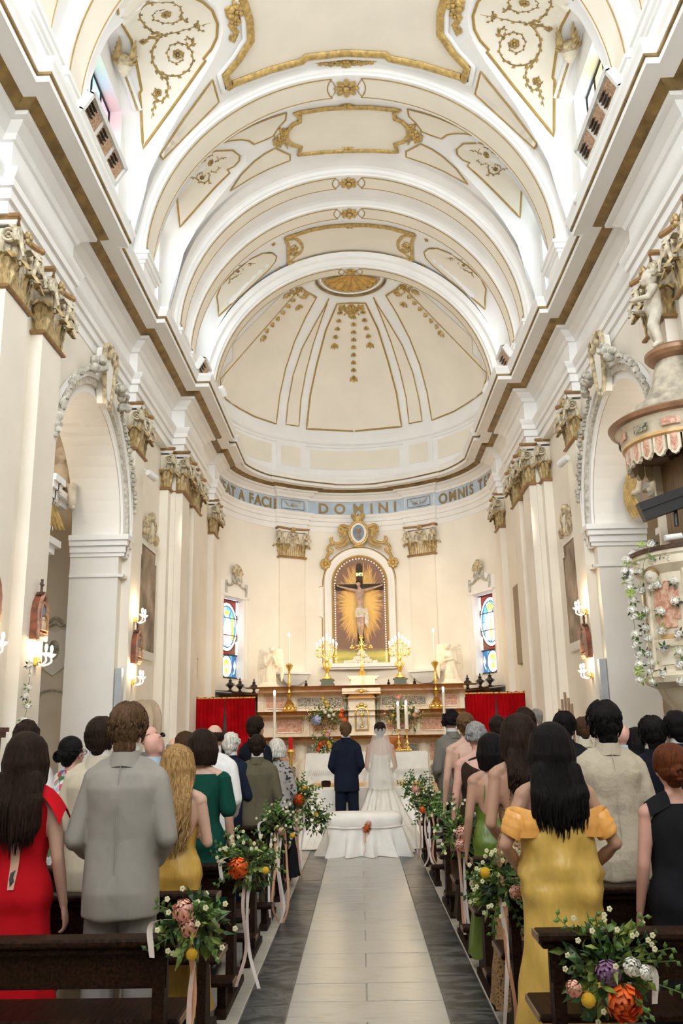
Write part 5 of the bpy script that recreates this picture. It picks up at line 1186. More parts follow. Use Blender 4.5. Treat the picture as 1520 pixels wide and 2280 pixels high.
sconce(-1, 13.80, 3.42, 'two-light candle sconce above the carved station beside the left painting'); sconce(-1, 13.80, 2.46, 'two-light candle sconce below the carved station beside the left painting')
sconce(1, 13.62, 3.38, 'two-light candle sconce above the carved station beside the right painting'); sconce(1, 13.62, 2.42, 'two-light candle sconce below the carved station beside the right painting')
terra = mat('carved_red_wood', (.24, .075, .034), .5, var=.35, scale=10, bump=.3); terral = mat('carved_trim', (.40, .21, .14), .5, var=.3, scale=16, bump=.4); relb = mat('relief_blue', (.30, .42, .52), .6); relo = mat('relief_robes', (.48, .22, .08), .6, var=.5, scale=14)
def station(s, y, z, label):
    x = s * 3.53; r, c = root_at('station_relief', (x, y, z), label=label, category='wall relief'); F = frame((x - s * .10, y, z), (0, -s, 0), (0, 0, 1)) @ Matrix.Diagonal((.72, .72, .66, 1))
    w = .17; prof = [(-w, -.30), (w, -.30), (w, .12), (w * .72, .26), (0, .40), (-w * .72, .26), (-w, .12)]
    b = MB(); b.prism(prof, F, -.15, -.02); c(b.build('case', terra, smooth=0))
    b = MB(); b.tube([F @ Vector((*p, -.01)) for p in prof], .022, 6, closed=True); b.tube([F @ Vector((*p, .0)) for p in [(-.12, -.16)] + arc(0, .08, .12, 180, 0, 10, .18) + [(.12, -.16)]], .016, 6); b.prism([(-w, -.30), (w, -.30), (w, -.2), (-w, -.2)], F, -.04, .02)
    for k in range(6): b.ell(F @ Vector((-.125 + .05 * k, -.25, .02)), (.018, .018, .018), 6, 5)
    c(b.build('gothic_frame', terral)); b = MB(); b.prism([(-.115, -.16), (.115, -.16)] + arc(0, .08, .115, 0, 180, 10, .17), F, -.03, -.012); c(b.build('painted_ground', relb, smooth=0))
    for k, (u, v, h) in enumerate(((-.07, -.16, .17), (0, -.16, .21), (.06, -.16, .18), (-.02, -.16, .12))):
        b = MB(); b.tube([F @ Vector((u, v, .01)), F @ Vector((u + .005, v + h * .5, .025)), F @ Vector((u, v + h * .8, .02))], [.042, .036, .02], 7); b.ell(F @ Vector((u, v + h * .95, .025)), .024, 7, 5); c(b.build('carved_figure', relo if k % 2 else mat('relief_pale', (.55, .42, .30), .6) if k == 0 else terral))
    b = MB(); b.tube([F @ Vector((0, .40, -.06)), F @ Vector((0, .62, -.06))], .016, 5); b.tube([F @ Vector((-.055, .54, -.06)), F @ Vector((.055, .54, -.06))], .016, 5); b.prism([(-.07, .37), (.07, .37), (.05, .42), (-.05, .42)], F, -.12, 0); c(b.build('finial_cross', stallw))
station(-1, 9.53, 2.86, 'carved red wood gothic station relief with cross on the left foreground pilaster'); station(-1, 8.22, 2.86, 'carved wood station relief half outside the left edge of the photo')
station(-1, 13.80, 2.92, 'small carved wood station relief between two sconces on the left'); station(1, 13.64, 2.86, 'carved wood station relief between two sconces on the right')
canv = mat('faded_canvas', (.40, .31, .23), .7, var=.35, scale=2.6, detail=6); canv2 = mat('small_canvas', (.36, .30, .22), .7, var=.2, scale=3); fram = mat('dark_gilt_edge', (.25, .17, .09), .5)
for s, lab in ((-1, 'left'), (1, 'right')):
    x = s * 3.67; y0, y1, z0, z1 = (14.28, 15.48, 3.0, 4.75) if s < 0 else (14.12, 15.20, 3.0, 4.68)
    yc = (y0 + y1) / 2; r, c = root_at('wall_painting', (x, yc, z0), label='tall faded brown painting in stucco frame on the %s wall before the chancel' % lab, category='painting'); F = frame((x, yc, 0), (0, -s, 0), (0, 0, 1)); hw = (y1 - y0) / 2
    poly = [(-hw, z0), (hw, z0), (hw, z1 - .2), (hw - .1, z1 - .2), (hw - .1, z1), (-hw + .1, z1), (-hw + .1, z1 - .2), (-hw, z1 - .2)]
    b = MB(); b.prism(poly, F, -.02, .06); c(b.build('canvas', canv, smooth=0)); b = MB(); b.tube([F @ Vector((*p, .06)) for p in poly], .018, 5, closed=True); c(b.build('gilt_edge', fram))
    fr = [(px_ + math.copysign(.13, px_), pz + (.13 if pz > z1 - .5 else -.13)) for px_, pz in poly]; b = MB()
    b.loft([[F @ Vector((*p, -.02)), F @ Vector((*p, .08)), F @ Vector((*q_, .05)), F @ Vector((*q_, -.02))] for p, q_ in zip(poly + poly[:1], fr + fr[:1])], cap=False); c(b.build('stucco_frame', wallw, smooth=30))
    for e in (-1, 1):
        b = MB(); S = spline([F @ Vector((e * u, v, .1)) for u, v in ((.05, z1 + .12), (.14, z1 + .40), (.24, z1 + .50), (.32, z1 + .42), (.26, z1 + .35))], 6); b.tube(S, [.05] * 12 + [.035] * (len(S) - 12), 7); S = spline([F @ Vector((e * u, v, .1)) for u, v in ((.22, z1 + .3), (.40, z1 + .16), (.48, z1 + .24), (.42, z1 + .30))], 6); b.tube(S, .04, 6); c(b.build('scroll', stucco))
    b = MB(); b.prism(oval(0, z1 + .28, .13, .18), F, 0, .13); c(b.build('crest_shield', wallw)); b = MB(); b.ell(F @ Vector((0, z1 + .55, .1)), (.08, .10, .10), 8, 6); c(b.build('crest_shell', stucco))
b = MB(); b.bx(3.36, 3.42, 18.06, 18.94, 2.95, 4.55); o = b.build('wall_painting', canv2, smooth=0, label='smaller plain brown painting on the right chancel wall near the apse', category='painting')
b = MB(); b.bx(3.35, 3.425, 18.04, 18.96, 2.93, 4.57); b.build('frame_edge', fram, o, smooth=0)
b = MB(); b.bx(-3.42, -3.40, 18.33, 18.72, 2.72, 3.20); o = b.build('notice_board', mat('notice_cream', (.72, .62, .44), .6), smooth=0, label='cream framed notice with black heading on the left chancel wall', category='notice')
b = MB(); b.bx(-3.40, -3.395, 18.38, 18.67, 3.13, 3.17); [b.bx(-3.40, -3.397, 18.39, 18.66, z - .006, z + .002) for z in np.arange(2.78, 3.1, .035)]; b.build('notice_text', blackm, o, smooth=0)
spk = mat('pale_blue_grey', (.46, .50, .53), .4)
for s in (-1, 1): 
    b = MB(); b.bx(s * 3.66, s * 3.56, 13.31, 13.42, 1.9, 2.60); o = b.build('column_speaker', spk, smooth=0, label='slim grey column loudspeaker on the %s wall beside the chapel arch' % ('left' if s < 0 else 'right'), category='loudspeaker')
def can(loc, tgt, L, r, label, on=False, name='spotlight', wall=None):
    p = Vector(loc); d = (Vector(tgt) - p).normalized(); R = d.to_track_quat('Z', 'Y').to_matrix(); rt, c = root_at(name, tuple(p), label=label, category='spotlight')
    b = MB(); b.lathe([(0, -L), (r * .8, -L), (r, -L * .7), (r, 0), (r * .85, 0)], p, 14, R); b.lathe([(r * 1.04, -L * .35), (r * 1.04, -L * .28)], p, 14, R); c(b.build('housing', paintm)); b = MB(); b.lathe([(0, -.012), (r * .86, -.012)], p, 14, R); c(b.build('lens', mat('lit_lens', (1, .9, .72), .3, var=0, emit=18) if on else glassm))
    if wall: b = MB(); b.tube([p - d * L * .6, Vector(wall)], .014, 6); c(b.build('bracket', paintm))
can(atX(346, 1066, -3.30), (-.6, 22, 4), .24, .06, 'lit white cylinder spotlight beside the left chancel capitals', True, wall=(-3.54, 14.1, 5.95)); can(atX(1246, 1034, 3.30), (.6, 22, 4), .24, .06, 'lit white cylinder spotlight beside the right chancel capitals', True, wall=(3.54, 14.0, 5.95))
can(atX(500, 880, -2.8), (-1, 23, 5), .22, .07, 'unlit white spotlight on the cornice at the left springing of the apse', wall=(-2.85, 18.6, 8.25)); can(atX(1079, 872, 2.8), (1, 23, 5), .22, .07, 'unlit white spotlight on the cornice at the right springing of the apse', wall=(2.85, 18.6, 8.25))
copper = mat('copper_reflector', (.60, .38, .24), .25, .7, var=.6, scale=30, stretch=(1, 8, 1))
def flood(s, y, n, z, label, w=.25, cell=.46):
    r, c = root_at('floodlight', (s * 2.92, y, z), label=label, category='floodlight'); L = n * cell; F = frame((s * 2.96, y, z), (0, 1, 0), Vector((-s * .45, 0, .75)))
    if F.col[2].x * s > 0: F = frame((s * 2.96, y, z), (0, -1, 0), Vector((-s * .45, 0, .75)))
    b = MB(); b.prism([(-L / 2, -w / 2), (L / 2, -w / 2), (L / 2, w / 2), (-L / 2, w / 2)], F, -.10, 0)
    for x0, x1, y0, y1 in ((-L / 2 - .03, L / 2 + .03, -w / 2 - .03, -w / 2 + .02), (-L / 2 - .03, L / 2 + .03, w / 2 - .02, w / 2 + .03), (-L / 2 - .03, -L / 2 + .02, -w / 2, w / 2), (L / 2 - .02, L / 2 + .03, -w / 2, w / 2)): b.prism([(x0, y0), (x1, y0), (x1, y1), (x0, y1)], F, -.02, .03)
    c(b.build('housing', paintm, smooth=0))
    for i in range(n):
        x = -L / 2 + cell * (i + .5); b = MB(); b.prism([(x - cell * .42, -w * .36), (x + cell * .42, -w * .36), (x + cell * .42, w * .36), (x - cell * .42, w * .36)], F, -.01, .006); c(b.build('reflector', copper, smooth=0))
        for k in (-1, 0, 1): b = MB(); b.tube([F @ Vector((x - cell * .4, k * w * .2, .02)), F @ Vector((x - cell * .02, k * w * .2, .02))], .011, 6); c(b.build('lamp_tube', blackm))
    b = MB(); b.tube([F @ Vector((0, 0, -.1)), (s * 3.1, y, 8.24)], .03, 6); c(b.build('stand', paintm))
_f = atX(232, 314, -2.96); flood(-1, _f.y, 3, _f.z, 'long white three-lamp floodlight on the left cornice under the near window'); _f = atX(1329, 268, 2.96); flood(1, _f.y, 3, _f.z, 'long white three-lamp floodlight on the right cornice under the near window')
flood(-1, 16.2, 1, 8.62, 'short white floodlight on the left cornice by the chancel arch', .3, .62); flood(1, 16.0, 1, 8.62, 'short white floodlight on the right cornice by the chancel arch', .3, .62)
for s, px in ((-1, (291, 488)), (1, (1276, 445))): can(atX(px[0], px[1], s * 2.9), (-s * 1.5, 13, 8), .12, .07, 'small white spotlight clamped to the %s cornice above its step' % ('left' if s < 0 else 'right'), wall=(s * 2.95, 10.2, 8.25))
# crest with volutes, flowers and garland over each chapel arch
for s, lab in ((-1, 'left'), (1, 'right')):
    x = s * 3.60; r, c = root_at('arch_crest', (x, ACY, 6.3), label='stucco crest with volutes, flowers and garland over the %s chapel arch' % lab, category='crest'); F = frame((x, ACY, 0), (0, -s, 0), (0, 0, 1)); g = 1 if s < 0 else 1
    b = MB(); sh = [(-.20, 6.95), (.20, 6.95), (.24, 6.7), (.18, 6.4), (.10, 6.15), (-.10, 6.15), (-.18, 6.4), (-.24, 6.7)]; b.prism(sh, F, 0, .10); b.prism([(x * .7, 6.55 + (z - 6.55) * .8) for x, z in sh], F, .1, .13); c(b.build('crest_tablet', wallw, smooth=30))
    for e in (-1, 1):
        b = MB(); S = spline([F @ Vector((e * u, v, d)) for u, v, d in ((.10, 6.14, .12), (.20, 6.40, .12), (.25, 6.66, .13), (.30, 6.86, .14), (.22, 6.98, .15), (.10, 6.97, .15), (.07, 6.88, .15), (.13, 6.83, .15), (.17, 6.89, .15))], 6); b.tube(S, [.032] * 6 + [.038] * (len(S) - 12) + [.04] * 6, 8); c(b.build('volute', stucco))
        b = MB()
        for k in range(16): a = RND.uniform(0, 6.28); q_ = F @ Vector((e * (.34 + .035 * k * .8), 6.62 - .012 * k + RND.uniform(-.09, .09), .12 + RND.uniform(0, .1))); b.ell(q_, RND.uniform(.045, .075), 7, 5)
        c(b.build('flower_cluster', greyst)); b = MB()
        for k in range(26):
            a = radians(90 - e * (24 + k * 2.1)); q_ = F @ Vector((1.92 * cos(a), ACZ + 1.92 * sin(a), .07 + RND.uniform(0, .04))); b.ell(q_, RND.uniform(.03, .055), 6, 4)
        c(b.build('garland', greyst))
    b = MB(); b.ell(F @ Vector((0, 7.0, .12)), (.07, .07, .10), 8, 6); c(b.build('crest_shell', stucco))
# chapel altars: entablature, column, seated putto, stucco shield on the far wall
for s, lab in ((-1, 'left'), (1, 'right')):
    r, c = root_at('chapel_altar', (s * 5.2, 11.4, 0), label='white stucco side altar with stacked cornices inside the %s chapel' % lab, category='altar')
    def step(nm, y1, xf, z0, z1, m=white): b = MB(); b.bx(s * 5.3, s * xf, 9.9, y1, z0, z1); c(b.build(nm, m, smooth=0))
    for nm, y1, xf, z0, z1 in (('cornice', 13.34, 4.42, 5.14, 5.24), ('cornice', 13.22, 4.50, 5.04, 5.14), ('frieze', 12.92, 4.62, 4.72, 5.04), ('frieze', 12.86, 4.66, 4.5, 4.72), ('cornice', 13.05, 4.50, 4.40, 4.50), ('cornice', 12.95, 4.56, 4.28, 4.40), ('architrave', 12.78, 4.62, 4.02, 4.28), ('impost_block', 12.72, 4.60, 3.80, 4.02), ('base', 12.75, 4.55, 0, 1.1)): step(nm, y1, xf, z0, z1)
    b = MB(); b.lathe([(.17, 1.1), (.15, 1.2), (.145, 1.3), (.125, 3.42), (.14, 3.45)], (s * 4.68, 12.5, 0), 16); c(b.build('column', bpy.data.materials['pink_column'] if s > 0 else mat('pink_column', (.56, .33, .19), .35, var=.2, scale=5)))
    b = MB(); b.lathe([(.13, 3.45), (.14, 3.55), (.17, 3.7), (.20, 3.8)], (s * 4.68, 12.5, 0), 12); [b.ell((s * 4.68 + .16 * cos(a), 12.5 + .16 * sin(a), z), (.05, .05, .06), 6, 5) for z in (3.56, 3.70) for a in np.linspace(0, 5.5, 8)]; c(b.build('column_capital', stucco))
    me = putto_mb([(-.13, 0, .54), (-.28, .06, .60), (-.42, .02, .72)], [(.13, 0, .54), (.24, .08, .36), (.40, .16, .22)], [[(-.07, .02, .24), (-.10, .26, .20), (-.10, .28, -.08), (-.10, .36, -.10)], [(.07, .02, .24), (.12, .28, .20), (.12, .32, -.06), (.12, .40, -.10)]])
    me.materials.append(puttom); me.polygons.foreach_set('use_smooth', [True] * len(me.polygons))
    o = link('putto_statue', me, None, (s * 4.62, 13.22 if s < 0 else 12.95, 5.12), label='stone putto with outstretched arm seated on the %s chapel altar cornice' % lab, category='statue'); o.rotation_euler = (0, 0, -s * pi / 2 - s * .5 + (pi if False else 0)); o.scale = (1.15,) * 3
    o.rotation_euler.z = (pi + .55) if s < 0 else (pi - 1.0)
    M0 = Matrix.Rotation(o.rotation_euler.z, 4, 'Z'); b = MB()
    for k in range(5): S = spline([(.16 - .05 * k, .10, .22), (.22 - .04 * k, .30, .20), (.27 - .03 * k, .38, -.10), (.20 - .05 * k, .36, -.42)], 5); b.tube(S, [.03, .04, .04, .04, .04, .035, .04, .03, .04, .03, .03, .03, .03, .03, .02, .015][:len(S)], 7, flat=.5)
    b.build('drapery', gold, o)
    F = frame((s * 4.86, 14.1, 0), (1, 0, 0), (0, 0, 1)); r, c = root_at('shield_relief', (s * 4.86, 14.1, 2.6), label='pale stucco shield with crown in relief on the %s chapel wall' % lab, category='relief')
    b = MB(); b.prism([(x * .24, 2.95 + z * .34) for x, z in ((-1, .8), (-.6, 1), (0, .85), (.6, 1), (1, .8), (1.05, 0), (.7, -.8), (0, -1.15), (-.7, -.8), (-1.05, 0))], F, -.02, .05); c(b.build('shield', wallw))
    for e in (-1, 1):
        b = MB(); b.tube(spline([F @ Vector((e * u, v, .05)) for u, v in ((.20, 3.28), (.34, 3.30), (.36, 3.16), (.27, 3.05), (.32, 2.85), (.24, 2.66))], 5), .028, 6); c(b.build('scroll', greyst)); b = MB(); b.tube(spline([F @ Vector((e * u, v, .03)) for u, v in ((.0, 2.34), (.16, 2.30), (.22, 2.18), (.38, 2.14))], 5), .018, 6); c(b.build('scroll', greyst))
    b = MB(); b.tube([F @ Vector((u, 3.34 + .05 * abs(cos(u * 16)), .04)) for u in np.linspace(-.2, .2, 15)], .024, 6); b.tube(spline([F @ Vector((u, v, .04)) for u, v in ((-.18, 3.34), (0, 3.48), (.18, 3.34))], 6), .02, 6); c(b.build('crown', greyst)); b = MB(); b.ell(F @ Vector((0, 2.96, .055)), (.09, .02, .16), 8, 6); c(b.build('emblem', greyst))
# stucco heads and strips beside the near lunette windows
for s, lab in ((-1, 'left'), (1, 'right')):
    p, n = hit((276, 138), 'vw', .12); p = mir(p, -s); n = mir(n, -s); r, c = root_at('cherub_head', tuple(p), label='stucco winged cherub head beside the near %s clerestory window' % lab, category='relief')
    up = (Vector((0, 0, 1)) - n * n.z).normalized(); sd = n.cross(up)
    b = MB(); b.ell(p, (.12, .12, .15), 12, 8); b.ell(p + n * .12 - up * .02, .028, 6, 5); b.ell(p + n * .07 - up * .10, (.06, .06, .045), 8, 6)
    for e in (-1, 1): b.ell(p + n * .09 + sd * e * .055 - up * .04, .04, 8, 6)
    c(b.build('head', statue)); b = MB(); b.ell(p + up * .07 - n * .01, (.13, .13, .12), 10, 6); c(b.build('hair', stucco))
    for e in (-1, 1):
        b = MB()
        for k in range(5): q0 = p + sd * e * .08 + up * (.02 + .03 * k); q1 = q0 + sd * e * (.13 - .02 * k) + up * (.10 + .05 * k); b.tube([q0, q0.lerp(q1, .6) + n * .03, q1], [.035, .045, .010], 6, flat=.6)
        c(b.build('wing', capg))
for dx, m, r_ in ((0, white, .03), (7, gold, .014), (13, white, .028)): beads('strip_moulding', [(268 + dx, 156), (286 + dx, 205), (300 + dx, 246)], 'vw', m, r_, closed=False, off=.02)
# ---- pulpit on the right
PC = Vector((3.62, 9.25, -.23)); A0_, A1_ = radians(78), radians(282)
_, U_ = root_at('pulpit', (PC.x, PC.y, 2.2), label='marble pulpit with pink panels under a round canopy on the right', category='pulpit')
def half_lathe(nm, prof, m, n=30, sm=30, dx=0): b = MB(); b.lathe(prof, PC + Vector((dx, 0, 0)), n, a0=A0_, a1=A1_); return U_(b.build(nm, m, smooth=sm))
pulm = marble('pulpit_marble', [(.3, (.55, .46, .34)), (.5, (.74, .65, .50)), (.7, (.80, .72, .58))], 3, 2, .35); browm = mat('brown_moulding', (.32, .17, .09), .4, .1, var=.2); roofst = mat('weathered_stone', (.55, .49, .39), .8, var=.3, scale=6, bump=.3)
half_lathe('body', [(.60, 2.35), (.60, 3.42)], pulm); half_lathe('base_moulding', [(.40, 2.16), (.56, 2.22), (.66, 2.27), (.68, 2.33), (.63, 2.38), (.60, 2.40)], pulm); half_lathe('band', [(.60, 2.60), (.62, 2.62), (.62, 2.68), (.60, 2.70)], pulm)
half_lathe('parapet', [(.60, 3.36), (.64, 3.40), (.68, 3.44), (.68, 3.52), (.70, 3.54), (.70, 3.58), (.55, 3.58)], pulm); half_lathe('handrail', [(.66, 3.575), (.72, 3.58), (.72, 3.62), (.60, 3.62)], stallw)
half_lathe('corbel', [(.56, 2.24), (.50, 2.12), (.36, 1.96), (.20, 1.72), (.08, 1.45), (.02, 1.40)], pulm, dx=.0)
breccia = marble('speckled_breccia', [(.35, (.20, .13, .05)), (.47, (.52, .40, .20)), (.56, (.40, .14, .06)), (.64, (.06, .05, .04))], 14, 1.5, .3)
def curved(nm, a0, a1, z0, z1, r, m, cham=.0):
    b = MB(); b.grid(lambda a, z: PC + Vector((r * cos(radians(a)), r * sin(radians(a)), z)), np.linspace(a0, a1, 10), np.linspace(z0, z1, 5)); o = U_(b.build(nm, m, smooth=180)); return o
for i, a in enumerate((80, 124, 168, 212, 256)):
    m = breccia if i % 2 == 0 else pinkm
    curved('inlay_panel', a - 11, a + 11, 2.80, 3.28, .612, m); curved('inlay_panel', a - 15, a + 15, 2.88, 3.20, .609, m); curved('inlay_band', a - 13, a + 13, 2.44, 2.56, .607, statue); curved('inlay_band', a - 10, a + 10, 2.70, 2.74, .606, yelm)
    b = MB(); b.loft([ell_ring(PC.x + .61 * cos(radians(a + 22)), PC.y + .61 * sin(radians(a + 22)), z + PC.z, .03, .03, 8) for z in (2.4, 3.38)]); U_(b.build('pilaster_strip', pulm))
a = radians(203); q_ = PC + Vector((.66 * cos(a), .66 * sin(a), 3.33)); b = MB(); b.ell(q_, (.07, .07, .085), 12, 8); b.ell(q_ + Vector((-.03, -.06, -.01)), .016, 6, 5); U_(b.build('putto_head', puttom)); b = MB(); b.ell(q_ + Vector((.02, .02, .05)), (.08, .08, .07), 10, 6); U_(b.build('putto_hair', golddk))
half_lathe('canopy_soffit', [(.0, 4.72), (.58, 4.74)], mat('canopy_brown', (.30, .22, .15), .8)); half_lathe('canopy_frieze', [(.58, 4.80), (.63, 4.80), (.65, 4.84), (.70, 4.98), (.74, 5.02)], pulm); half_lathe('canopy_bead', [(.63, 4.78), (.665, 4.80), (.665, 4.83), (.64, 4.84)], yelm); half_lathe('canopy_rim', [(.70, 5.0), (.78, 5.02), (.80, 5.06), (.76, 5.09), (.66, 5.10)], browm)  # canopy underside in one even brown
half_lathe('canopy_step', [(.66, 5.08), (.64, 5.2), (.58, 5.22)], roofst); half_lathe('canopy_roof', [(.60, 5.20), (.48, 5.26), (.36, 5.40), (.28, 5.58), (.22, 5.80)], roofst, 12, 20); half_lathe('canopy_cap', [(.20, 5.78), (.30, 5.82), (.33, 5.86), (.33, 5.90), (.26, 5.95), (.0, 5.97)], browm)
for i in range(15):
    a = 85 + i * 14; F = frame(PC + Vector((.62 * cos(radians(a)), .62 * sin(radians(a)), 4.80)), (-sin(radians(a)), cos(radians(a)), 0), (0, 0, 1))
    if Vector(F.col[2][:3]).dot(Vector((cos(radians(a)), sin(radians(a)), 0))) < 0: F = frame(F.translation, (sin(radians(a)), -cos(radians(a)), 0), (0, 0, 1))
    P = [(-.066, 0), (-.066, -.17), (-.045, -.19), (-.035, -.215), (0, -.235), (.035, -.215), (.045, -.19), (.066, -.17), (.066, 0)][::-1]
    b = MB(); b.prism(P, F, -.03, .012); U_(b.build('lappet', pulm, smooth=0)); b = MB(); b.prism([(x * .55, z * .8 - .015) for x, z in P], F, .01, .018); U_(b.build('lappet_inlay', pinkm, smooth=0))
    if i % 2: curved('canopy_inlay', a - 8, a + 8, 4.87, 4.95, .695, grnm if i % 4 == 1 else pinkm)
b = MB()
for k in range(8): a = k * pi / 4 + .3; c0 = PC + Vector((-.25, -.1, 4.70)); b.add([c0 + Vector((cos(a - .4) * .1, sin(a - .4) * .1, 0)), c0 + Vector((cos(a) * .28, sin(a) * .28, -.01)), c0 + Vector((cos(a + .4) * .1, sin(a + .4) * .1, 0)), c0 + Vector((0, 0, -.04))], [(0, 1, 3), (1, 2, 3)])
U_(b.build('star_ornament', stallw, smooth=0)); b = MB(); b.bx(3.50, 3.56, 9.02, 9.75, 3.2, 4.55); U_(b.build('backboard', mat('oak_board', (.22, .13, .06), .5, var=.4, scale=5, stretch=(6, 12, .6)), smooth=0)); b = MB(); b.bx(3.42, 3.50, 9.74, 9.80, 3.2, 4.55); U_(b.build('board_edge', pulm, smooth=0))
me = putto_mb([(-.13, 0, .54), (-.20, .10, .38), (-.06, .24, .42)], [(.13, 0, .54), (.20, .10, .36), (.04, .22, .32)], [[(-.07, 0, .24), (-.08, .06, .06), (-.07, 0, -.16), (-.07, .06, -.2)], [(.07, 0, .24), (.10, .03, .04), (.08, -.04, -.16), (.08, .03, -.2)]], head=(.0, .03, .72))
me.materials.append(puttom); me.polygons.foreach_set('use_smooth', [True] * len(me.polygons)); o = link('putto_statue', me, None, (3.42, 9.16, 5.90), label='stone putto standing on top of the pulpit canopy', category='statue'); o.rotation_euler.z = radians(80); o.scale = (.92,) * 3
# black lectern lamp bar on the pulpit rail
_, c = root_at('lectern_light', (3.25, 9.0, 3.62), label='slanted black lamp bar on a thin post at the pulpit rail', category='lamp')
p0, p1 = atY(1426, 1142, 8.9), atY(1540, 1100, 8.9); d = (p1 - p0).normalized(); F = frame((p0 + p1) / 2, d, Vector((0, 0, 1)) - d * d.z); L = (p1 - p0).length / 2
b = MB(); b.prism([(-L, -.10), (L, -.10), (L, .10), (-L, .10)], F, -.05, .05); b.prism([(-L, .01), (L, .01), (L, .03), (-L, .03)], F, .05, .07); c(b.build('lamp_bar', blackm, smooth=0)); pp = atY(1502, 1125, 8.95); b = MB(); b.tube([pp, Vector((pp.x - .005, 8.95, 3.62))], .022, 8); c(b.build('post', blackm)); b = MB(); q_ = atY(1495, 1196, 8.85); b.tube([q_ + Vector((-.07, 0, -.01)), q_ + Vector((.10, 0, .01))], .035, 10); c(b.build('microphone_case', paintm))
# white rose garlands
rosem = mat('white_rose', (.88, .86, .80), .6, var=.06, scale=20); leafm = mat('leaf_green', (.085, .17, .03), .45, var=.5, scale=9); leafy = mat('leaf_lime', (.30, .42, .05), .45, var=.35, scale=9); leafd = mat('leaf_dark', (.015, .05, .025), .4, var=.4, scale=9)
def rose_mb(r=.045, seed=0):
    b = MB(); R_ = random.Random(seed)
    for ring_, (n, rr, zz, op) in enumerate(((3, .35, .5, .2), (5, .62, .25, .6), (6, .88, -.05, 1.0))):
        for k in range(n):
            a = 2 * pi * k / n + ring_ * .6; c0 = Vector((cos(a), sin(a), 0)); t = Vector((-sin(a), cos(a), 0)); 
            P = [c0 * r * rr * .55 + Vector((0, 0, -r * .5)), c0 * r * rr + t * r * .42 + Vector((0, 0, r * zz)), c0 * r * (rr + .10 * op) + Vector((0, 0, r * (zz + .28))), c0 * r * rr - t * r * .42 + Vector((0, 0, r * zz)), c0 * r * rr * 1.02 + Vector((0, 0, r * zz * .2))]
            b.add(P, [(0, 1, 4), (1, 2, 4), (2, 3, 4), (3, 0, 4)])
    b.ell((0, 0, -r * .1), (r * .62, r * .62, r * .6), 8, 5)
    return b
RO = [rose_mb(.045, i).mesh('rose', rosem, 180) for i in range(2)]
def sepal(m, r=.05):
    b = MB()
    for k in range(5): a = k * 1.257; d = Vector((cos(a), sin(a), -.75)); t = Vector((-sin(a), cos(a), 0)); b.add([Vector((0, 0, -.02)), d * r * .6 + t * r * .25, d * r * 1.1, d * r * .6 - t * r * .25], [(0, 1, 2, 3)])
    return b.mesh('sepal', m, 0)
SEP = [sepal(leafd), sepal(leafy), sepal(leafm)]
def rose_at(put, p, k, toward=(-.45, -.9, .1), sc=1.0):
    d = (Vector(toward) + Vector((RND.uniform(-.8, .8), RND.uniform(-.3, .5), RND.uniform(-.7, .7)))).normalized(); M = Matrix.Translation(p) @ d.to_track_quat('Z', 'Y').to_matrix().to_4x4() @ Matrix.Diagonal((sc, sc, sc, 1))
    o = link('rose', RO[k % 2]); o.matrix_basis = M; put(o); o2 = link('sepal', SEP[k % 3], o); 
    if k % 7 == 1: o2.matrix_basis = Matrix.Rotation(pi, 4, 'X') @ Matrix.Translation((0, 0, -.02))
_, c = root_at('rose_garland', (2.85, 8.9, 3.4), label='white rose garland with leaves draped over the pulpit front', category='garland')
RP = [(452, 40), (30, 470), (662, 190), (520, 255), (870, 245), (410, 310), (325, 400), (600, 330), (830, 318), (905, 375), (680, 405), (440, 455), (510, 440), (310, 545), (385, 565), (520, 545), (620, 520), (375, 640), (345, 690), (370, 765), (955, 680), (735, 720), (660, 750), (535, 800), (410, 870), (415, 935), (980, 945), (585, 1070), (775, 1085), (400, 1070), (430, 1155), (560, 1170), (570, 1305), (790, 1340), (450, 1390), (1020, 1385), (620, 1450), (440, 1530), (810, 1600), (1030, 1620), (490, 1660), (610, 1650), (660, 1770), (1040, 1790), (505, 1790), (475, 1875), (640, 1890), (830, 1930), (510, 1995), (690, 2020), (1060, 2010)][2:]
for k, (u, v) in enumerate(RP):
    px, py = 1340 + u / 6, 1180 + v / 6; d = ray(px, py); o2 = EYEP - PC; a = d.x ** 2 + d.y ** 2; bb = 2 * (o2.x * d.x + o2.y * d.y); cc = o2.x ** 2 + o2.y ** 2 - .66 ** 2; D = bb * bb - 4 * a * cc
    p = EYEP + d * ((-bb - sqrt(D)) / (2 * a)) if D > 0 else atY(px, py, 9.1); rose_at(c, p, k, sc=1.2)
b = MB()
for pts in ([(1394, 1240), (1396, 1290), (1405, 1330), (1410, 1380), (1416, 1430), (1425, 1490), (1424, 1510)], [(1450, 1210), (1432, 1255), (1430, 1310), (1436, 1360), (1443, 1420), (1448, 1490), (1455, 1515)]): b.tube([atY(x, y, 8.62 if x > 1427 else 9.1) for x, y in pts], .003, 4)
c(b.build('garland_thread', leafm))
_, c = root_at('rose_garland', (-3.45, 9.62, 2.3), label='string of white roses hanging below the left pilaster sconce', category='garland')
for k, (px, py) in enumerate(((66, 1482), (66, 1504), (64, 1530), (57, 1550), (62, 1572), (52, 1604))): rose_at(c, atX(px, py, -3.44), k + (1 if k == 1 else 0), (.8, -.6, .1), 1.0 if k != 1 else .5)
b = MB(); b.tube([atX(x, y, -3.46) for x, y in ((67, 1478), (65, 1530), (61, 1575), (53, 1604))], .003, 4); c(b.build('garland_thread', leafm))
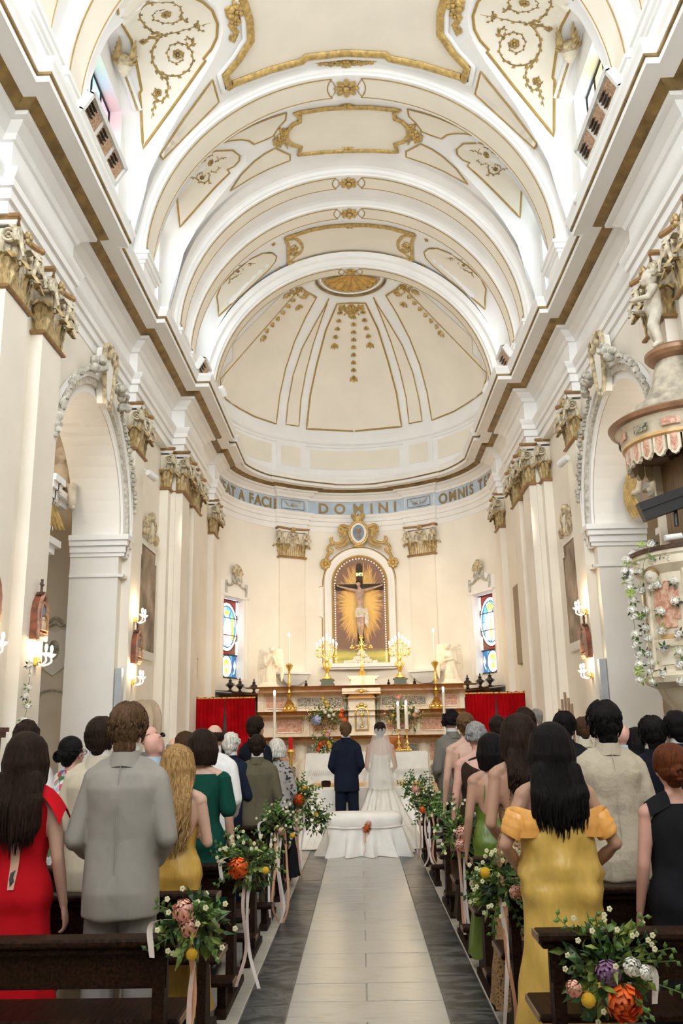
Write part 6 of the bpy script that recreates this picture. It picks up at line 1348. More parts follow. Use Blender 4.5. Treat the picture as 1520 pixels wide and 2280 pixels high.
# clergy chairs against the chancel walls
uph = mat('beige_upholstery', (.55, .45, .33), .7, var=.1)
for i, (px, w) in enumerate(((316, .2), (333, .21))):
    y = 14.6 + .55 * i; q_ = atY(px, 1557, y); _, c = root_at('clergy_chair', (q_.x, y, 0), label='beige arched chair back by the left wall, %s of the pair' % ('left-hand' if i == 0 else 'right-hand'), category='chair'); F = frame((q_.x, y, 0), (1, 0, 0), (0, 0, 1))
    b = MB(); b.prism([(-w, .5), (w, .5), (w, q_.z - .35)] + arc(0, q_.z - .35, w, 0, 180, 12, .35)[1:], F, -.04, .04); c(b.build('back', uph, smooth=30)); b = MB(); b.bx(q_.x - w, q_.x + w, y - .45, y, .40, .5); c(b.build('seat', uph, smooth=0))
    for e in (-1, 1):
        for dy in (0, -.4): b = MB(); b.bx(q_.x + e * (w - .03) - .025, q_.x + e * (w - .03) + .025, y + dy - .025, y + dy + .025, 0, .42); c(b.build('leg', stallw, smooth=0))
q_ = atY(1300, 1540, 14.4); _, c = root_at('ribbed_screen', (3.2, 14.6, 0), label='curved ribbed wooden chair back with arched top by right wall', category='chair'); 
for k in range(9):
    x = 2.95 + k * .055; h = q_.z - abs(k - 6) * .09 - .02 * (k - 6) ** 2 * (k < 6); b = MB(); b.tube([(x, 14.5 + .012 * (k - 4) ** 2 * .4, .0), (x + .01, 14.5 + .012 * (k - 4) ** 2 * .4, h)], .03, 6, flat=.6); c(b.build('slat', mat('ribbed_wood', (.30, .20, .12), .5, var=.2, scale=6) if k == 0 else bpy.data.materials['ribbed_wood']))

_, c = root_at('confessional', (-3.4, 7.9, 0), label='dark red wooden cabinet cut by the left edge beside the pilaster', category='cabinet'); redw = mat('dark_red_wood', (.075, .008, .010), .45, var=.3, scale=5, stretch=(8, 8, 1))
b = MB(); b.bx(-3.53, -3.27, 7.3, 8.2, 0, 1.62); c(b.build('body', redw, smooth=0)); b = MB(); b.bx(-3.53, -3.24, 7.26, 8.23, 1.62, 1.67); b.bx(-3.53, -3.22, 7.24, 8.25, 1.67, 1.71); c(b.build('cornice', redw, smooth=0)); b = MB(); b.bx(-3.275, -3.25, 7.42, 8.08, .2, 1.5); c(b.build('door', redw, smooth=0))

# ================================================================== PEWS, FLOWERS, WEDDING FURNITURE
def bevel_box(b, x0, x1, y0, y1, z0, z1, c=.012, mi=0):
    b.loft([[(x0 + k, y0 + k, z), (x1 - k, y0 + k, z), (x1 - k, y1 - k, z), (x0 + k, y1 - k, z)] for z, k in ((z0, c), (z0 + c, 0), (z1 - c, 0), (z1, c))], mi=mi)
def make_pew(L):
    """inner (aisle) end at x = 0, running to x = L; rail at y = 0, people stand at y > 0"""
    P = []
    def p(nm, b, m=wood, sm=30): P.append((nm, b.mesh(nm, m, sm)))
    b = MB(); bevel_box(b, -.02, L, -.075, .055, .765, .80, .01); bevel_box(b, -.005, L, -.05, .04, .735, .765, .008); p('top_rail', b)
    b = MB(); b.bx(-.026, -.019, -.07, .05, .768, .797); p('worn_rail_end', b, woodl)
    b = MB(); bevel_box(b, .03, L, -.018, .012, .60, .735, .004); p('back_panel', b)
    b = MB(); bevel_box(b, -.01, L, .06, .40, .425, .46, .012); p('seat', b); b = MB(); b.bx(-.016, -.009, .07, .39, .43, .455); p('worn_seat_end', b, woodl)
    b = MB(); bevel_box(b, -.01, L, -.40, -.24, .165, .20, .01); p('kneeler', b); b = MB(); b.bx(-.016, -.009, -.39, -.25, .17, .195); p('worn_kneeler_end', b, woodl)
    for x in (.06, L / 2, L - .06):
        b = MB(); F = frame((x, 0, 0), (0, 1, 0), (0, 0, 1)); b.prism([(-.05, .04), (.36, .04), (.34, .10), (.12, .16), (.09, .40), (.06, .43), (.04, .735), (-.035, .735), (-.03, .3)], F, -.025, .025); b.prism([(-.42, 0), (.42, 0), (.40, .045), (-.40, .045)], F, -.035, .035)
        b.prism([(-.36, .045), (-.28, .045), (-.27, .165), (-.37, .165)], F, -.025, .025); p('end_frame', b, wood, 0)
    return P
PEW = make_pew(2.55)
ORD = ['nearest the camera', 'second from the camera', 'third from the camera', 'fourth from the camera', 'fifth from the camera', 'sixth from the camera', 'foremost, nearest the altar']
LP = [4.02, 5.06, 6.10, 7.25, 8.45, 9.75, 11.0]; RP_ = [4.02, 5.06, 6.2, 7.45, 8.85, 10.5, 11.9]
for s, ys_, xe in ((-1, LP, -.80), (1, RP_, .73)):
    for i, y in enumerate(ys_):
        r = empty('pew', (xe, y, 0), label='dark wooden pew %s of the aisle, %s' % ('left' if s < 0 else 'right', ORD[i]), category='pew', group='dark wooden pews')
        r.scale = (s, 1, 1)
        for nm, me in PEW: link(nm, me, r)
# ---- bouquets tied to the pew ends
petO = mat('petal_orange', (.82, .14, .02), .5, var=.2, scale=20); petP = mat('petal_blush', (.85, .48, .38), .55, var=.15, scale=20); petY = mat('petal_yellow', (.85, .50, .04), .6, var=.15, scale=40); petW = mat('petal_cream', (.74, .70, .46), .6); petV = mat('petal_mauve', (.30, .16, .30), .6); petB = mat('petal_blue', (.50, .55, .78), .6); ribW = mat('ribbon_white', (.75, .66, .62), .4, sheen=.3); ribP = mat('ribbon_peach', (.62, .32, .18), .4, sheen=.3); ribN = mat('ribbon_blush', (.66, .48, .42), .4, sheen=.3)
def leafquad(b, p, d, L, w, n):
    d = d.normalized(); t = d.cross(n)
    if t.length < 1e-3: t = d.orthogonal()
    t.normalize(); u = t.cross(d) * L * .12
    b.add([p, p + d * L * .45 + t * w, p + d * L + u * -1, p + d * L * .45 - t * w, p + d * L * .5 + u], [(0, 1, 4), (1, 2, 4), (2, 3, 4), (3, 0, 4)])
def ranunculus(r):
    """layered cup of curved petals, each a small patch of a widening sphere"""
    b = MB()
    for ring_, (n, rr, top, bot) in enumerate(((3, .52, .12, 1.3), (5, .66, .36, 1.6), (6, .80, .62, 1.9), (7, .92, .88, 2.1), (8, 1.02, 1.16, 2.2))):
        for k in range(n):
            a0 = 2 * pi * k / n + ring_ * .7; w = 2 * pi / n * .78
            def f(u, v): 
                th = bot + (top - bot) * v; a = a0 + w * (u - .5) * (1 - .35 * v ** 3); R_ = r * (rr + .10 * v * v + .05 * u); return (R_ * sin(th) * cos(a), R_ * sin(th) * sin(a), R_ * cos(th) * .8 - .01 * r)
            b.grid(f, np.linspace(0, 1, 4), np.linspace(0, 1, 4))
    b.ell((0, 0, 0), (r * .5, r * .5, r * .42), 8, 6); return b
BLO = {'orange': ranunculus(.045).mesh('blossom', petO, 180), 'blush': ranunculus(.042).mesh('blossom', petP, 180), 'mauve': ranunculus(.035).mesh('blossom', petV, 180), 'white': ranunculus(.034).mesh('blossom', rosem, 180), 'blue': ranunculus(.06).mesh('blossom', petB, 180)}
_b = MB(); _b.ell((0, 0, 0), .024, 10, 8); BLO['yellow'] = _b.mesh('craspedia', mat('craspedia', (.72, .42, .03), .8, bump=.8, bscale=300), 180)
def ribbon(pts, w, m, put, nm='ribbon'):
    S = spline(pts, 6); b = MB(); n = len(S)
    for i, p in enumerate(S): a = .5 * sin(i * .35 + pts[0][0] * 40); t = Vector((cos(a), sin(a), 0)) * w / 2; b.v += [p - t, p + t]
    for i in range(n - 1): b.f.append((2 * i, 2 * i + 1, 2 * i + 3, 2 * i + 2)); b.m.append(0)
    put(b.build(nm, m, smooth=180))
def bouquet(loc, s, label, spec, seed, R=.17, ribs=2, rlen=.75, leaves=170, name='pew_bouquet', group='bouquets tied to the pews', cat='bouquet', lift=0, tie=True, wide=1.0):
    Q = random.Random(seed); L = Vector(loc); r, c = root_at(name, tuple(L), label=label, category=cat, group=group)
    fol = [MB(), MB(), MB()]; stems = MB()
    def dirn(up=.1): return Vector((Q.gauss(0, 1) * wide, -abs(Q.gauss(0, .8)) + .25, Q.gauss(up, .8))).normalized()
    for k in range(leaves):
        d = dirn(.15 + lift); rr = R * (.15 + .8 * Q.random() ** .9); p = L + d * rr * .85; dd = (d + Vector((Q.gauss(0, .6), Q.gauss(0, .6), Q.gauss(-.1, .6)))).normalized(); leafquad(fol[k % 3], p, dd, Q.uniform(.040, .085), Q.uniform(.012, .023), Vector((Q.gauss(0, 1), Q.gauss(0, 1), Q.gauss(0, 1))).normalized())
    for k in range(9):
        d = dirn(.5 + lift); S = [L, L + d * R * .7, L + d * R * 1.35 + Vector((0, 0, -.02))]; stems.tube(S, .003, 4)
        for j in range(7): p = S[1].lerp(S[2], j / 6); leafquad(fol[0], p, d.cross(Vector((0, 1, .3))) * (1 if j % 2 else -1) + d * .6, .034, .010, Vector((0, -1, .4)))
    for b_, m, nm in zip(fol, (leafm, mat_olive, leafd2), ('foliage', 'foliage', 'foliage')): c(b_.build(nm, m, smooth=0, kind='stuff'))
    c(stems.build('stems', leafm, kind='stuff'))
    wf = MB()
    for k in range(spec.get('sprig', 16)):
        d = dirn(.5 + lift); p = L + d * R * Q.uniform(.8, 1.15) + Vector((0, -.02, .01))
        for j in range(5): a = j * 1.257; q_ = p + Vector((cos(a) * .0068, -.004, sin(a) * .0068)); wf.ell(q_, (.0058, .005, .0058), 5, 4)
    c(wf.build('small_blossom', petW, kind='stuff'))
    for kind_, items in spec.items():
        if kind_ in ('sprig',): continue
        for (dx, dz, sc_) in items:
            o = link(BLO[kind_].name.split('.')[0], BLO[kind_]); d = Vector((dx * .8, -1, dz * .6)).normalized(); o.matrix_basis = Matrix.Translation(L + Vector((dx * R, -R * .75, dz * R))) @ d.to_track_quat('Z', 'Y').to_matrix().to_4x4() @ Matrix.Diagonal((sc_, sc_, sc_, 1)); c(o)
    if tie:
        for k in range(ribs):
            x = L.x + (k - (ribs - 1) / 2) * .03; ribbon([(x, L.y - .04, L.z - .06), (x + Q.uniform(-.03, .03), L.y - .06, L.z - rlen * .35), (x + Q.uniform(-.03, .03), L.y - .05, L.z - rlen * .7), (x + Q.uniform(-.06, .06), L.y - .05, L.z - rlen * Q.uniform(.85, 1.05))], .022, (ribW, ribP, ribN)[(seed + k) % 3], c)
        ribbon([(L.x - s * .02, L.y - .02, L.z + .02), (L.x + s * .10, L.y - .09, L.z + .045), (L.x + s * .17, L.y - .08, L.z + .02), (L.x + s * .16, L.y - .08, L.z - .10)], .024, ribW, c, 'bow')
    return r
mat_olive = mat('leaf_olive', (.20, .26, .045), .45, var=.5, scale=9); leafd2 = mat('leaf_deep', (.04, .10, .03), .4, var=.5, scale=9)
SP1 = {'blush': [(-.2, .55, 1), (-.05, .15, .9)], 'yellow': [(.05, -.55, 1)], 'sprig': 14}
bouquet((-.71, 3.98, .84), -1, 'blush and yellow bouquet on left pew nearest the camera', SP1, 1, .15, 2, .78)
bouquet((-.74, 6.04, .81), -1, 'bouquet with one big orange bloom on the third left pew', {'orange': [(-.25, -.05, 1.35)], 'yellow': [(.65, -.15, 1)], 'sprig': 30}, 2, .19, 2, .72)
bouquet((-.76, 8.40, .81), -1, 'leafy bouquet with long blush ribbons on the fifth left pew', {'blush': [(.2, -.2, .8)], 'yellow': [(.7, -.4, 1)], 'sprig': 26}, 3, .19, 5, .95)
bouquet((-.74, 10.95, .88), -1, 'tall bouquet with orange bloom on the left pew nearest the altar', {'orange': [(0, -.1, 1.4)], 'yellow': [(-.2, .4, 1), (.3, .5, 1)], 'sprig': 36}, 4, .22, 3, .85, 300)
bouquet((.97, 3.93, .66), 1, 'large bouquet with vivid orange bloom hung on the right pew nearest the camera', {'orange': [(.1, -.35, 1.45)], 'yellow': [(-.55, -.3, 1.2)], 'white': [(.3, .25, 1), (.55, .15, .8)], 'mauve': [(-.15, .15, 1.3)], 'blush': [(-.8, -.1, .7)], 'sprig': 20}, 5, .21, 0, .3, 230)
bouquet((.72, 5.02, .82), 1, 'bouquet with yellow ball and cream sprigs on the second right pew', {'yellow': [(-.55, .45, 1.2)], 'blush': [(.35, -.1, .8)], 'sprig': 40}, 6, .17, 2, .85)
bouquet((.76, 7.40, .84), 1, 'bouquet with pair of blush roses on the fourth right pew', {'blush': [(.05, 0, 1.3), (-.05, -.4, 1.1)], 'sprig': 22}, 7, .22, 3, .8, 200)
bouquet((.74, 10.45, .80), 1, 'small dark green bouquet with orange bud on the sixth right pew', {'orange': [(-.4, -.2, .8)], 'sprig': 12}, 8, .19, 3, .75)
bouquet((.70, 11.85, .85), 1, 'bouquet with pink rose at right beside the draped bench', {'blush': [(-.1, .2, 1.2)], 'sprig': 30}, 9, .22, 3, .85)
bouquet((-.62, 11.75, .55), -1, 'low leafy green arrangement on the floor left of the couple', {'yellow': [(.2, .3, 1.2)], 'sprig': 20}, 14, .22, 0, .3, 260, 'floor_arrangement', None, 'flowers', tie=False)
# altar arrangements
bouquet((-.78, 20.28, 1.92), 1, 'large arrangement with blue hydrangea and orange blooms left of the tabernacle', {'blue': [(-.45, -.1, 1.7)], 'orange': [(.85, .1, 1.3), (1.05, -.15, 1.3), (.9, .35, .9)], 'white': [(0, .3, 1.2), (.3, .4, 1.2), (.2, .1, 1.2), (-.1, .55, 1), (.45, .15, 1.1)], 'yellow': [(.05, .8, 1.6), (-.1, 1.0, 1.4), (.1, .6, 1.5)], 'sprig': 70}, 10, .42, 0, .3, 420, 'altar_arrangement', None, 'flowers', .1, False, 1.3)
bouquet((.98, 20.28, 1.90), 1, 'large arrangement with pink blooms right of the tabernacle', {'blush': [(-.3, 1.0, 1.4), (.1, .7, 1.2), (.5, .1, 1.3)], 'white': [(.6, .3, 1.5), (.2, .2, 1.1), (-.4, -.1, 1)], 'yellow': [(-.6, .1, 1.3), (-.8, -.2, 1.2)], 'sprig': 80}, 11, .44, 0, .3, 420, 'altar_arrangement', None, 'flowers', .1, False, 1.3)
# ---- wedding table with lace cloth, candles and flowers
TY = 16.9; cloth = mat('white_linen', (.87, .83, .77), .8, var=.04, scale=6, bump=.25, bscale=18); lace = mat('white_lace', (.80, .75, .68), .85, var=.12, scale=60, bump=.6, bscale=120)
r, c = root_at('credence_table', (.1, TY, .16), label='small table behind the couple under the white lace cloth, on dark turned feet', category='table')
b = MB(); b.bx(-.95, 1.12, TY - .35, TY + .35, 1.18, 1.23); c(b.build('tabletop', stallw, smooth=0))
for x in (-.66, .84): b = MB(); b.lathe([(.20, .16), (.21, .22), (.17, .30), (.08, .42), (.06, .55), (.09, .70), (.05, .85), (.12, 1.18)], (x, TY, 0), 14); c(b.build('pedestal', stallw))
def drape(x0, x1, y0, y1, zt, drop, m, label, seed, name='tablecloth', cat='tablecloth', fl=.05, lacy=True):
    b = MB(); Q = random.Random(seed); per = []
    N = 26
    for i in range(N): per.append((x0 + (x1 - x0) * i / N, y0, 0))
    for i in range(10): per.append((x1, y0 + (y1 - y0) * i / 10, 1))
    for i in range(N): per.append((x1 + (x0 - x1) * i / N, y1, 2))
    for i in range(10): per.append((x0, y1 + (y0 - y1) * i / 10, 3))
    cx, cy = (x0 + x1) / 2, (y0 + y1) / 2; rings = []
    for t in (0, .04, .25, .5, .75, 1.0):
        R_ = []
        for k, (x, y, sd) in enumerate(per):
            w = fl * t * (1 + sin(k * 1.05 + seed)) ; n = Vector((x - cx, (y - cy) * 1.6, 0)).normalized(); dz = drop[sd] if hasattr(drop, '__len__') else drop
            corner = max(0, 1 - min(abs(x - x0), abs(x - x1)) / .2) * max(0, 1 - min(abs(y - y0), abs(y - y1)) / .2)
            R_.append(Vector((x, y, zt)) + n * w - Vector((0, 0, dz * t * (1 + .22 * corner) + (.02 * abs(sin(k * 1.3)) if t == 1.0 and lacy else 0))))
        rings.append(R_)
    b.loft(rings, cap=False); o_ = len(b.v); b.f.append(tuple(range(len(per)))); b.m.append(0)
    return b.build(name, m, smooth=60, label=label, category=cat)
o = drape(-1.0, 1.2, TY - .36, TY + .36, 1.24, (.46, .66, .4, .50), cloth, 'white lace-edged tablecloth hanging over the table behind the couple', 3)
b = MB()
for k in range(60): x = -.97 + k * .036; b.tube([(x, TY - .43, .96), (x + .018, TY - .44, .86), (x + .036, TY - .43, .96)], .006, 4)
b.build('lace_border', lace, o, kind='stuff')
bouquet((-.68, TY - .12, 1.38), 1, 'low arrangement with orange and pink blooms on the left end of the table', {'orange': [(-.3, .1, 1.1), (-.5, -.3, 1), (0, .25, 1)], 'blush': [(.3, .9, 1.3)], 'yellow': [(.4, .2, 1.6), (.5, -.1, 1.6), (.1, 1.2, 1.2)], 'sprig': 20}, 12, .21, 0, .3, 200, 'table_arrangement', None, 'flowers', tie=False)
candlestick(.70, TY - .05, 1.245, .40, .42, 'lit white candle on gilt stick, left of the pair on the table', .075, cr=.032); candlestick(.86, TY + .08, 1.245, .40, .44, 'lit white candle on gilt stick, right of the pair on the table', .075, cr=.036)
b = MB(); b.box((.58, TY + .05, 1.40), (.42, .04, .26), M=Matrix.Rotation(.5, 3, 'X')); b.box((.58, TY + .02, 1.265), (.3, .24, .04)); b.build('missal_stand', mat('orange_wood', (.55, .20, .06), .4, var=.2), smooth=0, label='tilted orange wood book stand on the table behind the bride', category='stand')
for px, pt, lab in ((611, 1540, 'tall slender lit candle on floor stand in front of the left altar end'), (986, 1532, 'tall slender lit candle on floor stand in front of the right altar end')):
    q_ = atY(px, pt, 17.6); x, y = q_.x, 17.6; r, c = root_at('floor_candle', (x, y, .16), label=lab, category='candle'); b = MB(); b.lathe([(.14, .16), (.15, .19), (.04, .24), (.025, .3), (.035, .6), (.02, .65), (.03, 1.0), (.05, 1.12), (.02, 1.14)], (x, y, 0), 12); c(b.build('stand', brass)); b = MB(); b.lathe([(.028, 1.13), (.026, q_.z - .08), (.005, q_.z - .06)], (x, y, 0), 10); c(b.build('candle', waxm)); b = MB(); flame(b, x, y, q_.z - .07, 1.4); c(b.build('flame', bulb))
q_ = atY(647, 1640, 18.6); r, c = root_at('sanctuary_lamp', (q_.x, 18.6, .16), label='red glass sanctuary lamp on gilt stand left of the altar', category='lamp'); b = MB(); b.lathe([(.14, .16), (.05, .24), (.03, .5), (.05, .8), (.03, 1.1), (.09, q_.z - .30), (.04, q_.z - .25)], (q_.x, 18.6, 0), 12); c(b.build('stand', brass)); b = MB(); b.lathe([(.045, q_.z - .26), (.045, q_.z - .16), (.045, q_.z - .02)], (q_.x, 18.6, 0), 12); c(b.build('red_glass', mat('ruby_glass', (.40, .01, .01), .1, var=0, emit=.15)))
# ---- white-draped bench with rope, flower and ribbons; draped kneeler and chairs
o = drape(-.47, .52, 12.50, 13.02, .38, .375, cloth, 'white-draped bench across the aisle end with orange flower in front', 5, 'draped_bench', 'bench', .11, False)
b = MB(); b.loft([[(.025 + x, 12.76 + y, z) for x, y, _ in ell_ring(0, 0, 0, rx, ry, 40, .35)] for z, rx, ry in ((.345, .485, .255), (.40, .51, .275), (.46, .515, .28), (.51, .50, .265), (.54, .46, .225), (.548, .3, .12))]); b.build('seat_cushion', cloth, o, smooth=70)
b = MB(); b.tube(spline([(-.50, 12.49, .37), (-.2, 12.47, .355), (.04, 12.465, .36), (.3, 12.47, .36), (.55, 12.49, .385)], 6), .010, 6); b.build('rope', ribW, o)
for dx, dz, k_, sc_ in ((0, 0, 'orange', 1.0), (.025, .06, 'blush', .9), (-.03, -.02, 'blush', .6)): m = link('blossom', BLO[k_], o); m.matrix_basis = Matrix.Translation((.05 + dx, 12.44, .36 + dz)) @ Matrix.Rotation(pi / 2, 4, 'X') @ Matrix.Diagonal((sc_, sc_, sc_, 1))
b = MB(); [leafquad(b, Vector((.05, 12.45, .36)), Vector((cos(k), -.2, sin(k))), .07, .014, Vector((0, -1, 0))) for k in range(9)]; b.build('foliage', leafm, o, smooth=0)
for k in range(5): ribbon([(.02 + .016 * k, 12.45, .33), (.01 + .02 * k, 12.44, .22), (.03 + .014 * k, 12.43, .12), (.0 + .022 * k, 12.42, .04 + .02 * (k % 3))], .014, ribP if k % 2 else ribN, lambda q: setattr(q, 'parent', o))
def skirt(pts, z0, z1, m, parent, nm='cloth_skirt'):
    b = MB(); n = len(pts)
    def f(u, v): i = min(n - 2, int(u * (n - 1))); t = u * (n - 1) - i; a = Vector(pts[i][0]).lerp(Vector(pts[i + 1][0]), t); c_ = Vector(pts[i][1]).lerp(Vector(pts[i + 1][1]), t); p = a.lerp(c_, v ** 1.6); w = .02 * sin(u * 40) * v; return (p.x + w, p.y + w * .5, z0 + (z1 - z0) * (1 - v) ** 1.15 + .008 * abs(sin(u * 31)) * v)
    b.grid(f, np.linspace(0, 1, 40), np.linspace(0, 1, 9)); b.build(nm, m, parent, smooth=180)
o = drape(-.80, .86, 14.35, 14.75, .76, .74, cloth, 'white-draped kneeling desk in front of the couple with trailing skirts', 9, 'draped_kneeler', 'kneeler', .03, False)
skirt([((-.55, 14.3, 0), (-.62, 13.2, 0)), ((-.80, 14.35, 0), (-.95, 13.1, 0)), ((-.86, 14.6, 0), (-1.0, 13.6, 0))], .01, .62, cloth, o); skirt([((.60, 14.3, 0), (.55, 13.4, 0)), ((.86, 14.35, 0), (1.0, 13.2, 0)), ((.9, 14.6, 0), (1.02, 13.7, 0))], .01, .68, cloth, o)
b = MB(); b.loft([[(x, y, z) for x, y in ((-.62, 14.22), (-.38, 14.22), (-.38, 14.5), (-.62, 14.5))] for z in (0, .75)]); b.tube([(-.63, 14.21, .40), (-.37, 14.21, .40)], .008, 5); b.build('draped_post', cloth, o, smooth=30)

# ================================================================== PEOPLE
def skin_mat(n, c): return mat(n, c, .5, var=.07, scale=7, sss=.08)
SK = {'fair': skin_mat('skin_fair', (.56, .34, .25)), 'tan': skin_mat('skin_tan', (.43, .24, .16)), 'pink': skin_mat('skin_pink', (.58, .32, .25))}
def hair_mat(n, c, r=.55): return mat(n, c, r, spec=.09, var=.4, scale=5, stretch=(26, 26, 2.5), bump=.4, bscale=8)
HM = {'black': hair_mat('hair_black', (.008, .006, .006)), 'dark': hair_mat('hair_dark_brown', (.022, .012, .008)), 'brown': hair_mat('hair_brown', (.065, .032, .016)), 'sandy': hair_mat('hair_sandy_brown', (.10, .055, .028)), 'light': hair_mat('hair_light_brown', (.13, .070, .032)), 'blonde': hair_mat('hair_blonde', (.36, .215, .085)), 'red': hair_mat('hair_auburn', (.105, .028, .010)), 'grey': hair_mat('hair_grey', (.27, .26, .25)), 'white': hair_mat('hair_white', (.66, .62, .55))}
def fab(n, c, **k):
    d = dict(rough=.85, var=.06, scale=4, bump=.35, bscale=5, bdist=.03, spec=.10); d.update(k); return mat(n, c, **d)
satin = dict(rough=.38, spec=.5, bump=.55, bscale=2.6, bdist=.05, stretch=(3.2, 3.2, 1.1), var=.10)
FB = {'grey': fab('grey_suit', (.285, .262, .238)), 'cream': fab('cream_suit', (.50, .44, .34)), 'beige': fab('beige_linen', (.43, .37, .285), bump=.6, bscale=12), 'olive': fab('olive_suit', (.105, .090, .055), bump=.5), 'navy': fab('navy_suit', (.010, .014, .028)), 'dknavy': fab('midnight_suit', (.008, .009, .014)), 'mid': fab('mid_grey_suit', (.16, .145, .125)), 'brown': fab('brown_suit', (.075, .050, .035)), 'black': fab('black_cloth', (.012, .012, .014)), 'white': fab('white_shirt', (.68, .66, .64), bump=.6, bscale=10), 'ltblue': fab('pale_blue_shirt', (.42, .52, .60)), 'red': fab('red_crepe', (.46, .006, .012), var=.12), 'green': fab('bottle_green', (.006, .050, .036)), 'yellow': fab('yellow_satin', (.60, .385, .085), **satin), 'gold2': fab('golden_satin', (.52, .31, .06), **satin), 'gsatin': fab('green_satin', (.115, .175, .020), **satin), 'chest': fab('dark_brown_satin', (.030, .017, .011), rough=.5), 'taupe': fab('taupe_dress', (.20, .125, .085)), 'patt': None, 'floral': None, 'shawl': None, 'gtrous': fab('grey_trousers', (.215, .20, .19)), 'alb': fab('white_alb', (.72, .68, .60))}
def pattern(n, stops, scale, kind='VORONOI'):
    m, nt, b = _nt(n); b.inputs['Roughness'].default_value = .8; tc = nt.nodes.new('ShaderNodeTexCoord')
    if kind == 'VORONOI':
        v = _n(nt, 'ShaderNodeTexVoronoi', Scale=scale); nt.links.new(tc.outputs['Object'], v.inputs['Vector']); nz = _n(nt, 'ShaderNodeSeparateColor'); nt.links.new(v.outputs['Color'], nz.inputs[0]); f = nz.outputs[0]
    else:
        v = _n(nt, 'ShaderNodeTexVoronoi', Scale=scale); nt.links.new(tc.outputs['Object'], v.inputs['Vector']); f = v.outputs['Distance']
    o = _ramp(nt, f, stops); nt.links.new(o, b.inputs['Base Color']); return m
FB['floral'] = pattern('floral_print', [(0, (.72, .68, .66)), (.45, (.70, .66, .64)), (.46, (.55, .03, .05)), (.62, (.60, .10, .12)), (.63, (.06, .10, .40)), (.8, (.70, .66, .64)), (.9, (.05, .15, .06))], 26)
FB['patt'] = pattern('patterned_lace', [(0, (.035, .018, .010)), (.28, (.05, .025, .012)), (.42, (.30, .17, .075)), (1, (.34, .20, .09))], 60, 'D')
FB['shawl'] = pattern('knitted_shawl', [(0, (.30, .28, .26)), (.72, (.34, .31, .29)), (.80, (.03, .03, .03)), (1, (.03, .03, .03))], 34)
shoem = mat('black_leather', (.012, .010, .009), .3); eyem = mat('eye', (.03, .02, .015), .2, var=0)
CACHE = {}
def cached(k, fn):
    if k not in CACHE: CACHE[k] = fn()
    return CACHE[k]
def folds_on(me, amp, fx=5, fz=2.2, seed=0):
    n = len(me.vertices); nn = [v.normal.copy() for v in me.vertices]
    for v, no in zip(me.vertices, nn):
        c = v.co; w = mnoise.noise(Vector((c.x * fx + seed, c.y * fx, c.z * fz + c.x * fx * .5))) + .5 * mnoise.noise(Vector((c.x * fx * 2.3, c.y * fx * 2, c.z * fz * 2.6 - c.x * 6 + seed)))
        v.co = c + no * (amp * w * (1 if c.z < 1.42 else .3))
    me.update(); return me
def smooth_all(me): me.polygons.foreach_set('use_smooth', [True] * len(me.polygons)); return me
def jacket_mb(sex, pose, hem=.76, g=.026):
    b = MB(); R = []
    for z, rx, ry, y in [(hem, .178 if sex == 'm' else .185, .138, -.012), (.88, .176 if sex == 'm' else .186, .140, -.014)] + [t for t in TORSO[sex] if t[0] > .93]:
        gg = g if z < 1.4 else g * (.75 if z < 1.46 else .55); rx2 = max(rx, .165 if 1.0 < z < 1.2 and sex == 'm' else 0); R.append(ell_ring(0, y, z, rx2 + gg, ry + gg, 26, .85))
    R[-1] = ell_ring(0, -.006, 1.515, .073, .070, 26, .9); b.loft(R); k = 1 if sex == 'm' else .88
    for i, e in enumerate((-1, 1)):
        A = arm_pts(sex, e, pose[i]); w = A[1].lerp(A[2], .93); A[0] = A[0] + Vector((-e * .022, 0, -.006)); b.ell(A[0], (.068 * k, .070 * k, .062 * k), 12, 8); limb(b, [(e * .05, -.015, 1.475), (e * .11, -.014, 1.45), A[0]], [.050 * k, .056 * k, .062 * k])
        limb(b, [A[0], A[0].lerp(A[1], .4), A[1], A[1].lerp(A[2], .35), w], [.068 * k, .064 * k, .057 * k, .055 * k, .045 * k])
    return b
def collar_mb():
    b = MB(); b.grid(lambda a, t: Vector(((.108 - .034 * t) * cos(a), -.012 + (.098 - .022 * t) * sin(a), 1.455 + .085 * t - .03 * max(0, sin(a)) - .012 * (1 - t) * cos(2 * a))), np.linspace(0, 2 * pi, 40), np.linspace(0, 1, 5)); b.lathe([(.074, 1.54), (.070, 1.535), (.07, 1.47)], (0, -.010, 0), 24); return b
def trousers_mb(g=.022, z1=.10):
    b = MB(); b.loft([ell_ring(0, -.012, z, rx, ry, 22) for z, rx, ry in ((.80, .165, .13), (.88, .182, .145), (1.0, .168, .126))])
    for e in (-1, 1): limb(b, [(e * .088, -.01, .84), (e * .098, 0, .66), (e * .104, .010, .46), (e * .108, -.008, .26), (e * .110, -.012, z1)], [.095 + g * .4, .085 + g * .5, .066 + g * .8, .066 + g, .066 + g])
    return b
def prof_at(sex, z):
    T = TORSO[sex]
    if z <= T[0][0]: return T[0][1], T[0][2], T[0][3]
    for a, b in zip(T, T[1:]):
        if a[0] <= z <= b[0]: t = (z - a[0]) / (b[0] - a[0]); t = t * t * (3 - 2 * t) * .5 + t * .5; return tuple(a[i] + (b[i] - a[i]) * t for i in (1, 2, 3))
    return T[-1][1:]
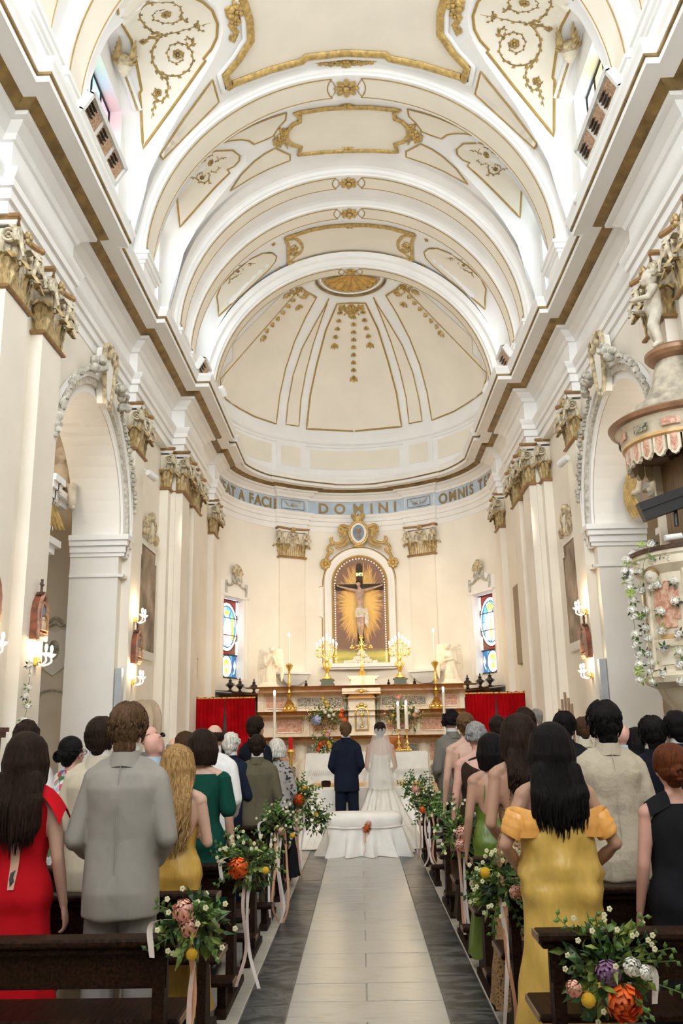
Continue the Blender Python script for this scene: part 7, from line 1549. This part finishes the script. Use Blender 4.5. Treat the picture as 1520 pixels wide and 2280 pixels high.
def dress_mesh(ztop, hem, flare=.0, ease=.016, folds=.01, nf=9, n=56, sex='f', waist=0, train=None, hipz=.86, taper=0, diag=0):
    """ztop(a): neckline height by angle (a = 90 front, 270 back)"""
    b = MB(); NR = 34
    def f(t, a):
        zt = ztop(math.degrees(a) % 360); z = hem + (zt - hem) * t; rx, ry, y = prof_at(sex, max(z, hipz)); e = ease + (waist if 1.0 < z < 1.25 else 0); d = max(0, hipz - z); k = flare * (d / max(.01, hipz - hem)) ** 1.1 - taper * d
        fo = folds * (min(1, d / .35) + .15) * sin(nf * a + 1.3 * sin(z * 5)) + .004 * sin(5 * a + z * 21)
        p = Vector(((rx + e + k + fo) * math.copysign(abs(cos(a)) ** .9, cos(a)), y + (ry + e + k * .9 + fo) * math.copysign(abs(sin(a)) ** .9, sin(a)), z))
        if diag: w = diag * max(0, 1 - abs(z - 1.06) / .30) * (sin(4 * a + z * 20) + .6 * sin(7 * a - z * 13 + 1)); p += Vector((cos(a), sin(a), 0)) * w
        if train: w = max(0, (hipz - z) / (hipz - hem)) ** 2.2 * (.35 + .65 * max(0, -sin(a))); p += Vector(train) * w
        return p
    b.grid(f, np.linspace(0, 1, NR), np.linspace(0, 2 * pi, n)); return b
HC = Vector((0, .004, 1.665))
def scalp(phi, el, g=0): return HC + Vector(((.079 + g) * cos(el) * sin(phi), -(.096 + g) * cos(el) * cos(phi), (.097 + g) * sin(el)))
def hair_mb(style, seed, zend=1.2, fluff=0, n=150, width=.115, wave=.006, thick=.011):
    Q = random.Random(seed); b = MB(); base = MB()
    if style in ('short', 'full', 'bun', 'updo', 'bob', 'long'):
        g = .012 + fluff; base.ell((0, -.018, 1.69), (.081 + g, .087 + g, .078 + g), 16, 10); base.ell((0, -.040, 1.635), (.072 + g * .8, .062 + g, .075), 14, 8); base.ell((0, -.048, 1.575), (.050, .036 + g, .040), 10, 6)
        for e in (-1, 1): base.ell((e * (.066 + g * .6), -.005, 1.655), (.016 + g * .5, .030, .034), 8, 6)
    if style == 'full': base.ell((0, -.055, 1.56), (.066, .040, .055), 12, 8)
    if style in ('bob', 'long'):
        zc = zend if style == 'bob' else 1.50
        for ph in np.linspace(-1.75, 1.75, 11): p = scalp(ph, .35, .012); q_ = Vector((.094 * sin(ph), .0 - .098 * cos(ph), zc + .015)); limb(base, [p, (p + q_) / 2 + Vector((.012 * sin(ph), -.012 * cos(ph), 0)), q_], [.026, .030, .022 if style == 'bob' else .03], 8)
    if style == 'long':
        for x in np.linspace(-width, width, 8): limb(base, [(x * .8, -.095, 1.54), (x, -.122, 1.42), (x * 1.02, -.122, (1.42 + zend) / 2), (x * .85, -.118, zend + .05 + .03 * abs(x) / width)], [.030, .026, .024, .014], 8)
    if style in ('bun', 'updo'):
        c = Vector((0, -.118, 1.655 if style == 'bun' else 1.62)); base.ell(c, (.048, .038, .046), 12, 8)
        for k in range(5): b.tube([c + Vector((.040 * cos(k * 1.25 + t) * (1 - t * .12), -.022 - t * .008, .040 * sin(k * 1.25 + t) * (1 - t * .12))) for t in np.linspace(0, 2.6, 9)], [.012] * 8 + [.006], 5)
    if style == 'curly':
        base.ell((0, -.012, 1.69), (.088 + fluff, .094 + fluff, .085 + fluff), 14, 8)
        for k in range(150): ph, el = Q.uniform(-2.2, 2.2), Q.uniform(-.45, 1.5); base.ell(scalp(ph, el, .014 + fluff), Q.uniform(.012, .024), 6, 4)
    if style == 'fringe':
        for ph in np.linspace(-1.7, 1.7, 13): base.ell(scalp(ph, -.12, -.002), (.022, .022, .045), 7, 5)
    me = solid(base, .0075 if style != 'long' else .009, 1, .5); o = as_mb(me); bpy.data.meshes.remove(me)
    for i in range(n if style not in ('curly', 'fringe') else 0):
        if style in ('short', 'full'):
            ph, el = Q.uniform(-2.0, 2.0), Q.uniform(-.55, 1.45); L = Q.uniform(.25, .55); g = .012 + fluff; tw = Q.uniform(-.35, .35)
            if abs(ph) > 1.5 and el < .2: continue
            S = [scalp(ph + tw * t, el - L * t, g + .006 * sin(t * 3) + (.010 * t if style == 'full' else 0)) for t in (0, .35, .7, 1)]
            b.tube(S, [.006, .0095, .008, .002], 4, flat=.6)
        elif style in ('bun', 'updo'):
            ph = Q.uniform(-1.9, 1.9); el = Q.uniform(-.5, 1.2); c = Vector((0, -.105, 1.655 if style == 'bun' else 1.62)); p = scalp(ph, el, .012); m = scalp(ph * .45, el * .6 + .05, .020); b.tube([p, (p + m) / 2 + (p + m - 2 * HC).normalized() * .008, m, c], [.005, .009, .009, .006], 4, flat=.6)
        else:
            ph = Q.uniform(-1.8, 1.8); p0 = scalp(ph * .35, 1.35, .018); p1 = scalp(ph, .75, .022); p2 = scalp(ph, .1, .026)
            if style == 'bob': pts = [p0, p1, p2, Vector((.112 * sin(ph), -.118 * cos(ph), 1.56)), Vector((.100 * sin(ph), -.104 * cos(ph), zend + Q.uniform(-.012, .02)))]
            else:
                xe = width * math.copysign(min(1, abs(ph) / 1.45), ph) * Q.uniform(.88, 1.12); wv = Q.uniform(-1, 1) * wave; ze = zend + Q.uniform(-.03, .10) + .05 * abs(xe) / width
                pts = [p0, p1, p2, Vector((.118 * sin(ph), min(-.02, -.122 * cos(ph)), 1.56)), Vector((xe, -.140, 1.44))] + [Vector((xe * (1 - .12 * t) + wv * sin(t * 9 + i), -.150 + .010 * sin(i) + wv * cos(t * 8 + i), 1.44 + (ze - 1.44) * t)) for t in (.3, .55, .8, 1)]
            S = spline(pts, 3); N = len(S); b.tube(S, [thick * (.6 + .5 * sin(min(1, k / N * 1.4) * pi * .8)) * (1 if k < N * .7 else max(.15, 1 - (k / N - .7) / .3)) for k in range(N)], 5, flat=.55)
    o.add(b.v, b.f); return o
def put_mat(o, m):
    if not o.data.materials: o.data.materials.append(None)
    o.material_slots[0].link = 'OBJECT'; o.material_slots[0].material = m; return o
NPERS = [0]
def person(label, px, top, Y, sex, skin, hair, outfit, pose=('front', 'front'), rz=0, near=False, height=None, loc=None, hk={}, z0=0, xscale=1.0):
    NPERS[0] += 1; q_ = atY(px, top, Y) if loc is None else Vector(loc)
    X = q_.x; s = max(.84, min(1.09, (q_.z - z0) / 1.785)) if height is None else height / 1.785
    r = empty('person', (X, Y, z0), rz, label=label, category='person'); r.scale = (s * xscale * (.93 if sex == 'm' else 1.0), s, s)
    vx = .010 if near else .0125
    under = outfit[0] in ('suit', 'shirt', 'shawl') or outfit[1] in ('long', 'alb'); key = ('body', sex, pose, near, under)
    def mk():
        B, _ = make_body(sex, pose, vx, .55 if near else .4, under); return smooth_all(B.mesh('body', [], 180))
    put_mat(link('body', cached(key, mk), r), SK[skin])
    for e in (-1, 1): o = link('eye', cached('eye', lambda: MB().ell((0, 0, 0), (.011, .008, .008), 8, 6).mesh('eye', eyem, 180)), r, (e * .030, .088, 1.645))
    hs, hc = hair
    if hs: put_mat(link('hair', cached(('hair', hs, tuple(sorted(hk.items())), NPERS[0] if near or hs == 'long' else 0), lambda: hair_mb(hs, NPERS[0], **hk).mesh('hair', [], 180)), r), HM[hc])
    def part(nm, k, fn, m, solidv=None, ratio=.4):
        def g():
            b = fn(); me = smooth_all(solid(b, solidv, 2, ratio)) if solidv else b.mesh(nm, [], 60)
            if nm in ('jacket', 'trousers', 'shirt', 'shawl', 'alb', 'sleeve'): folds_on(me, .012, 5.5, 2.8)
            if nm in ('dress', 'skirt', 'gown'): folds_on(me, .008, 4, 1.6, 3)
            return me
        o = link(nm, cached((nm, k), g), r); put_mat(o, m); return o
    def shoes(m=shoem):
        for e in (-1, 1): link('shoe', cached(('shoe', e), lambda: MB().loft([ell_ring(e * .114 + dx, y, .05, .0, .0, 4) for dx, y in ()] or [[(e * .116 + .045 * cos(a) * k, yy + .001 * sin(a), .05 + h * sin(a)) for a in np.linspace(0, 2 * pi, 13)[:-1]] for yy, k, h in ((-.075, .5, .03), (-.06, .8, .05), (0, .9, .05), (.08, 1.0, .045), (.16, .85, .035), (.20, .45, .025))]).mesh('shoe', shoem, 60)), r)
    kind, *mm = outfit
    if kind == 'suit':
        part('collar', 0, collar_mb, FB[mm[0]]); part('jacket', (sex, pose, near), lambda: jacket_mb(sex, pose), FB[mm[0]], .011 if near else .014); part('trousers', near, trousers_mb, FB[mm[1]], .013); shoes()
        part('shirt_collar', 0, lambda: MB().lathe([(.070, 1.50), (.072, 1.54), (.069, 1.578), (.064, 1.578), (.060, 1.50)], (0, -.004, 0), 20), FB['white'])
        if near: part('back_seam', 0, lambda: MB().tube([(0, -.128, .78), (0, -.160, .95), (0, -.143, 1.12), (0, -.152, 1.28), (0, -.142, 1.40), (0, -.098, 1.50)], .003, 5), FB[mm[0]])
    elif kind == 'shirt':
        part('shirt', (sex, pose, near), lambda: jacket_mb(sex, pose, .84, .018), FB[mm[0]], .0125); part('trousers', near, trousers_mb, FB[mm[1]], .013); shoes(); part('shirt_collar', 0, lambda: MB().lathe([(.070, 1.50), (.072, 1.54), (.069, 1.578), (.064, 1.578), (.060, 1.50)], (0, -.004, 0), 20), FB[mm[0]])
    elif kind == 'dress':
        style, m = mm; shoes()
        if style == 'cap':
            part('dress', 'cap', lambda: dress_mesh(lambda a: 1.46 if a < 180 else 1.455 - .02 * max(0, -sin(radians(a))), .35, .06, .016, .008, 7), m)
            for e in (-1, 1):
                def slv(e=e):
                    b = MB(); b.grid(lambda u, v: Vector((e * (.085 + .185 * v - .025 * v * v), .075 * cos(u * pi) * (1 + .35 * v) - .008, 1.475 - .03 * v - .10 * v * v + .03 * sin(u * pi) - .06 * v * abs(cos(u * pi)))), np.linspace(0, 1, 14), np.linspace(0, 1, 9)); return b
                part('cap_sleeve', ('cap', e), slv, m)
            part('back_opening', 0, lambda: (lambda b: (b.grid(lambda u, v: Vector((.006 + (.020 + .012 * sin(v * pi)) * (2 * u - 1), -.5, 0)) * 0 + Vector((.02 + (.016 + .016 * (1 - v) * v * 2) * (2 * u - 1), (lambda t: t[2] - t[1] - .022)(prof_at('f', .98 + .40 * v)), .98 + .40 * v)), np.linspace(0, 1, 4), np.linspace(0, 1, 10)), b)[1])(MB()), SK[skin])
            part('back_tattoo', 0, lambda: MB().add([Vector((x + .02, (lambda t: t[2] - t[1] - .0245)(prof_at('f', z)), z)) for x, z in ((-.012, 1.06), (.012, 1.075), (.006, 1.04), (.014, 1.02), (-.004, .995), (-.014, 1.03))], [(0, 1, 2), (0, 2, 5), (5, 2, 3), (5, 3, 4)]), blackm)
        elif style == 'sleeve':
            part('dress', 'sleeve', lambda: dress_mesh(lambda a: 1.45 if a < 180 else 1.44, .52, .03, .020, .006, 7), m)
            for i, e in enumerate((-1, 1)):
                def slv(e=e, i=i): A = arm_pts('f', e, pose[i]); b = MB(); b.ell(A[0], (.066, .066, .062), 12, 8); limb(b, [A[0], A[0].lerp(A[1], .45), A[0].lerp(A[1], .78)], [.062, .064, .066]); return b
                part('sleeve', (e, pose), slv, m, .010, .5)
        elif style == 'long':
            part('dress', 'longsl', lambda: jacket_mb('f', pose, .55, .024), m, .013)
        elif style == 'tank':
            part('dress', 'tank', lambda: dress_mesh(lambda a: 1.455 - .16 * max(0, abs(cos(radians(a))) - .80) / .2, .30, .08, .018, .012, 8), m)
            for e in (-1, 1): part('shoulder_panel', e, lambda e=e: MB().grid(lambda u, v: Vector((e * (.052 + .118 * v), (.085 - .02 * v) * cos(u * pi) * (1 + .1 * v) - .010, 1.492 - .060 * v ** 1.3 + .030 * sin(u * pi) - .05 * abs(cos(u * pi)) ** 2)), np.linspace(0, 1, 14), np.linspace(0, 1, 8)), m)
        elif style == 'slip':
            part('dress', 'slip', lambda: dress_mesh(lambda a: 1.30 - .02 * cos(radians(2 * a)) + (.02 if a < 180 else -.015), .04, .10, .034, .012, 6, 72, waist=.02, diag=.011), m)
            for e in (-1, 1):
                part('strap', e, lambda e=e: MB().tube([(e * .085, -.10, 1.28), (e * .095, -.092, 1.36), (e * .105, -.05, 1.445), (e * .100, .03, 1.44), (e * .08, .12, 1.32)], .006, 6, flat=.5), m)
                def flap(e=e):
                    T_ = spline([(e * .085, -.122, 1.315), (e * .16, -.112, 1.335), (e * .225, -.060, 1.350), (e * .262, .0, 1.335)], 6); B_ = spline([(e * .110, -.124, 1.20), (e * .175, -.118, 1.195), (e * .245, -.070, 1.195), (e * .278, -.01, 1.20)], 6); b = MB()
                    b.grid(lambda i, v: T_[int(i)].lerp(B_[int(i)], v) + Vector((0, -.012 * sin(v * pi) - .003 * sin(v * 15), 0)), range(len(T_)), np.linspace(0, 1, 8)); return b
                part('drape_flap', e, flap, FB['sleeve_y'])
                def off(e=e):
                    A = arm_pts('f', e, pose[0 if e < 0 else 1]); ax = (A[1] - A[0]).normalized(); c0 = A[0] + ax * .10; b = MB(); b.grid(lambda u, v: c0 + ax * (.125 * v - .03 * cos(u * 2 * pi)) + Vector((e * cos(u * 2 * pi), sin(u * 2 * pi), 0)) * (.074 + .006 * sin(v * pi) - .012 * v + .003 * sin(v * 19 + u * 5)) + Vector((-e * .01, 0, 0)), np.linspace(0, 1, 25), np.linspace(0, 1, 9)); return b
                part('drape_sleeve', (e, pose), off, FB['sleeve_y'])
        elif style == 'low':          # bare back, thin straps
            part('dress', 'low', lambda: dress_mesh(lambda a: 1.27 if a < 180 else 1.27 - .15 * max(0, -sin(radians(a))), .10, .09, .013, .012, 7), m)
            for e in (-1, 1): part('strap', ('low', e), lambda e=e: MB().tube([(e * .10, -.06, 1.20), (e * .09, -.098, 1.32), (e * .085, -.055, 1.43), (e * .085, .02, 1.42), (e * .08, .13, 1.28)], .005, 6), m)
        elif style == 'one':          # one shoulder
            part('dress', 'one', lambda: dress_mesh(lambda a: 1.36 + .08 * -cos(radians(a)), .10, .10, .016, .012, 7), m); part('neck_tie', 0, lambda: MB().tube([(-.09, -.05, 1.44), (0, -.075, 1.475), (.07, -.09, 1.43), (.075, -.11, 1.36)], .010, 6), m)
        elif style == 'gown':
            part('gown', 'gown', lambda: dress_mesh(lambda a: 1.30 + .015 * cos(radians(2 * a)), .015, .34, .012, .030, 13, 90, train=(.20, -.34, 0)), m)
        elif style == 'alb': part('alb', 'alb', lambda: jacket_mb('m', pose, .12, .045), m, .016)
    elif kind == 'shawl':
        part('skirt', 'sk', lambda: dress_mesh(lambda a: 1.1, .12, .10, .02, .014, 9), FB['black']); part('shawl', ('sh', pose), lambda: jacket_mb('f', pose, .96, .034), FB['shawl'], .014); shoes()
    return r
FB['sleeve_y'] = fab('marigold_satin', (.80, .38, .09), **satin)
LONG = dict(zend=1.17, n=190, wave=.010)
L1r, L2r, L3r, L4r, L5r, L6r = 4.66, 5.58, 6.64, 7.78, 8.98, 10.28; R1r, R2r, R3r, R4r, R5r, R6r = 4.62, 5.58, 6.74, 7.98, 9.38, 11.02
fr = ('front', 'front'); fd = ('front', 'down'); dn = ('down', 'down'); wd_ = ('wide', 'wide'); df = ('down', 'front'); hl = ('hold', 'hold')
person('woman with very long dark hair in red cap-sleeved dress, front row left', 62, 1627, L1r, 'f', 'fair', ('long', 'dark'), ('dress', 'cap', FB['red']), dn, near=True, hk=dict(zend=1.16, n=220, wave=.004, width=.125, fluff=.006))
person('man in light grey suit with tousled brown hair, front row left', 287, 1562, L1r, 'm', 'fair', ('full', 'sandy'), ('suit', 'grey', 'gtrous'), fr, near=True, hk=dict(fluff=.004, n=300))
person('man in cream suit half hidden behind the grey-suited man', 226, 1594, L2r, 'm', 'fair', ('short', 'dark'), ('suit', 'cream', 'cream'), fr, near=True, hk=dict(fluff=.006, n=200))
person('blonde woman with long wavy hair in golden satin dress', 396, 1654, L2r, 'f', 'fair', ('long', 'blonde'), ('dress', 'slip2', FB['gold2']) if False else ('dress', 'low', FB['gold2']), hl, near=True, hk=dict(zend=1.06, n=200, wave=.022, width=.105))
person('woman in bottle green short-sleeved dress with dark bob', 451, 1621, L3r, 'f', 'fair', ('bob', 'dark'), ('dress', 'sleeve', FB['green']), fd, near=True, hk=dict(zend=1.51, n=170, fluff=.006))
pf = person('woman in floral blouse with glasses and dark hair pinned up', 162, 1636, L3r, 'f', 'fair', ('updo', 'black'), ('dress', 'long', FB['floral']), fr, rz=-.5)
person('man with dark curly hair and white shirt at far left', 60, 1604, L3r, 'm', 'fair', ('curly', 'dark'), ('shirt', 'white', 'black'), fr)
pg = person('bald man with sunglasses pushed up on his head', 343, 1624, L3r, 'm', 'pink', (None, 'grey'), ('shirt', 'ltblue', 'black'), fr, rz=-.45)
person('bald man behind the man with sunglasses', 336, 1611, L4r, 'm', 'pink', (None, 'grey'), ('suit', 'mid', 'mid'), fr)
person('man in white shirt with thinning dark hair', 477, 1607, L4r, 'm', 'fair', ('fringe', 'dark'), ('shirt', 'white', 'black'), fr, rz=-.2)
person('man with cropped grey hair behind the blonde woman', 388, 1638, L5r, 'm', 'fair', ('fringe', 'grey'), ('suit', 'black', 'black'), fr)
person('brown-haired woman behind the woman in green', 413, 1626, L5r, 'f', 'fair', ('bob', 'brown'), ('dress', 'long', FB['black']), fr, hk=dict(zend=1.5))
person('white-haired man in navy suit', 515, 1629, L5r, 'm', 'pink', ('short', 'white'), ('suit', 'navy', 'navy'), fr, rz=-.3, hk=dict(fluff=.004))
person('dark-haired woman half hidden behind the white-haired man', 497, 1636, L6r, 'f', 'fair', ('bob', 'dark'), ('dress', 'long', FB['black']), fr, hk=dict(zend=1.5))
person('man in olive suit with thinning hair, near the left aisle', 573, 1633, L5r, 'm', 'fair', ('short', 'dark'), ('suit', 'olive', 'olive'), fr, near=True)
person('tall man in midnight suit turned towards the altar', 569, 1593, L6r, 'm', 'fair', ('short', 'dark'), ('suit', 'dknavy', 'dknavy'), fr, rz=-.6, hk=dict(fluff=.006))
person('white-haired woman in grey knitted shawl by the left aisle', 616, 1644, L6r, 'f', 'pink', ('bob', 'white'), ('shawl',), fr, near=True, hk=dict(zend=1.55, fluff=.014, n=170))
person('woman in yellow satin off-shoulder dress with long black hair', 1222, 1606, R1r, 'f', 'tan', ('long', 'black'), ('dress', 'slip', FB['yellow']), wd_, near=True, xscale=1.02, hk=dict(zend=1.20, n=230, wave=.008, width=.125, fluff=.006))
person('woman with auburn hair in black sleeveless dress at right edge', 1487, 1655, R1r, 'f', 'pink', ('updo', 'red'), ('dress', 'tank', FB['black']), df, near=True, hk=dict(fluff=.012, n=220))
person('man in beige linen jacket with thick black hair', 1341, 1561, R2r, 'm', 'tan', ('full', 'black'), ('suit', 'beige', 'beige'), fr, near=True, hk=dict(fluff=.012, n=260))
person('woman with very long dark curls in patterned lace dress', 1152, 1585, R2r, 'f', 'tan', ('long', 'dark'), ('dress', 'low', FB['patt']), fr, near=True, hk=dict(zend=1.25, n=200, wave=.016, width=.085))
person('woman in green satin dress with black bob', 1092, 1630, R3r, 'f', 'tan', ('bob', 'black'), ('dress', 'low', FB['gsatin']), df, near=True, hk=dict(zend=1.49, n=180, fluff=.008))
person('man in dark suit with black hair behind the beige jacket', 1448, 1594, R3r, 'm', 'tan', ('full', 'black'), ('suit', 'dknavy', 'dknavy'), fr, hk=dict(fluff=.010))
person('man in midnight suit with white collar at right edge', 1502, 1581, R3r, 'm', 'tan', ('short', 'black'), ('suit', 'navy', 'navy'), fr, hk=dict(fluff=.006))
person('grey-haired woman with curls in one-shouldered dark brown dress', 1058, 1607, R4r, 'f', 'pink', ('curly', 'grey'), ('dress', 'one', FB['chest']), dn, near=True)
person('man with spiky black hair in dark suit', 1254, 1583, R4r, 'm', 'tan', ('full', 'black'), ('suit', 'black', 'black'), fr, rz=-.3, hk=dict(fluff=.006))
person('bald man in pale blue shirt', 1385, 1608, R4r, 'm', 'pink', (None, 'grey'), ('shirt', 'ltblue', 'black'), fr)
person('woman with long black hair beside the bald man in blue', 1413, 1617, R4r, 'f', 'tan', ('long', 'black'), ('dress', 'long', FB['black']), fr, hk=dict(zend=1.2, n=110))
person('man with dark curls hidden behind the woman with long curls', 1166, 1576, R4r, 'm', 'tan', ('curly', 'dark'), ('suit', 'black', 'black'), fr)
person('woman with brown chignon and bare shoulders', 1034, 1584, R5r, 'f', 'fair', ('bun', 'light'), ('dress', 'low', FB['taupe']), dn, near=True, hk=dict(n=170))
person('brown-haired man in pale grey-beige jacket', 1296, 1594, R5r, 'm', 'fair', ('short', 'brown'), ('suit', 'cream', 'cream'), fr)
person('short-haired man in brown suit', 1106, 1591, R5r, 'm', 'fair', ('short', 'dark'), ('suit', 'brown', 'brown'), fr)
person('man in mid-grey suit with black curly hair by the right aisle', 1003, 1581, R6r, 'm', 'tan', ('curly', 'black'), ('suit', 'mid', 'mid'), fd, rz=.35, hk=dict(fluff=.010))
person('priest in white vestments with grey hair and beard at right', 1190, 1577, 14.6, 'm', 'pink', ('short', 'grey'), ('dress', 'alb', FB['alb']), hl, rz=1.3)
person('groom in dark navy suit standing before the altar', 769, 1605, 13.75, 'm', 'fair', ('short', 'light'), ('suit', 'navy', 'navy'), fr, near=True, hk=dict(n=160))
bride = person('bride in ivory gown with trailing train and sheer veil', 845, 1606, 13.75, 'f', 'fair', ('bun', 'dark'), ('dress', 'gown', fab('ivory_satin', (.74, .70, .62), **dict(satin, var=.04, rough=.42))), fr, near=True, hk=dict(n=170))
for p_, dy, dz, tilt, lens in ((pf, 0, 0, 0, False), (pg, -.035, .095, .5, True)):      # spectacles and pushed-up sunglasses
    b = MB(); R_ = Matrix.Rotation(tilt, 3, 'X')
    for e in (-1, 1):
        ring_ = [R_ @ Vector((.024 * cos(t), 0, .018 * sin(t))) + Vector((e * .032, .108 + dy, 1.648 + dz)) for t in np.linspace(0, 2 * pi, 15)[:-1]]
        b.tube(ring_, .003, 5, closed=True); b.tube([(e * .056, .104 + dy, 1.65 + dz), (e * .082, .06 + dy, 1.652 + dz), (e * .092, -.01 + dy, 1.645 + dz * .8)], .003, 5)
        if lens: b.add(ring_, [tuple(range(14))])
    link('sunglasses' if lens else 'glasses', b.mesh('glasses', blackm, 60), p_)
# veil: sheer double-sided tulle
vm, vt, vb = _nt('tulle'); vb.inputs['Base Color'].default_value = (.86, .83, .78, 1); vb.inputs['Roughness'].default_value = .9; vb.inputs['Alpha'].default_value = .38
b = MB()
def veil(u, v):
    a = radians(180 + 180 * u); t = v; r = .075 + .20 * t ** .7 + .010 * sin(u * 42) * t; z = 1.675 - .88 * t + .05 * abs(2 * u - 1) * t
    y = -.055 - (.105 + .10 * min(1, t * 2.2)) * abs(sin(a)) ** .6; return Vector((r * cos(a), y + .012 * sin(u * 35) * t, z))
b.grid(veil, np.linspace(0, 1, 60), np.linspace(0, 1, 18)); link('veil', b.mesh('veil', vm, 180), bride)
b = MB(); b.tube([(-.06, -.10, 1.67), (0, -.135, 1.68), (.06, -.10, 1.67)], .006, 6); link('veil_comb', b.mesh('veil_comb', petW, 60), bride)
bpy.data.scenes.remove(TMP)
